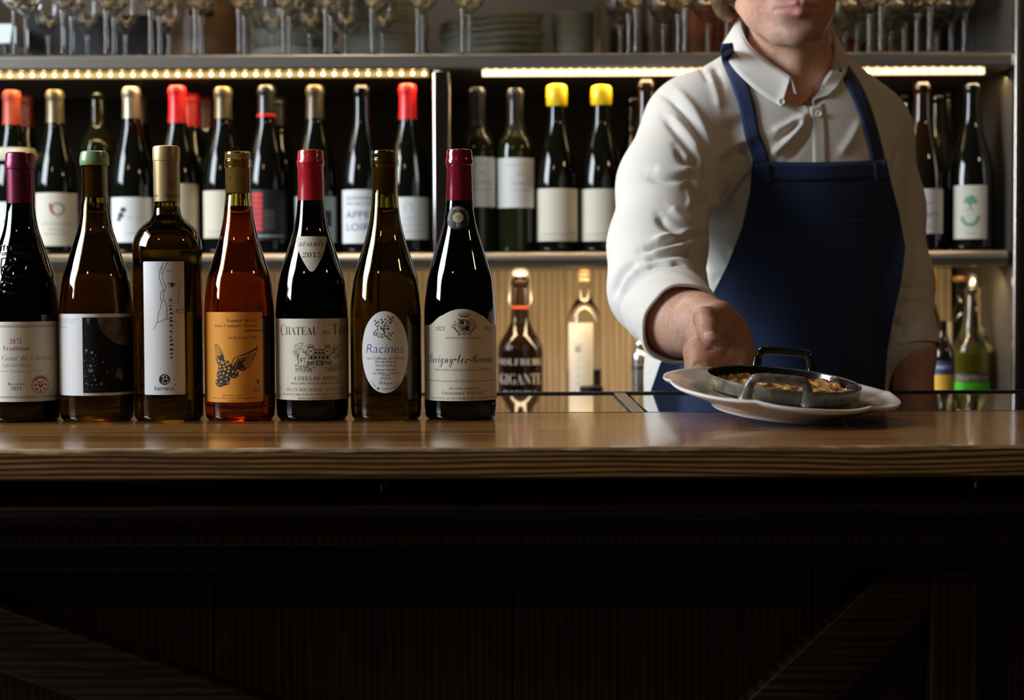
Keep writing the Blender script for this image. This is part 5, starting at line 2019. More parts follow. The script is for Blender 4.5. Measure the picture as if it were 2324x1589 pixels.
prof_out = smooth_profile([(0.064, 0.0015), (0.067, 0.0), (0.071, 0.0), (0.073, 0.003), (0.078, 0.006), (0.090, 0.011), (0.104, 0.016), (0.118, 0.0205), (0.1235, 0.0225)], 4)
prof_rim = [(0.1255, 0.0245), (0.1252, 0.0268), (0.1225, 0.0272)]
prof_in = smooth_profile([(0.119, 0.0255), (0.106, 0.0205), (0.094, 0.0165), (0.085, 0.012), (0.078, 0.008), (0.070, 0.0066), (0.03, 0.0062)], 4)
pp = [(0, 0.003), (0.058, 0.003)] + prof_out + prof_rim + prof_in
SEG = 144
v, f = lathe(pp + [(0, 0.006)], SEG)
v2 = []
for x, y, z in v:
    r = math.hypot(x, y)
    if r > 0.078:
        a = math.atan2(y, x) + 0.35
        w = min(1.0, (r - 0.078) / 0.045)
        lobe = abs(math.cos(3 * a))
        k = 1 + w * (0.030 * lobe - 0.012)
        x, y = x * k, y * k
        z += w * (0.0022 * (1 - lobe) ** 2 - 0.0008) * 1.3
    v2.append((x, y, z))
mk('plate_body', v2, f, m_china, plate, sharp=50)

pan = thing('gratin_pan', 'small round cast iron pan with two loop handles standing on the white plate', 'pan', ploc + PR @ Vector((0.002, 0.0, 0.0068)), prot)
pb = [(0.069, 0.0), (0.0725, 0.001), (0.0745, 0.004), (0.0765, 0.0135), (0.0815, 0.0155), (0.0828, 0.019), (0.0835, 0.027), (0.0832, 0.0290), (0.0818, 0.0298), (0.0803, 0.0288)]
v, f = lathe([(0, 0.0008)] + pb, 96)
mk('pan_body', v, f, m_iron, pan, sharp=40)
v, f = lathe([(0.0803, 0.0288), (0.0795, 0.026), (0.078, 0.014), (0.072, 0.007), (0.05, 0.0045), (0, 0.0045)], 96)
mk('pan_inside', v, f, m_ironin, pan, sharp=50)
for sg, hx, hz_ in ((-1, -0.0185, -0.0085), (1, 0.0135, -0.003)):
    path = smooth2([(hx - 0.0325, sg * 0.0850, 0.0170), (hx - 0.0315, sg * 0.0868, 0.024), (hx - 0.0305, sg * 0.0885, 0.036 + hz_ * 0.6), (hx - 0.0278, sg * 0.089, 0.0455 + hz_), (hx - 0.0215, sg * 0.0905, 0.0495 + hz_), (hx, sg * 0.091, 0.0503 + hz_), (hx + 0.0215, sg * 0.0905, 0.0495 + hz_), (hx + 0.0278, sg * 0.089, 0.0455 + hz_), (hx + 0.0305, sg * 0.0885, 0.036 + hz_ * 0.6), (hx + 0.0315, sg * 0.0868, 0.024), (hx + 0.0325, sg * 0.0850, 0.0170)], 5)
    n = len(path)
    rad = [0.0048 + 0.0030 * abs(2 * i / (n - 1) - 1) ** 4 for i in range(n)]
    v, f = tube(path, rad, 14)
    mk('loop_handle', v, f, m_iron if sg < 0 else m_ironin, pan)

grat = thing('gratin', 'browned cheese gratin with chopped herbs filling the small iron pan', 'food', pan.location + PR @ Vector((0, 0, 0.0052)), prot)
m_gr = mat('gratin_crust', (0.4, 0.2, 0.06), 0.22, coat=0.5)
noise_color(m_gr, [(0.30, (0.035, 0.012, 0.006)), (0.42, (0.22, 0.062, 0.014)), (0.52, (0.50, 0.20, 0.04)), (0.66, (0.68, 0.42, 0.14))], 75, detail=6, dist=0.8)
add_bump(m_gr, 420, 0.5, 0.0016)
rg = random.Random(21)
nr, na = 26, 96
vs, fs = [(0, 0, 0.013)], []
for i in range(1, nr + 1):
    r = 0.0765 * i / nr
    for j in range(na):
        a = 2 * PI * j / na
        x, y = r * math.cos(a), r * math.sin(a)
        h = 0.0132 + 0.0016 * math.sin(x * 190 + 1.3) * math.cos(y * 170) + 0.0011 * math.sin(x * 420 + y * 300) + 0.0005 * rg.random()
        t = r / 0.0765
        h += -0.0015 * t ** 6 + 0.0052 * max(0, t - 0.80) / 0.20 * (0.55 + 0.45 * math.cos(a - 0.9)) * (0.8 + 0.4 * rg.random())
        vs.append((x, y, h))
for j in range(na):
    fs.append((0, 1 + j, 1 + (j + 1) % na))
for i in range(nr - 1):
    for j in range(na):
        a0 = 1 + i * na
        fs.append((a0 + j, a0 + na + j, a0 + na + (j + 1) % na, a0 + (j + 1) % na))
nb = len(vs)
for j in range(na):
    a = 2 * PI * j / na
    vs.append((0.064 * math.cos(a), 0.064 * math.sin(a), 0.004))
for j in range(na):
    fs.append((1 + (nr - 1) * na + j, nb + j, nb + (j + 1) % na, 1 + (nr - 1) * na + (j + 1) % na))
fs.append(tuple(nb + j for j in range(na - 1, -1, -1)))
mk('gratin_body', vs, fs, m_gr, grat, sharp=0)
m_pot2 = mat('golden_potato', (0.62, 0.34, 0.07), 0.25, coat=0.4)
noise_color(m_pot2, [(0.32, (0.28, 0.075, 0.014)), (0.5, (0.56, 0.24, 0.04)), (0.7, (0.72, 0.48, 0.16))], 120)
for i in range(26):
    a = rg.uniform(0, 2 * PI)
    r = 0.062 * math.sqrt(rg.random())
    if i < 12:
        a, r = -PI / 2 + (i - 5.5) * 0.20, 0.059 + 0.005 * rg.random()
    bm = bmesh.new()
    bmesh.ops.create_uvsphere(bm, u_segments=12, v_segments=8, radius=1)
    M = Matrix.Translation((r * math.cos(a), r * math.sin(a), 0.0140)) @ Matrix.Rotation(rg.uniform(0, PI), 4, 'Z') @ Matrix.Rotation(rg.uniform(-0.3, 0.3), 4, 'X') @ Matrix.Diagonal((rg.uniform(0.006, 0.011), rg.uniform(0.005, 0.008), rg.uniform(0.0024, 0.0042), 1))
    bm.transform(M)
    v = [tuple(q.co) for q in bm.verts]
    bm.verts.index_update()
    f = [tuple(q.index for q in p.verts) for p in bm.faces]
    bm.free()
    mk('potato_piece', v, f, m_pot2, grat, sharp=0)
m_herb = mat('chopped_herb', (0.045, 0.13, 0.015), 0.5)
vs, fs = [], []
for i in range(420):
    a = rg.uniform(0, 2 * PI)
    r = 0.073 * math.sqrt(rg.random())
    if rg.random() < 0.5:
        a, r = -PI / 2 + rg.gauss(0, 0.75), rg.uniform(0.045, 0.072)
    c = Vector((r * math.cos(a), r * math.sin(a), 0.0172 + rg.uniform(-0.001, 0.0015)))
    s = rg.uniform(0.0007, 0.0019)
    u = Vector((rg.uniform(-1, 1), rg.uniform(-1, 1), rg.uniform(-0.5, 0.5))).normalized()
    w = u.cross(Vector((0, 0, 1))).normalized()
    h = Vector((0, 0, 0.0004))
    n = len(vs)
    vs += [c - u * s + h, c + w * s * 0.6 + h, c + u * s + h, c - w * s * 0.6 + h, c - h]
    fs += [(n, n + 1, n + 2, n + 3), (n + 1, n, n + 4), (n + 2, n + 1, n + 4), (n + 3, n + 2, n + 4), (n, n + 3, n + 4)]
tag(mk('chopped_herbs', vs, fs, m_herb, grat, smooth=False), kind='stuff')

# ------------------------------------------------------------------ solid modelling by distance fields (organic forms)
import openvdb as vdb


def smin(a, b, k):
    if k <= 0:
        return np.minimum(a, b)
    h = np.clip(0.5 + 0.5 * (b - a) / k, 0, 1)
    return b * (1 - h) + a * h - k * h * (1 - h)


def dcap(X, Y, Z, a, b, ra, rb):
    a, b = np.array(a), np.array(b)
    d = b - a
    L = float(d @ d) + 1e-12
    t = np.clip(((X - a[0]) * d[0] + (Y - a[1]) * d[1] + (Z - a[2]) * d[2]) / L, 0, 1)
    return np.sqrt((X - a[0] - t * d[0]) ** 2 + (Y - a[1] - t * d[1]) ** 2 + (Z - a[2] - t * d[2]) ** 2) - (ra + (rb - ra) * t)


def dell(X, Y, Z, c, r, R=None):
    px, py, pz = X - c[0], Y - c[1], Z - c[2]
    if R is not None:
        M = np.array(R.transposed())
        px, py, pz = (M[0, 0] * px + M[0, 1] * py + M[0, 2] * pz, M[1, 0] * px + M[1, 1] * py + M[1, 2] * pz, M[2, 0] * px + M[2, 1] * py + M[2, 2] * pz)
    k0 = np.sqrt((px / r[0]) ** 2 + (py / r[1]) ** 2 + (pz / r[2]) ** 2) + 1e-9
    k1 = np.sqrt((px / r[0] ** 2) ** 2 + (py / r[1] ** 2) ** 2 + (pz / r[2] ** 2) ** 2) + 1e-9
    return k0 * (k0 - 1) / k1


def field_mesh(prims, vox, iso=0.0, grow=0.0):
    """prims: (sign, kind, data, k); returns vertices and quads of the smooth union / difference"""
    bb = []
    for sg, kind, d, k in prims:
        if kind == 'cap':
            a, b, ra, rb = d
            m = max(ra, rb) + grow
            bb.append((np.minimum(a, b) - m, np.maximum(a, b) + m))
        else:
            c, r = d[0], d[1]
            m = max(r) if len(d) > 2 and d[2] is not None else 0
            rr_ = np.array([m] * 3) if m else np.array(r)
            bb.append((np.array(c) - rr_ - grow, np.array(c) + rr_ + grow))
    plus = [b for b, p in zip(bb, prims) if p[0] > 0]
    lo = np.min([b[0] for b in plus], axis=0) - 6 * vox
    hi = np.max([b[1] for b in plus], axis=0) + 6 * vox
    n = np.ceil((hi - lo) / vox).astype(int) + 1
    D = np.full(n, 0.06, dtype=np.float32)
    ax = [lo[i] + vox * np.arange(n[i]) for i in range(3)]
    for (sg, kind, d, k), (b0, b1) in zip(prims, bb):
        m = k + 5 * vox + 0.01
        i0 = np.maximum(np.floor((b0 - m - lo) / vox).astype(int), 0)
        i1 = np.minimum(np.ceil((b1 + m - lo) / vox).astype(int) + 1, n)
        if np.any(i1 <= i0):
            continue
        X, Y, Z = np.meshgrid(ax[0][i0[0]:i1[0]], ax[1][i0[1]:i1[1]], ax[2][i0[2]:i1[2]], indexing='ij', sparse=True)
        q = dcap(X, Y, Z, d[0], d[1], d[2] + grow, d[3] + grow) if kind == 'cap' else dell(X, Y, Z, d[0], tuple(np.array(d[1]) + grow), d[2] if len(d) > 2 else None)
        sl = (slice(i0[0], i1[0]), slice(i0[1], i1[1]), slice(i0[2], i1[2]))
        if sg > 0:
            D[sl] = smin(D[sl], q, k)
        else:
            D[sl] = -smin(-D[sl], q, k)
    g = vdb.FloatGrid(0.06)
    g.copyFromArray(D.astype(np.float64))
    pts, quads = g.convertToQuads(iso)
    pts = pts.astype(np.float64) * vox + lo
    # outward winding
    q = quads
    a, b, c = pts[q[:, 0]], pts[q[:, 1]], pts[q[:, 2]]
    if np.einsum('ij,ij->i', a, np.cross(b, c)).sum() < 0:
        quads = quads[:, ::-1]
    return pts, quads


def relax(pts, quads, n=2, f=0.5):
    """plain Laplacian smoothing on the quad mesh"""
    e = np.concatenate([quads[:, [0, 1]], quads[:, [1, 2]], quads[:, [2, 3]], quads[:, [3, 0]]])
    for _ in range(n):
        s = np.zeros_like(pts)
        c = np.zeros(len(pts))
        for i, j in ((0, 1), (1, 0)):
            for d in range(3):
                s[:, d] += np.bincount(e[:, i], weights=pts[e[:, j], d], minlength=len(pts))
            c += np.bincount(e[:, i], minlength=len(pts))
        pts = pts * (1 - f) + f * s / np.maximum(c, 1)[:, None]
    return pts


def normals_of(pts, quads):
    a, b, c, d = (pts[quads[:, i]] for i in range(4))
    fn = np.cross(c - a, d - b)
    nn = np.zeros_like(pts)
    for i in range(4):
        for d_ in range(3):
            nn[:, d_] += np.bincount(quads[:, i], weights=fn[:, d_], minlength=len(pts))
    return nn / (np.linalg.norm(nn, axis=1)[:, None] + 1e-12)


CMN = np.array(CMI)


def px_of(pts):
    q = pts @ CMN[:3, :3].T + CMN[:3, 3]
    return 1162.0 + F * q[:, 0] / -q[:, 2], 794.5 - F * q[:, 1] / -q[:, 2]


def mesh_np(name, pts, quads, m, parent, wcoords=True):
    me = bpy.data.meshes.new(name)
    me.vertices.add(len(pts))
    me.vertices.foreach_set('co', pts.astype(np.float32).ravel())
    k = quads.shape[1]
    me.loops.add(len(quads) * k)
    me.loops.foreach_set('vertex_index', quads.astype(np.int32).ravel())
    me.polygons.add(len(quads))
    me.polygons.foreach_set('loop_start', np.arange(0, len(quads) * k, k, dtype=np.int32))
    me.update(calc_edges=True)
    me.polygons.foreach_set('use_smooth', [True] * len(quads))
    me.validate()
    o = link(name, me, m)
    if wcoords:
        world_child(o, parent)
    else:
        o.parent = parent
    return o


def cp(a, b, ra, rb, k=0.02, s=1):
    return (s, 'cap', (np.array(a), np.array(b), ra, rb), k)


def el(c, r, k=0.02, R=None, s=1):
    return (s, 'ell', (np.array(c), r, R), k)


# ------------------------------------------------------------------ the barman
who = thing('person', 'barman in a cream shirt and navy apron leaning forward to set down a plate', 'person', (P(1830, 800, 2.48).x, 2.48, 0.0))
m_skin = mat('skin', (0.55, 0.30, 0.20), 0.48, sss=0.12)
nt, N, L_, bs = nodes(m_skin)
at = N.new('ShaderNodeAttribute')
at.attribute_name = 'tone'
sk_n = N.new('ShaderNodeTexNoise')
sk_n.inputs['Scale'].default_value = 130
sk_n.inputs['Detail'].default_value = 5
sk_r = N.new('ShaderNodeValToRGB')
sk_r.color_ramp.elements[0].position = 0.35
sk_r.color_ramp.elements[0].color = (0.86, 0.81, 0.78, 1)
sk_r.color_ramp.elements[1].position = 0.65
sk_r.color_ramp.elements[1].color = (1.04, 1.02, 1.0, 1)
sk_m = N.new('ShaderNodeMix')
sk_m.data_type = 'RGBA'
sk_m.blend_type = 'MULTIPLY'
sk_m.inputs[0].default_value = 1.0
L_.new(sk_n.outputs['Fac'], sk_r.inputs['Fac'])
L_.new(at.outputs['Color'], sk_m.inputs[6])
L_.new(sk_r.outputs['Color'], sk_m.inputs[7])
L_.new(sk_m.outputs[2], bs.inputs['Base Color'])
add_bump(m_skin, 700, 0.12, 0.0006)

# head
chin = P(1797, 108, 2.325)
HC = Vector((P(1780, 60, 2.40).x, 2.405, chin.z + 0.116))
HR = Matrix.Rotation(math.radians(2), 3, 'Z') @ Matrix.Rotation(math.radians(-3.0), 3, 'Y')


def H(x, y, z):
    return np.array(HC + HR @ Vector((x, y, z)))


head = [
    el(H(0, 0.018, 0.040), (0.077, 0.098, 0.083), 0.02, HR),
    el(H(0, -0.036, -0.010), (0.0635, 0.056, 0.075), 0.03, HR),
    el(H(0, -0.026, -0.052), (0.0620, 0.054, 0.044), 0.022, HR),
    el(H(0, -0.062, -0.088), (0.030, 0.025, 0.024), 0.022, HR),
    el(H(0, -0.077, -0.098), (0.019, 0.012, 0.014), 0.014, HR),
    cp(H(-0.056, 0.012, -0.042), H(-0.024, -0.058, -0.094), 0.013, 0.013, 0.016),
    cp(H(0.056, 0.012, -0.042), H(0.024, -0.058, -0.094), 0.013, 0.013, 0.016),
    el(H(-0.040, -0.058, -0.020), (0.024, 0.022, 0.022), 0.02, HR),
    el(H(0.040, -0.058, -0.020), (0.024, 0.022, 0.022), 0.02, HR),
    # muzzle, lips
    el(H(0, -0.073, -0.060), (0.035, 0.019, 0.026), 0.014, HR),
    cp(H(-0.025, -0.0840, -0.0615), H(-0.005, -0.0940, -0.0585), 0.0026, 0.0052, 0.004),
    cp(H(0.025, -0.0840, -0.0615), H(0.005, -0.0940, -0.0585), 0.0026, 0.0052, 0.004),
    cp(H(-0.020, -0.0850, -0.0690), H(0, -0.0920, -0.0722), 0.0034, 0.0074, 0.004),
    cp(H(0.020, -0.0850, -0.0690), H(0, -0.0920, -0.0722), 0.0034, 0.0074, 0.004),
    cp(H(-0.031, -0.082, -0.0640), H(-0.006, -0.1010, -0.0648), 0.0014, 0.0016, 0.0035, -1),
    cp(H(0.031, -0.082, -0.0640), H(0.006, -0.1010, -0.0648), 0.0014, 0.0016, 0.0035, -1),
    cp(H(-0.006, -0.1010, -0.0648), H(0.006, -0.1010, -0.0648), 0.0016, 0.0016, 0.0035, -1),
    cp(H(-0.013, -0.0945, -0.0845), H(0.013, -0.0945, -0.0845), 0.0056, 0.0056, 0.010, -1),
    cp(H(0, -0.100, -0.049), H(0, -0.100, -0.040), 0.0030, 0.0026, 0.006, -1),
    # brow, nose, eyes
    cp(H(-0.030, -0.080, 0.030), H(0.030, -0.080, 0.030), 0.012, 0.012, 0.02),
    cp(H(0, -0.084, 0.024), H(0, -0.110, -0.026), 0.009, 0.0115, 0.012),
    el(H(-0.013, -0.100, -0.030), (0.009, 0.011, 0.008), 0.006, HR),
    el(H(0.013, -0.100, -0.030), (0.009, 0.011, 0.008), 0.006, HR),
    el(H(-0.032, -0.092, 0.010), (0.017, 0.014, 0.011), 0.012, HR, -1),
    el(H(0.032, -0.092, 0.010), (0.017, 0.014, 0.011), 0.012, HR, -1),
    cp(H(-0.044, -0.0790, 0.0145), H(-0.021, -0.0815, 0.0155), 0.0042, 0.0042, 0.004),
    cp(H(0.044, -0.0790, 0.0145), H(0.021, -0.0815, 0.0155), 0.0042, 0.0042, 0.004),
    cp(H(-0.043, -0.0785, 0.0035), H(-0.021, -0.0800, 0.0040), 0.0036, 0.0036, 0.004),
    cp(H(0.043, -0.0785, 0.0035), H(0.021, -0.0800, 0.0040), 0.0036, 0.0036, 0.004),
    # ears
    el(H(-0.076, 0.012, -0.004), (0.010, 0.017, 0.030), 0.006, HR),
    el(H(0.076, 0.012, -0.004), (0.010, 0.017, 0.030), 0.006, HR),
]
neck = [cp(P(1788, 30, 2.435), P(1798, 235, 2.475), 0.055, 0.062, 0.03), el(P(1805, 150, 2.405), (0.012, 0.012, 0.020), 0.02)]

torso = [
    el(P(1778, 400, 2.485), (0.168, 0.118, 0.190), 0.03),
    el(P(1768, 640, 2.490), (0.170, 0.112, 0.25), 0.08),
    el(P(1738, 880, 2.490), (0.176, 0.118, 0.20), 0.06),
    cp(P(1602, 282, 2.415), P(1958, 292, 2.52), 0.054, 0.052, 0.055),
    cp(P(1770, 135, 2.475), P(1596, 252, 2.425), 0.038, 0.046, 0.045),
    cp(P(1822, 150, 2.490), P(1955, 280, 2.52), 0.038, 0.046, 0.045),
    el(P(1720, 335, 2.425), (0.085, 0.070, 0.085), 0.06),
    el(P(1885, 345, 2.445), (0.080, 0.066, 0.085), 0.06),
]
sleeve_r = [
    cp(P(1561, 286, 2.405), P(1514, 420, 2.335), 0.0640, 0.0630, 0.030),
    cp(P(1514, 420, 2.335), P(1492, 560, 2.275), 0.0630, 0.0610, 0.03),
    cp(P(1492, 560, 2.275), P(1492, 655, 2.225), 0.0605, 0.0585, 0.03),
    cp(P(1492, 655, 2.225), P(1536, 722, 2.145), 0.0590, 0.0500, 0.03),
]
sleeve_l = [
    cp(P(1982, 312, 2.525), P(2012, 470, 2.515), 0.0545, 0.0500, 0.030),
    cp(P(2012, 470, 2.515), P(2038, 640, 2.490), 0.0500, 0.0460, 0.03),
    cp(P(2038, 640, 2.490), P(2056, 782, 2.455), 0.0460, 0.0430, 0.03),
]
WR = P(1622, 744, 2.046)
MC = [P(1572, 833, 1.966), P(1607, 848, 1.958), P(1645, 852, 1.960), P(1680, 842, 1.974)]
PRI = PR.inverted()


def under(r):
    return float(np.interp(r, [q[0] for q in prof_out], [q[1] for q in prof_out]))


PI_, DI, TI = [], [], []
for i_ in range(4):
    l_ = PRI @ (MC[i_] - ploc)
    an = math.atan2(l_.y, l_.x) - 0.02
    l_ = Vector((0.147 * math.cos(an), 0.147 * math.sin(an), min(l_.z, 0.0115)))
    MC[i_] = ploc + PR @ l_
    for lst, r_, fr_ in ((PI_, 0.117 - 0.003 * (i_ in (1, 2)), 0.0100), (DI, 0.098 - 0.004 * (i_ in (1, 2)), 0.0092), (TI, 0.084 - 0.004 * (i_ in (1, 2)), 0.0078)):
        an2 = an + (i_ - 1.5) * 0.02
        lst.append(ploc + PR @ Vector((r_ * math.cos(an2), r_ * math.sin(an2), under(r_ + 0.006) - fr_ - 0.0062 - (0.002 if lst is PI_ else 0.0))))
fr = [0.0098, 0.0100, 0.0096, 0.0086]
hand = [
    cp(P(1492, 684, 2.215), P(1541, 727, 2.130), 0.046, 0.0440, 0.02),
    cp(P(1541, 727, 2.130), P(1590, 738, 2.078), 0.0440, 0.0350, 0.02),
    cp(P(1590, 738, 2.078), WR, 0.034, 0.0270, 0.02),
    cp(WR, P(1600, 790, 2.012), 0.0250, 0.0190, 0.018),
    cp(P(1640, 752, 2.034), P(1674, 800, 2.018), 0.0220, 0.0200, 0.018),
    cp(WR, MC[0], 0.0200, 0.0128, 0.014),
    cp(WR, MC[1], 0.0200, 0.0132, 0.014),
    cp(P(1650, 760, 2.034), MC[2], 0.0190, 0.0130, 0.014),
    cp(P(1667, 775, 2.030), MC[3], 0.0180, 0.0120, 0.014),
    el(P(1650, 765, 2.012), (0.017, 0.016, 0.022), 0.016),
    # thumb: base, ball, two joints
    cp(P(1632, 742, 2.026), P(1630, 718, 1.985), 0.0195, 0.0160, 0.014),
    cp(P(1655, 752, 2.012), P(1632, 722, 1.984), 0.0200, 0.0165, 0.014),
    cp(P(1632, 720, 1.984), P(1599, 722, 1.945), 0.0150, 0.0126, 0.008),
    cp(P(1599, 722, 1.945), P(1605, 750, 1.916), 0.0128, 0.0116, 0.006),
    cp(P(1605, 750, 1.916), P(1612, 770, 1.900), 0.0116, 0.0092, 0.006),
    cp(P(1577, 800, 2.004), MC[0], 0.0135, 0.0122, 0.012),
]
for i in range(4):
    hand += [cp(MC[i], PI_[i], fr[i] + 0.0012, fr[i], 0.006), cp(PI_[i], DI[i], fr[i], fr[i] * 0.92, 0.004), cp(DI[i], TI[i], fr[i] * 0.92, fr[i] * 0.78, 0.004)]
arm_hidden = [cp(P(1561, 290, 2.405), P(1500, 560, 2.275), 0.047, 0.045, 0.03), cp(P(1500, 560, 2.275), P(1490, 680, 2.215), 0.046, 0.043, 0.03)]
arm_l = [
    cp(P(1985, 315, 2.525), P(2036, 640, 2.490), 0.042, 0.038, 0.03), cp(P(2036, 640, 2.490), P(2064, 800, 2.452), 0.038, 0.0345, 0.02),
    cp(P(2064, 800, 2.452), P(2082, 960, 2.42), 0.0340, 0.0250, 0.02),
]
LW = P(2082, 960, 2.42)
lh = []
for i, (dx, dy) in enumerate(((-0.028, -0.010), (-0.010, -0.014), (0.010, -0.012), (0.026, -0.006))):
    k1 = LW + Vector((dx, dy, -0.085))
    k2 = k1 + Vector((dx * 0.1, 0.004, -0.040))
    k3 = k2 + Vector((-dx * 0.1, 0.016, -0.026))
    k4 = k3 + Vector((0, 0.016, -0.014))
    lh += [cp(LW, k1, 0.020, 0.0125, 0.014), cp(k1, k2, 0.0105, 0.0095, 0.005), cp(k2, k3, 0.0095, 0.0088, 0.004), cp(k3, k4, 0.0088, 0.0075, 0.004)]
t1 = LW + Vector((-0.030, -0.015, -0.045))
lh += [cp(LW, t1, 0.018, 0.014, 0.012), cp(t1, t1 + Vector((-0.010, -0.010, -0.032)), 0.012, 0.0108, 0.006), cp(t1 + Vector((-0.010, -0.010, -0.032)), t1 + Vector((-0.008, -0.012, -0.056)), 0.0108, 0.0085, 0.005)]
core = []
for p in torso:
    s, kind, d, k = p
    if kind == 'ell':
        core.append((s, kind, (d[0] + np.array([0, 0.004, 0]), tuple(np.array(d[1]) - 0.016), d[2]), k))
    else:
        core.append((s, kind, (d[0], d[1], d[2] - 0.016, d[3] - 0.016), k))
def crease(pts, nrm_, lines):
    X, Y = px_of(pts)
    d = np.zeros(len(pts))
    face = np.clip(-nrm_[:, 1] * 2.2 + 0.35, 0, 1)
    for line, amp, w in lines:
        line = smooth2(line, 4)
        best = np.full(len(pts), 1e9)
        tt = np.zeros(len(pts))
        n = len(line) - 1
        xs_ = [p[0] for p in line]
        ys_ = [p[1] for p in line]
        near = (X > min(xs_) - 4 * w) & (X < max(xs_) + 4 * w) & (Y > min(ys_) - 4 * w) & (Y < max(ys_) + 4 * w)
        idx = np.nonzero(near)[0]
        bx, by = X[idx], Y[idx]
        bb_ = np.full(len(idx), 1e9)
        bt = np.zeros(len(idx))
        for i in range(n):
            ax_, ay_ = line[i]
            dx, dy = line[i + 1][0] - ax_, line[i + 1][1] - ay_
            L2 = dx * dx + dy * dy + 1e-9
            t = np.clip(((bx - ax_) * dx + (by - ay_) * dy) / L2, 0, 1)
            q = np.hypot(bx - ax_ - t * dx, by - ay_ - t * dy)
            s = q < bb_
            bb_[s] = q[s]
            bt[s] = (i + t[s]) / n
        taper = np.clip(np.minimum(bt, 1 - bt) * 5, 0.25, 1)
        d[idx] += 1.15 * amp * np.exp(-(bb_ / (w * 0.8)) ** 2) * taper
    return d * face


def finish_body(pts, quads):
    """creases of the palm and the thumb joint"""
    lines = [([(1586, 764), (1600, 773), (1614, 782), (1622, 790)], -0.0016, 6), ([(1598, 800), (1628, 786), (1656, 790), (1680, 806)], -0.0013, 7),
             ([(1640, 812), (1660, 780), (1668, 748)], -0.0013, 7), ([(1572, 834), (1588, 823), (1606, 828)], -0.0013, 6),
             ([(1600, 838), (1640, 826), (1690, 822)], -0.0012, 7)]
    nn = normals_of(pts, quads)
    near = (pts[:, 1] < 2.06) & (pts[:, 1] > 1.952)
    d = crease(pts, nn, lines) * near
    return pts + nn * d[:, None], quads


bpts, bq = field_mesh(core + neck + head + arm_hidden + hand + arm_l + lh, 0.0026)
bpts = relax(bpts, bq, 2, 0.5)
bpts, bq = finish_body(bpts, bq)
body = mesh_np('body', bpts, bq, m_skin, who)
# skin tones: lips, stubble, redder fingers and palm
loc = (bpts - np.array(HC)) @ np.array(HR)
tone = np.tile(np.array([0.72, 0.415, 0.295]), (len(bpts), 1))


def blend(mask, col):
    global tone
    tone = tone * (1 - mask[:, None]) + np.array(col) * mask[:, None]


hd = (loc[:, 2] > -0.15) & (np.abs(loc[:, 0]) < 0.1) & (loc[:, 1] < 0.06)
blend(np.where(hd, np.exp(-((loc[:, 0] / 0.075) ** 2 + ((loc[:, 2] + 0.095) / 0.040) ** 2) ** 1.5) * np.clip((-loc[:, 1] + 0.03) / 0.05, 0, 1), 0) * 0.42, (0.17, 0.105, 0.075))
must = np.exp(-(((np.abs(loc[:, 0]) - 0.02) / 0.022) ** 2 + ((loc[:, 2] + 0.050) / 0.008) ** 2)) * (loc[:, 1] < -0.05)
blend(np.where(hd, must, 0) * 0.28, (0.17, 0.105, 0.075))
und = np.exp(-((loc[:, 0] / 0.012) ** 2 + ((loc[:, 2] + 0.0855) / 0.005) ** 2)) * (loc[:, 1] < -0.05)
blend(np.where(hd, und, 0) * 0.35, (0.15, 0.09, 0.065))
cheek = np.exp(-(((np.abs(loc[:, 0]) - 0.045) / 0.025) ** 2 + ((loc[:, 2] + 0.035) / 0.03) ** 2)) * (loc[:, 1] < -0.02)
blend(np.where(hd, cheek, 0) * 0.5, (0.64, 0.30, 0.22))
lip = (np.abs(loc[:, 0]) < 0.031) & (loc[:, 2] < -0.052) & (loc[:, 2] > -0.081) & (loc[:, 1] < -0.0815)
lw = np.exp(-((loc[:, 0] / 0.0285) ** 4 + ((loc[:, 2] + 0.0662) / (0.0125 - 0.007 * np.clip(np.abs(loc[:, 0]) / 0.03, 0, 1))) ** 4))
blend(np.where(lip, lw, 0) * 0.85, (0.50, 0.18, 0.16))
th = np.array(P(1640, 800, 1.95))
dh = np.linalg.norm(bpts - th, axis=1)
blend(np.exp(-(dh / 0.085) ** 4) * 0.6, (0.56, 0.26, 0.175))
nk = np.exp(-(np.linalg.norm(bpts - np.array(P(1610, 768, 1.89)), axis=1) / 0.020) ** 2)
blend(nk * 0.6, (0.60, 0.27, 0.20))
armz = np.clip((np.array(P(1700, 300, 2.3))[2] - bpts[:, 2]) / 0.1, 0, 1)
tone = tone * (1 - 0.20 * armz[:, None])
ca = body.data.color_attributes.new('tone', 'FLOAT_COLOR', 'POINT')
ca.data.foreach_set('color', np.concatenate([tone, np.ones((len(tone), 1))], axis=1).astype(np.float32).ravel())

btree = BVHTree.FromPolygons(bpts.tolist(), bq.tolist())


def ray(tree, x, z, y0=1.0):
    h = tree.ray_cast(Vector((x, y0, z)), Vector((0, 1, 0)))
    return h[0], h[1]


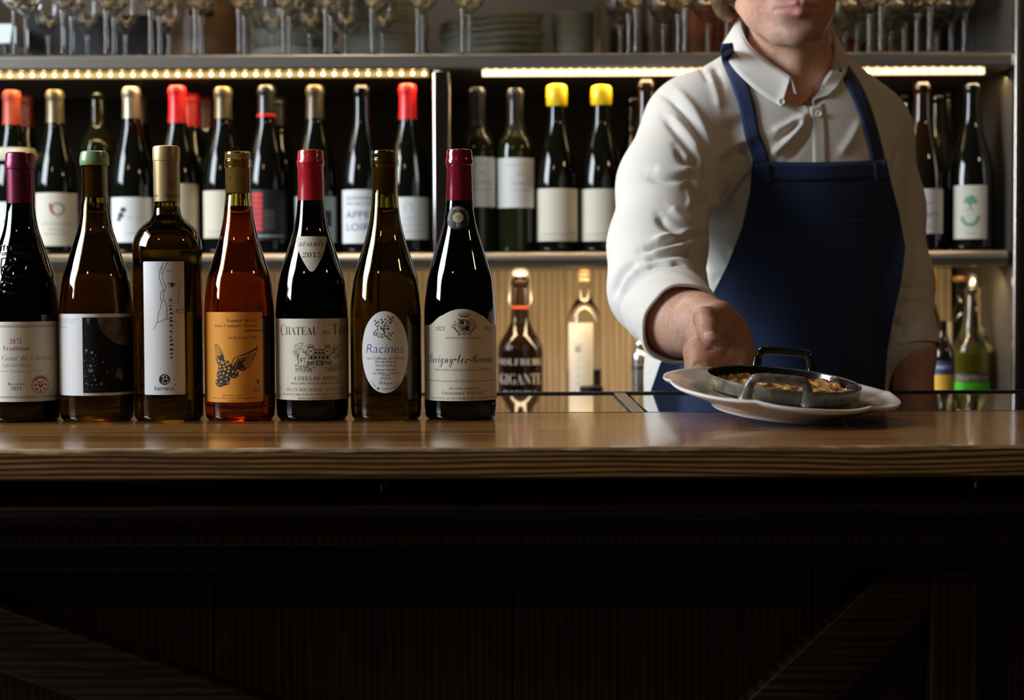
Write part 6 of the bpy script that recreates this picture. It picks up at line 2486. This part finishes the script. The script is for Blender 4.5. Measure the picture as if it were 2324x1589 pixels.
# thumb nail and eyes, hair
m_nail = mat('nail', (0.62, 0.36, 0.29), 0.34)
tipc, ipc = np.array(P(1612, 770, 1.900)), np.array(P(1605, 750, 1.916))
dirv = (tipc - ipc) / np.linalg.norm(tipc - ipc)
view = np.array([0.10, -0.86, 0.50])
nrm = view - dirv * (view @ dirv)
nrm /= np.linalg.norm(nrm)
sid = np.cross(dirv, nrm)
vs, fs = [], []
na_, nb_ = 15, 13
cen = tipc - dirv * 0.0002
h0_ = btree.ray_cast(Vector(cen + nrm * 0.03), Vector(-nrm))
top_ = 0.03 - h0_[3] if h0_[0] is not None else 0.008
for i in range(na_):
    for j in range(nb_):
        u = -1 + 2 * i / (na_ - 1)
        w = -1 + 2 * j / (nb_ - 1)
        uu_ = u * math.sqrt(1 - 0.5 * w * w)
        ww = w * math.sqrt(1 - 0.42 * u * u)
        o_ = cen + dirv * (uu_ * 0.0082) + sid * (ww * 0.0080)
        q = o_ + nrm * (top_ - 0.0040 * ww * ww - (0.0050 if uu_ > 0 else 0.0008) * uu_ * uu_)
        vs.append(tuple(q + nrm * 0.0003))
for i in range(na_ - 1):
    for j in range(nb_ - 1):
        a = i * nb_ + j
        fs.append((a, a + 1, a + nb_ + 1, a + nb_))
nail = mk('thumb_nail', vs, fs, m_nail, None, sharp=0)
world_child(nail, who)
m_eye = mat('eye_white', (0.7, 0.68, 0.65), 0.1)
m_iris = mat('iris_brown', (0.06, 0.03, 0.015), 0.1)
for sx_ in (-1, 1):
    c = Vector(H(sx_ * 0.032, -0.0735, 0.010))
    v, f = lathe([(0.0115 * math.sin(PI * i / 12), 0.0115 * math.cos(PI * i / 12)) for i in range(13)], 20)
    e = mk('eyeball', [tuple(c + Vector(q)) for q in v], f, m_eye, None, sharp=0)
    world_child(e, who)
    v, f = lathe([(0, 0.0004), (0.0035, 0.0), (0.0062, -0.0016), (0, -0.0020)], 16)
    ir = mk('iris', [tuple(c + Vector((q[0], -0.0116 - q[2] * 0.5, q[1]))) for q in v], f, m_iris, None, sharp=0)
    world_child(ir, who)
m_hair = mat('brown_hair', (0.10, 0.055, 0.025), 0.45)
noise_color(m_hair, [(0.35, (0.045, 0.024, 0.012)), (0.65, (0.20, 0.115, 0.05))], 60, (1, 1, 0.25), detail=6)
add_bump(m_hair, 220, 0.6, 0.004, (1, 1, 0.2))
rh_ = random.Random(4)
hair = [el(H(0, 0.030, 0.055), (0.086, 0.100, 0.086), 0.02, HR), el(H(0, 0.085, -0.010), (0.062, 0.030, 0.050), 0.03, HR)]
for i in range(46):
    a = rh_.uniform(0.15, PI - 0.15)
    z = rh_.uniform(-0.020, 0.09)
    r = 0.084 if z < 0.04 else 0.078
    x, y = math.cos(a) * r, 0.025 + math.sin(a) * 0.088
    if abs(x) > 0.03 or y > 0.06:
        hair.append(el(H(x, y, z), (0.016, 0.016, 0.020), 0.010))
for i in range(30):
    hair.append(el(H(rh_.uniform(-0.06, 0.06), rh_.uniform(-0.07, 0.06), 0.104 + rh_.uniform(-0.01, 0.012)), (0.020, 0.022, 0.016), 0.012))
for (x, y, z, r) in ((-0.083, 0.030, -0.012, 0.014), (-0.088, 0.030, -0.030, 0.012), (-0.083, 0.036, -0.044, 0.010), (-0.090, 0.030, 0.005, 0.015), (-0.074, 0.050, -0.046, 0.011), (0.080, 0.040, -0.015, 0.012)):
    hair.append(el(H(x, y, z), (r, r, r * 1.15), 0.010))
hair.append(el(H(0, -0.085, -0.020), (0.070, 0.080, 0.088), 0.015, HR, -1))
for sx_ in (-1, 1):
    hair.append(cp(H(sx_ * 0.019, -0.0945, 0.031), H(sx_ * 0.034, -0.0930, 0.036), 0.0035, 0.0032, 0.003))
    hair.append(cp(H(sx_ * 0.034, -0.0930, 0.036), H(sx_ * 0.050, -0.0800, 0.030), 0.0032, 0.0022, 0.003))
hp, hq = field_mesh(hair, 0.0036)
hp = relax(hp, hq, 1, 0.5)
mesh_np('hair', hp, hq, m_hair, who)

# ------------------------------------------------------------------ shirt
m_shirt = mat('cream_cotton', (0.66, 0.625, 0.57), 0.85, sheen=0.15)
add_bump(m_shirt, 900, 0.25, 0.0006)
cut = [cp(P(1788, -60, 2.43), P(1796, 120, 2.445), 0.064, 0.064, 0.006, -1), cp(P(1796, 120, 2.42), P(1815, 190, 2.38), 0.055, 0.036, 0.006, -1), cp(P(1815, 190, 2.36), P(1843, 236, 2.34), 0.036, 0.012, 0.005, -1)]
TORSO_BOTTOM = el(P(1765, 1190, 2.49), (0.4, 0.3, 0.14), 0.01, None, -1)
spts, sq = field_mesh(torso + sleeve_r + sleeve_l + cut, 0.0028)
spts = relax(spts, sq, 2, 0.5)


folds = [
    # shoulder seam and armhole
    ([(1498, 212), (1530, 232), (1575, 285), (1602, 340), (1611, 400), (1616, 440)], -0.0060, 9),
    ([(1528, 196), (1572, 246), (1600, 305), (1613, 370)], 0.0040, 12),
    ([(1505, 264), (1540, 305), (1568, 342), (1590, 372)], -0.0050, 10),
    ([(1520, 258), (1558, 300), (1590, 345)], 0.0030, 9),
    ([(1534, 330), (1552, 362), (1580, 372), (1604, 398), (1614, 430)], -0.0065, 11),
    ([(1462, 401), (1505, 411), (1558, 402), (1585, 392)], -0.0035, 9),
    ([(1480, 384), (1530, 392), (1572, 386)], 0.0035, 14),
    ([(1556, 408), (1580, 440), (1600, 480)], -0.0060, 18),
    ([(1560, 420), (1566, 450), (1562, 472)], 0.0030, 7),
    ([(1494, 488), (1506, 508), (1530, 524), (1556, 535)], -0.0060, 11),
    ([(1520, 470), (1545, 492), (1575, 505)], 0.0035, 12),
    # elbow folds
    ([(1453, 569), (1490, 558), (1530, 545), (1570, 534), (1604, 536)], -0.0060, 10),
    ([(1480, 548), (1530, 532), (1590, 524)], 0.0045, 9),
    ([(1457, 592), (1500, 580), (1545, 574), (1575, 583)], -0.0050, 8),
    ([(1470, 576), (1520, 564), (1560, 560)], 0.0035, 8),
    ([(1465, 612), (1492, 601), (1520, 606), (1550, 612)], -0.0045, 8),
    ([(1492, 620), (1520, 612), (1548, 620), (1580, 640)], -0.0045, 8),
    ([(1527, 598), (1545, 604), (1556, 622)], -0.0040, 7),
    ([(1393, 672), (1402, 640), (1420, 612), (1450, 592)], -0.0055, 9),
    ([(1412, 668), (1425, 636), (1452, 612)], 0.0035, 9),
    ([(1446, 664), (1470, 648), (1500, 632), (1540, 624)], -0.0045, 8),
    ([(1560, 560), (1585, 590), (1600, 625)], -0.0060, 14),
    ([(1430, 760), (1448, 766), (1462, 775)], -0.0035, 8),
    # chest
    ([(1612, 474), (1640, 446), (1675, 405), (1714, 368)], 0.0060, 10),
    ([(1622, 500), (1655, 455), (1690, 415), (1712, 396)], -0.0050, 14),
    ([(1694, 420), (1704, 408), (1702, 440)], 0.0030, 8),
    ([(1626, 358), (1650, 336), (1690, 318), (1720, 310)], 0.0045, 12),
    ([(1640, 300), (1670, 285), (1700, 270)], -0.0045, 20),
    ([(1640, 380), (1680, 350), (1720, 340)], -0.0040, 16),
    ([(1748, 354), (1775, 330), (1805, 300), (1836, 258)], 0.0065, 10),
    ([(1752, 300), (1785, 285), (1836, 256)], 0.0045, 9),
    ([(1760, 325), (1790, 300), (1820, 275)], -0.0040, 9),
    ([(1790, 362), (1815, 330), (1838, 290)], -0.0045, 11),
    ([(1800, 225), (1818, 240), (1838, 256)], 0.0035, 7),
    ([(1588, 150), (1600, 170), (1612, 190)], -0.0030, 7),
    ([(1620, 150), (1632, 175), (1640, 205)], -0.0040, 9),
    ([(1604, 165), (1622, 200), (1634, 250)], 0.0030, 10),
    # far sleeve and side
    ([(1905, 352), (1930, 318), (1955, 270)], 0.0030, 12),
    ([(2012, 700), (2050, 690), (2105, 688)], -0.0030, 9),
    ([(2010, 740), (2050, 728), (2100, 716)], -0.0035, 9),
    ([(2012, 722), (2050, 712), (2100, 702)], 0.0025, 9),
    ([(2015, 640), (2050, 655), (2095, 650)], -0.0025, 10),
    ([(2040, 330), (2032, 380), (2036, 420)], -0.0030, 10),
    ([(1640, 560), (1665, 590), (1690, 560)], -0.0025, 14),
    ([(1615, 640), (1640, 628), (1670, 632)], -0.0020, 10),
]
sn = normals_of(spts, sq)
disp = crease(spts, sn, folds)
spts = spts + sn * disp[:, None]
spts = relax(spts, sq, 1, 0.35)
shirt = mesh_np('shirt', spts, sq, m_shirt, who)
stree = BVHTree.FromPolygons(spts.tolist(), sq.tolist())


def strip_mesh(name, A_, B_, m, parent, th=0.0016, nx=4, sharp=0):
    """cloth between two 3-D curves, with thickness towards the viewer"""
    A_, B_ = [Vector(p) for p in A_], [Vector(p) for p in B_]
    n = len(A_)
    vs, fs = [], []
    for i in range(n):
        for j in range(nx + 1):
            vs.append(A_[i].lerp(B_[i], j / nx))
    front = []
    for i in range(n):
        for j in range(nx + 1):
            i0, i1 = max(i - 1, 0), min(i + 1, n - 1)
            j0, j1 = max(j - 1, 0), min(j + 1, nx)
            nn = (vs[i1 * (nx + 1) + j] - vs[i0 * (nx + 1) + j]).cross(vs[i * (nx + 1) + j1] - vs[i * (nx + 1) + j0])
            nn.normalize()
            front.append(vs[i * (nx + 1) + j] + nn * th)
    N0 = len(vs)
    allv = vs + front
    w = nx + 1
    for i in range(n - 1):
        for j in range(nx):
            a = i * w + j
            fs.append((a, a + 1, a + w + 1, a + w))
            fs.append((N0 + a, N0 + a + w, N0 + a + w + 1, N0 + a + 1))
    for i in range(n - 1):
        a = i * w
        fs.append((a, a + w, N0 + a + w, N0 + a))
        a = i * w + nx
        fs.append((a + w, a, N0 + a, N0 + a + w))
    for j in range(nx):
        fs.append((j + 1, j, N0 + j, N0 + j + 1))
        a = (n - 1) * w + j
        fs.append((a, a + 1, N0 + a + 1, N0 + a))
    o = mk(name, allv, fs, m, None, sharp=sharp)
    world_child(o, parent)
    return o


def c3(pts, n=6):
    return [Vector(p) for p in smooth2([tuple(P(*p)) for p in pts], n)]


# collar: two leaves folded over a stand
def proud(pts, off, k0=0.0):
    out = []
    for i, p in enumerate(pts):
        px, py = to_px(p)
        o_ = Vector((0, 0, CZ))
        d_ = (p - o_).normalized()
        h = stree.ray_cast(o_, d_)
        if i / len(pts) > k0 and h[0] is not None and (p - o_).length > h[3] - off and h[3] > (p - o_).length - 0.07:
            p = o_ + d_ * (h[3] - off)
        out.append(p)
    return out


fold_l = c3([(1800, 62, 2.515), (1735, 40, 2.508), (1690, 28, 2.480), (1678, 52, 2.440), (1698, 100, 2.405), (1738, 135, 2.385), (1772, 158, 2.372), (1795, 174, 2.362)])
out_l = c3([(1800, 112, 2.545), (1720, 100, 2.545), (1652, 92, 2.505), (1640, 108, 2.452), (1662, 152, 2.405), (1704, 194, 2.378), (1745, 224, 2.358), (1774, 241, 2.346)])
fold_l, out_l = proud(fold_l, 0.013, 0.45), proud(out_l, 0.005, 0.40)
strip_mesh('collar', fold_l, out_l, m_shirt, shirt, th=0.002, nx=6)
fold_r = c3([(1800, 62, 2.515), (1855, 45, 2.510), (1890, 62, 2.485), (1896, 110, 2.445), (1886, 158, 2.415), (1868, 192, 2.392), (1846, 226, 2.366)])
out_r = c3([(1800, 112, 2.545), (1870, 90, 2.548), (1915, 112, 2.515), (1925, 140, 2.470), (1920, 165, 2.432), (1905, 192, 2.402), (1880, 216, 2.378)])
fold_r, out_r = proud(fold_r, 0.013, 0.45), proud(out_r, 0.006, 0.35)
strip_mesh('collar', out_r, fold_r, m_shirt, shirt, th=0.002, nx=6)
# inner stand and front opening edges
st_l = c3([(1800, 120, 2.500), (1740, 110, 2.495), (1700, 100, 2.470), (1694, 120, 2.435), (1716, 150, 2.402), (1752, 176, 2.382), (1782, 196, 2.368), (1808, 215, 2.356)])
strip_mesh('collar_stand', fold_l, st_l, m_shirt, shirt, th=0.0015, nx=3)
st_r = c3([(1800, 120, 2.500), (1850, 110, 2.498), (1880, 120, 2.475), (1884, 150, 2.440), (1878, 185, 2.412), (1862, 214, 2.388), (1846, 238, 2.364)])
strip_mesh('collar_stand', st_r, fold_r, m_shirt, shirt, th=0.0015, nx=3)


def on_shirt(px, py, off, Yg=2.37, tree=None):
    t_ = tree or stree
    o = Vector((0, 0, CZ))
    d = (P(px, py, 2.0) - o).normalized()
    h = t_.ray_cast(o, d)
    if h[0] is None:
        return P(px, py, Yg)
    return h[0] - d * off


def ribbon_on(name, path, w, m, parent, off=0.0012, th=0.0016, nx=4, tree=None, smooth_n=8, widths=None):
    pts = smooth2(path, smooth_n)
    A_, B_ = [], []
    for i, p in enumerate(pts):
        a, b = pts[max(i - 1, 0)], pts[min(i + 1, len(pts) - 1)]
        dx, dy = b[0] - a[0], b[1] - a[1]
        l = math.hypot(dx, dy) or 1
        ww = w if widths is None else np.interp(i / (len(pts) - 1), np.linspace(0, 1, len(widths)), widths)
        nx_, ny_ = -dy / l * ww / 2, dx / l * ww / 2
        A_.append(on_shirt(p[0] + nx_, p[1] + ny_, off, tree=tree))
        B_.append(on_shirt(p[0] - nx_, p[1] - ny_, off, tree=tree))
    # keep the strip from diving into creases: smooth its depth
    for _ in range(3):
        for S in (A_, B_):
            ys = [p.y for p in S]
            for i in range(1, len(S) - 1):
                k = min(ys[i], (ys[i - 1] + ys[i + 1]) / 2) / S[i].y
                S[i] = Vector((S[i].x * k, S[i].y * k, CZ + (S[i].z - CZ) * k))
    return strip_mesh(name, B_, A_, m, parent, th, nx)


ribbon_on('placket', [(1852, 238), (1858, 270), (1861, 320), (1862, 372), (1862, 420)], 33, m_shirt, shirt, off=0.0010, th=0.0018)
m_button = mat('shirt_button', (0.72, 0.70, 0.64), 0.3)


def button(px, py, r=0.0046, off=0.002):
    c = on_shirt(px, py, off)
    v, f = lathe([(0, 0.0006), (r * 0.6, 0.0006), (r * 0.75, 0.0014), (r, 0.0010), (r, 0), (0, 0)], 20)
    o = mk('button', [tuple(c + Vector((q[0], -q[2], q[1]))) for q in v], f, m_button, None, sharp=40)
    world_child(o, shirt)


b_ = out_l[-1].lerp(fold_l[-1], 0.16).lerp(out_l[-4], 0.3) + Vector((0, -0.0045, 0.0))
v, f = lathe([(0, 0.0006), (0.0028, 0.0006), (0.0036, 0.0014), (0.0044, 0.0010), (0.0044, 0), (0, 0)], 20)
o = mk('button', [tuple(b_ + Vector((q[0], -q[2], q[1]))) for q in v], f, m_button, None, sharp=40)
world_child(o, shirt)
button(1858, 258, off=0.004)

# rolled cuffs


def cuff(a, b, r0, r1, th, name='rolled_cuff', wav=0.0015):
    a, b = Vector(a), Vector(b)
    d = b - a
    Lc = d.length
    d.normalize()
    u = d.cross(Vector((0, 0, 1))).normalized()
    w = d.cross(u).normalized()
    prof = [(r0, -0.002), (r0 + th * 0.8, 0.004), ((r0 + r1) / 2 + th, Lc * 0.45), (r1 + th, Lc - 0.004), (r1 + th * 0.85, Lc - 0.0008), (r1 + th * 0.45, Lc), (r1 + th * 0.1, Lc - 0.001), (r1, Lc - 0.004), (r1 - 0.002, Lc * 0.5), (r1 - 0.003, 0.0)]
    prof = smooth_profile(prof, 4)
    seg = 72
    vs, fs = [], []
    for r, z in prof:
        for k in range(seg):
            an = 2 * PI * k / seg
            rr_ = r + wav * math.sin(3 * an + z * 60) + wav * 0.6 * math.sin(7 * an + 1 + z * 90)
            vs.append(tuple(a + d * z + (u * math.cos(an) + w * math.sin(an)) * rr_))
    for i in range(len(prof) - 1):
        for k in range(seg):
            fs.append((i * seg + k, i * seg + (k + 1) % seg, (i + 1) * seg + (k + 1) % seg, (i + 1) * seg + k))
    o = mk(name, vs, fs, m_shirt, None, sharp=50)
    world_child(o, shirt)


cuff(P(1506, 690, 2.195), P(1549, 738, 2.100), 0.0520, 0.0475, 0.0050)
cuff(P(2046, 728, 2.467), P(2062, 798, 2.450), 0.0455, 0.0415, 0.0035)

# ------------------------------------------------------------------ apron
m_apron = mat('navy_cotton', (0.0045, 0.018, 0.076), 0.75, sheen=0.2)
add_bump(m_apron, 800, 0.3, 0.0007)
tp, tq = field_mesh(torso, 0.006)
ttree = BVHTree.FromPolygons(tp.tolist(), tq.tolist())
ys = list(range(366, 1000, 10))


def edge_l(y):
    return float(np.interp(y, [366, 440, 520, 600, 690, 760, 820, 890, 1000], [1708, 1702, 1683, 1652, 1606, 1550, 1500, 1476, 1470]))


def edge_r(y):
    return float(np.interp(y, [366, 420, 480, 560, 640, 720, 800, 900, 1000], [2012, 2024, 2040, 2055, 2046, 2028, 2014, 2008, 2006]))


rows = []
NXA = 60
for y in ys:
    row = []
    xl, xr = edge_l(y), edge_r(y)
    yy = y
    for i in range(NXA + 1):
        t = i / NXA
        px = xl + (xr - xl) * t
        py = y + (4 * math.sin(t * PI) - 4 * t if y == 366 else 0)
        o = Vector((0, 0, CZ))
        d = (P(px, py, 2.0) - o).normalized()
        h = ttree.ray_cast(o, d)
        row.append((px, py, h[0].y - 0.0055 if h[0] is not None else None))
    # fill misses at the sides from the last hit, curving back
    good = [i for i, q in enumerate(row) if q[2] is not None]
    for i in range(len(row)):
        if row[i][2] is None:
            g = min(good, key=lambda k: abs(k - i)) if good else 0
            base = row[g][2] if good else 2.39
            row[i] = (row[i][0], row[i][1], base + 0.0012 * abs(i - g))
    rows.append(row)
Yg = np.array([[q[2] for q in r] for r in rows])
sdeep = Yg.copy()
for _ in range(14):
    pad = np.pad(sdeep, 1, mode='edge')
    sdeep = 0.2 * (pad[1:-1, 1:-1] + pad[:-2, 1:-1] + pad[2:, 1:-1] + pad[1:-1, :-2] + pad[1:-1, 2:])
Yg = np.minimum(sdeep, Yg + 0.004)
Yg = np.minimum(Yg, 2.402)
vs = []
for r, yr in zip(rows, Yg):
    for (px, py, _), yd in zip(r, yr):
        wv_ = 0.0012 * math.sin(px * 0.035 + py * 0.006) + 0.0010 * math.sin(px * 0.018 - py * 0.02)
        vs.append(P(px, py, yd + wv_))
# the skirt of the apron hangs on below the bar
last = vs[-(NXA + 1):]
for k in range(1, 8):
    for p in last:
        vs.append(Vector((p.x, p.y - 0.002 * k, p.z - 0.05 * k)))
nrow = len(ys) + 7
w = NXA + 1
N0 = len(vs)
back = [Vector((p.x, p.y + 0.0022, p.z)) for p in vs]
allv = vs + back
fs = []
for i in range(nrow - 1):
    for j in range(NXA):
        a = i * w + j
        fs.append((a, a + w, a + w + 1, a + 1))
        fs.append((N0 + a, N0 + a + 1, N0 + a + w + 1, N0 + a + w))
for i in range(nrow - 1):
    a = i * w
    fs.append((a, N0 + a, N0 + a + w, a + w))
    a = i * w + NXA
    fs.append((a, a + w, N0 + a + w, N0 + a))
for j in range(NXA):
    fs.append((j, j + 1, N0 + j + 1, N0 + j))
apron = mk('apron', allv, fs, m_apron, None, sharp=40)
world_child(apron, who)
atree = BVHTree.FromPolygons([tuple(p) for p in vs], [tuple(q) for q in fs if max(q) < N0])
# straps, their stitched tabs, the sewn bib hem
sw = [36, 33, 32, 34, 36]
ribbon_on('apron_strap', [(1650, 98), (1655, 135), (1675, 180), (1694, 235), (1706, 300), (1722, 345), (1732, 385)], 34, m_apron, apron, off=0.004, th=0.0018, widths=[26, 33, 36, 36, 34, 36, 38])
ribbon_on('apron_strap', [(1914, 150), (1932, 180), (1954, 225), (1972, 275), (1986, 325), (1996, 372)], 30, m_apron, apron, off=0.004, th=0.0018, widths=[24, 28, 30, 29, 28, 30])
ribbon_on('strap_tab', [(1731, 374), (1732, 395), (1733, 416)], 36, m_apron, apron, off=0.002, th=0.0018, tree=atree)
ribbon_on('strap_tab', [(1997, 366), (1999, 388), (2002, 408)], 30, m_apron, apron, off=0.002, th=0.0018, tree=atree)
ribbon_on('bib_hem', [(1712, 392), (1780, 391), (1860, 391), (1940, 388), (2014, 384)], 42, m_apron, apron, off=0.0006, th=0.0010, tree=atree)
ribbon_on('pocket_edge', [(1712, 508), (1790, 512), (1880, 508), (1960, 500)], 5, m_apron, apron, off=0.0006, th=0.0012, tree=atree)

# ------------------------------------------------------------------ trousers and shoes (behind the bar)
m_trou = mat('dark_trousers', (0.02, 0.02, 0.024), 0.8)
hx = P(1775, 880, 2.49).x
hips = [el((hx, 2.49, 0.98), (0.165, 0.105, 0.12), 0.03)]
for sg in (-1, 1):
    hips += [cp((hx + sg * 0.085, 2.50, 0.92), (hx + sg * 0.10, 2.49, 0.50), 0.085, 0.060, 0.04), cp((hx + sg * 0.10, 2.49, 0.50), (hx + sg * 0.11, 2.52, 0.10), 0.060, 0.050, 0.03)]
p_, q_ = field_mesh(hips, 0.010)
p_ = relax(p_, q_, 2)
mesh_np('trousers', p_, q_, m_trou, who)
m_shoe = mat('black_shoe', (0.012, 0.011, 0.010), 0.4)
for sg in (-1, 1):
    sh_ = [el((hx + sg * 0.11, 2.475, 0.045), (0.045, 0.12, 0.042), 0.02), el((hx + sg * 0.11, 2.53, 0.07), (0.042, 0.05, 0.06), 0.03), (-1, 'ell', (np.array((hx, 2.5, -0.2)), (1.0, 1.0, 0.2005), None), 0.004)]
    p_, q_ = field_mesh(sh_, 0.008)
    mesh_np('shoe', p_, q_, m_shoe, who)
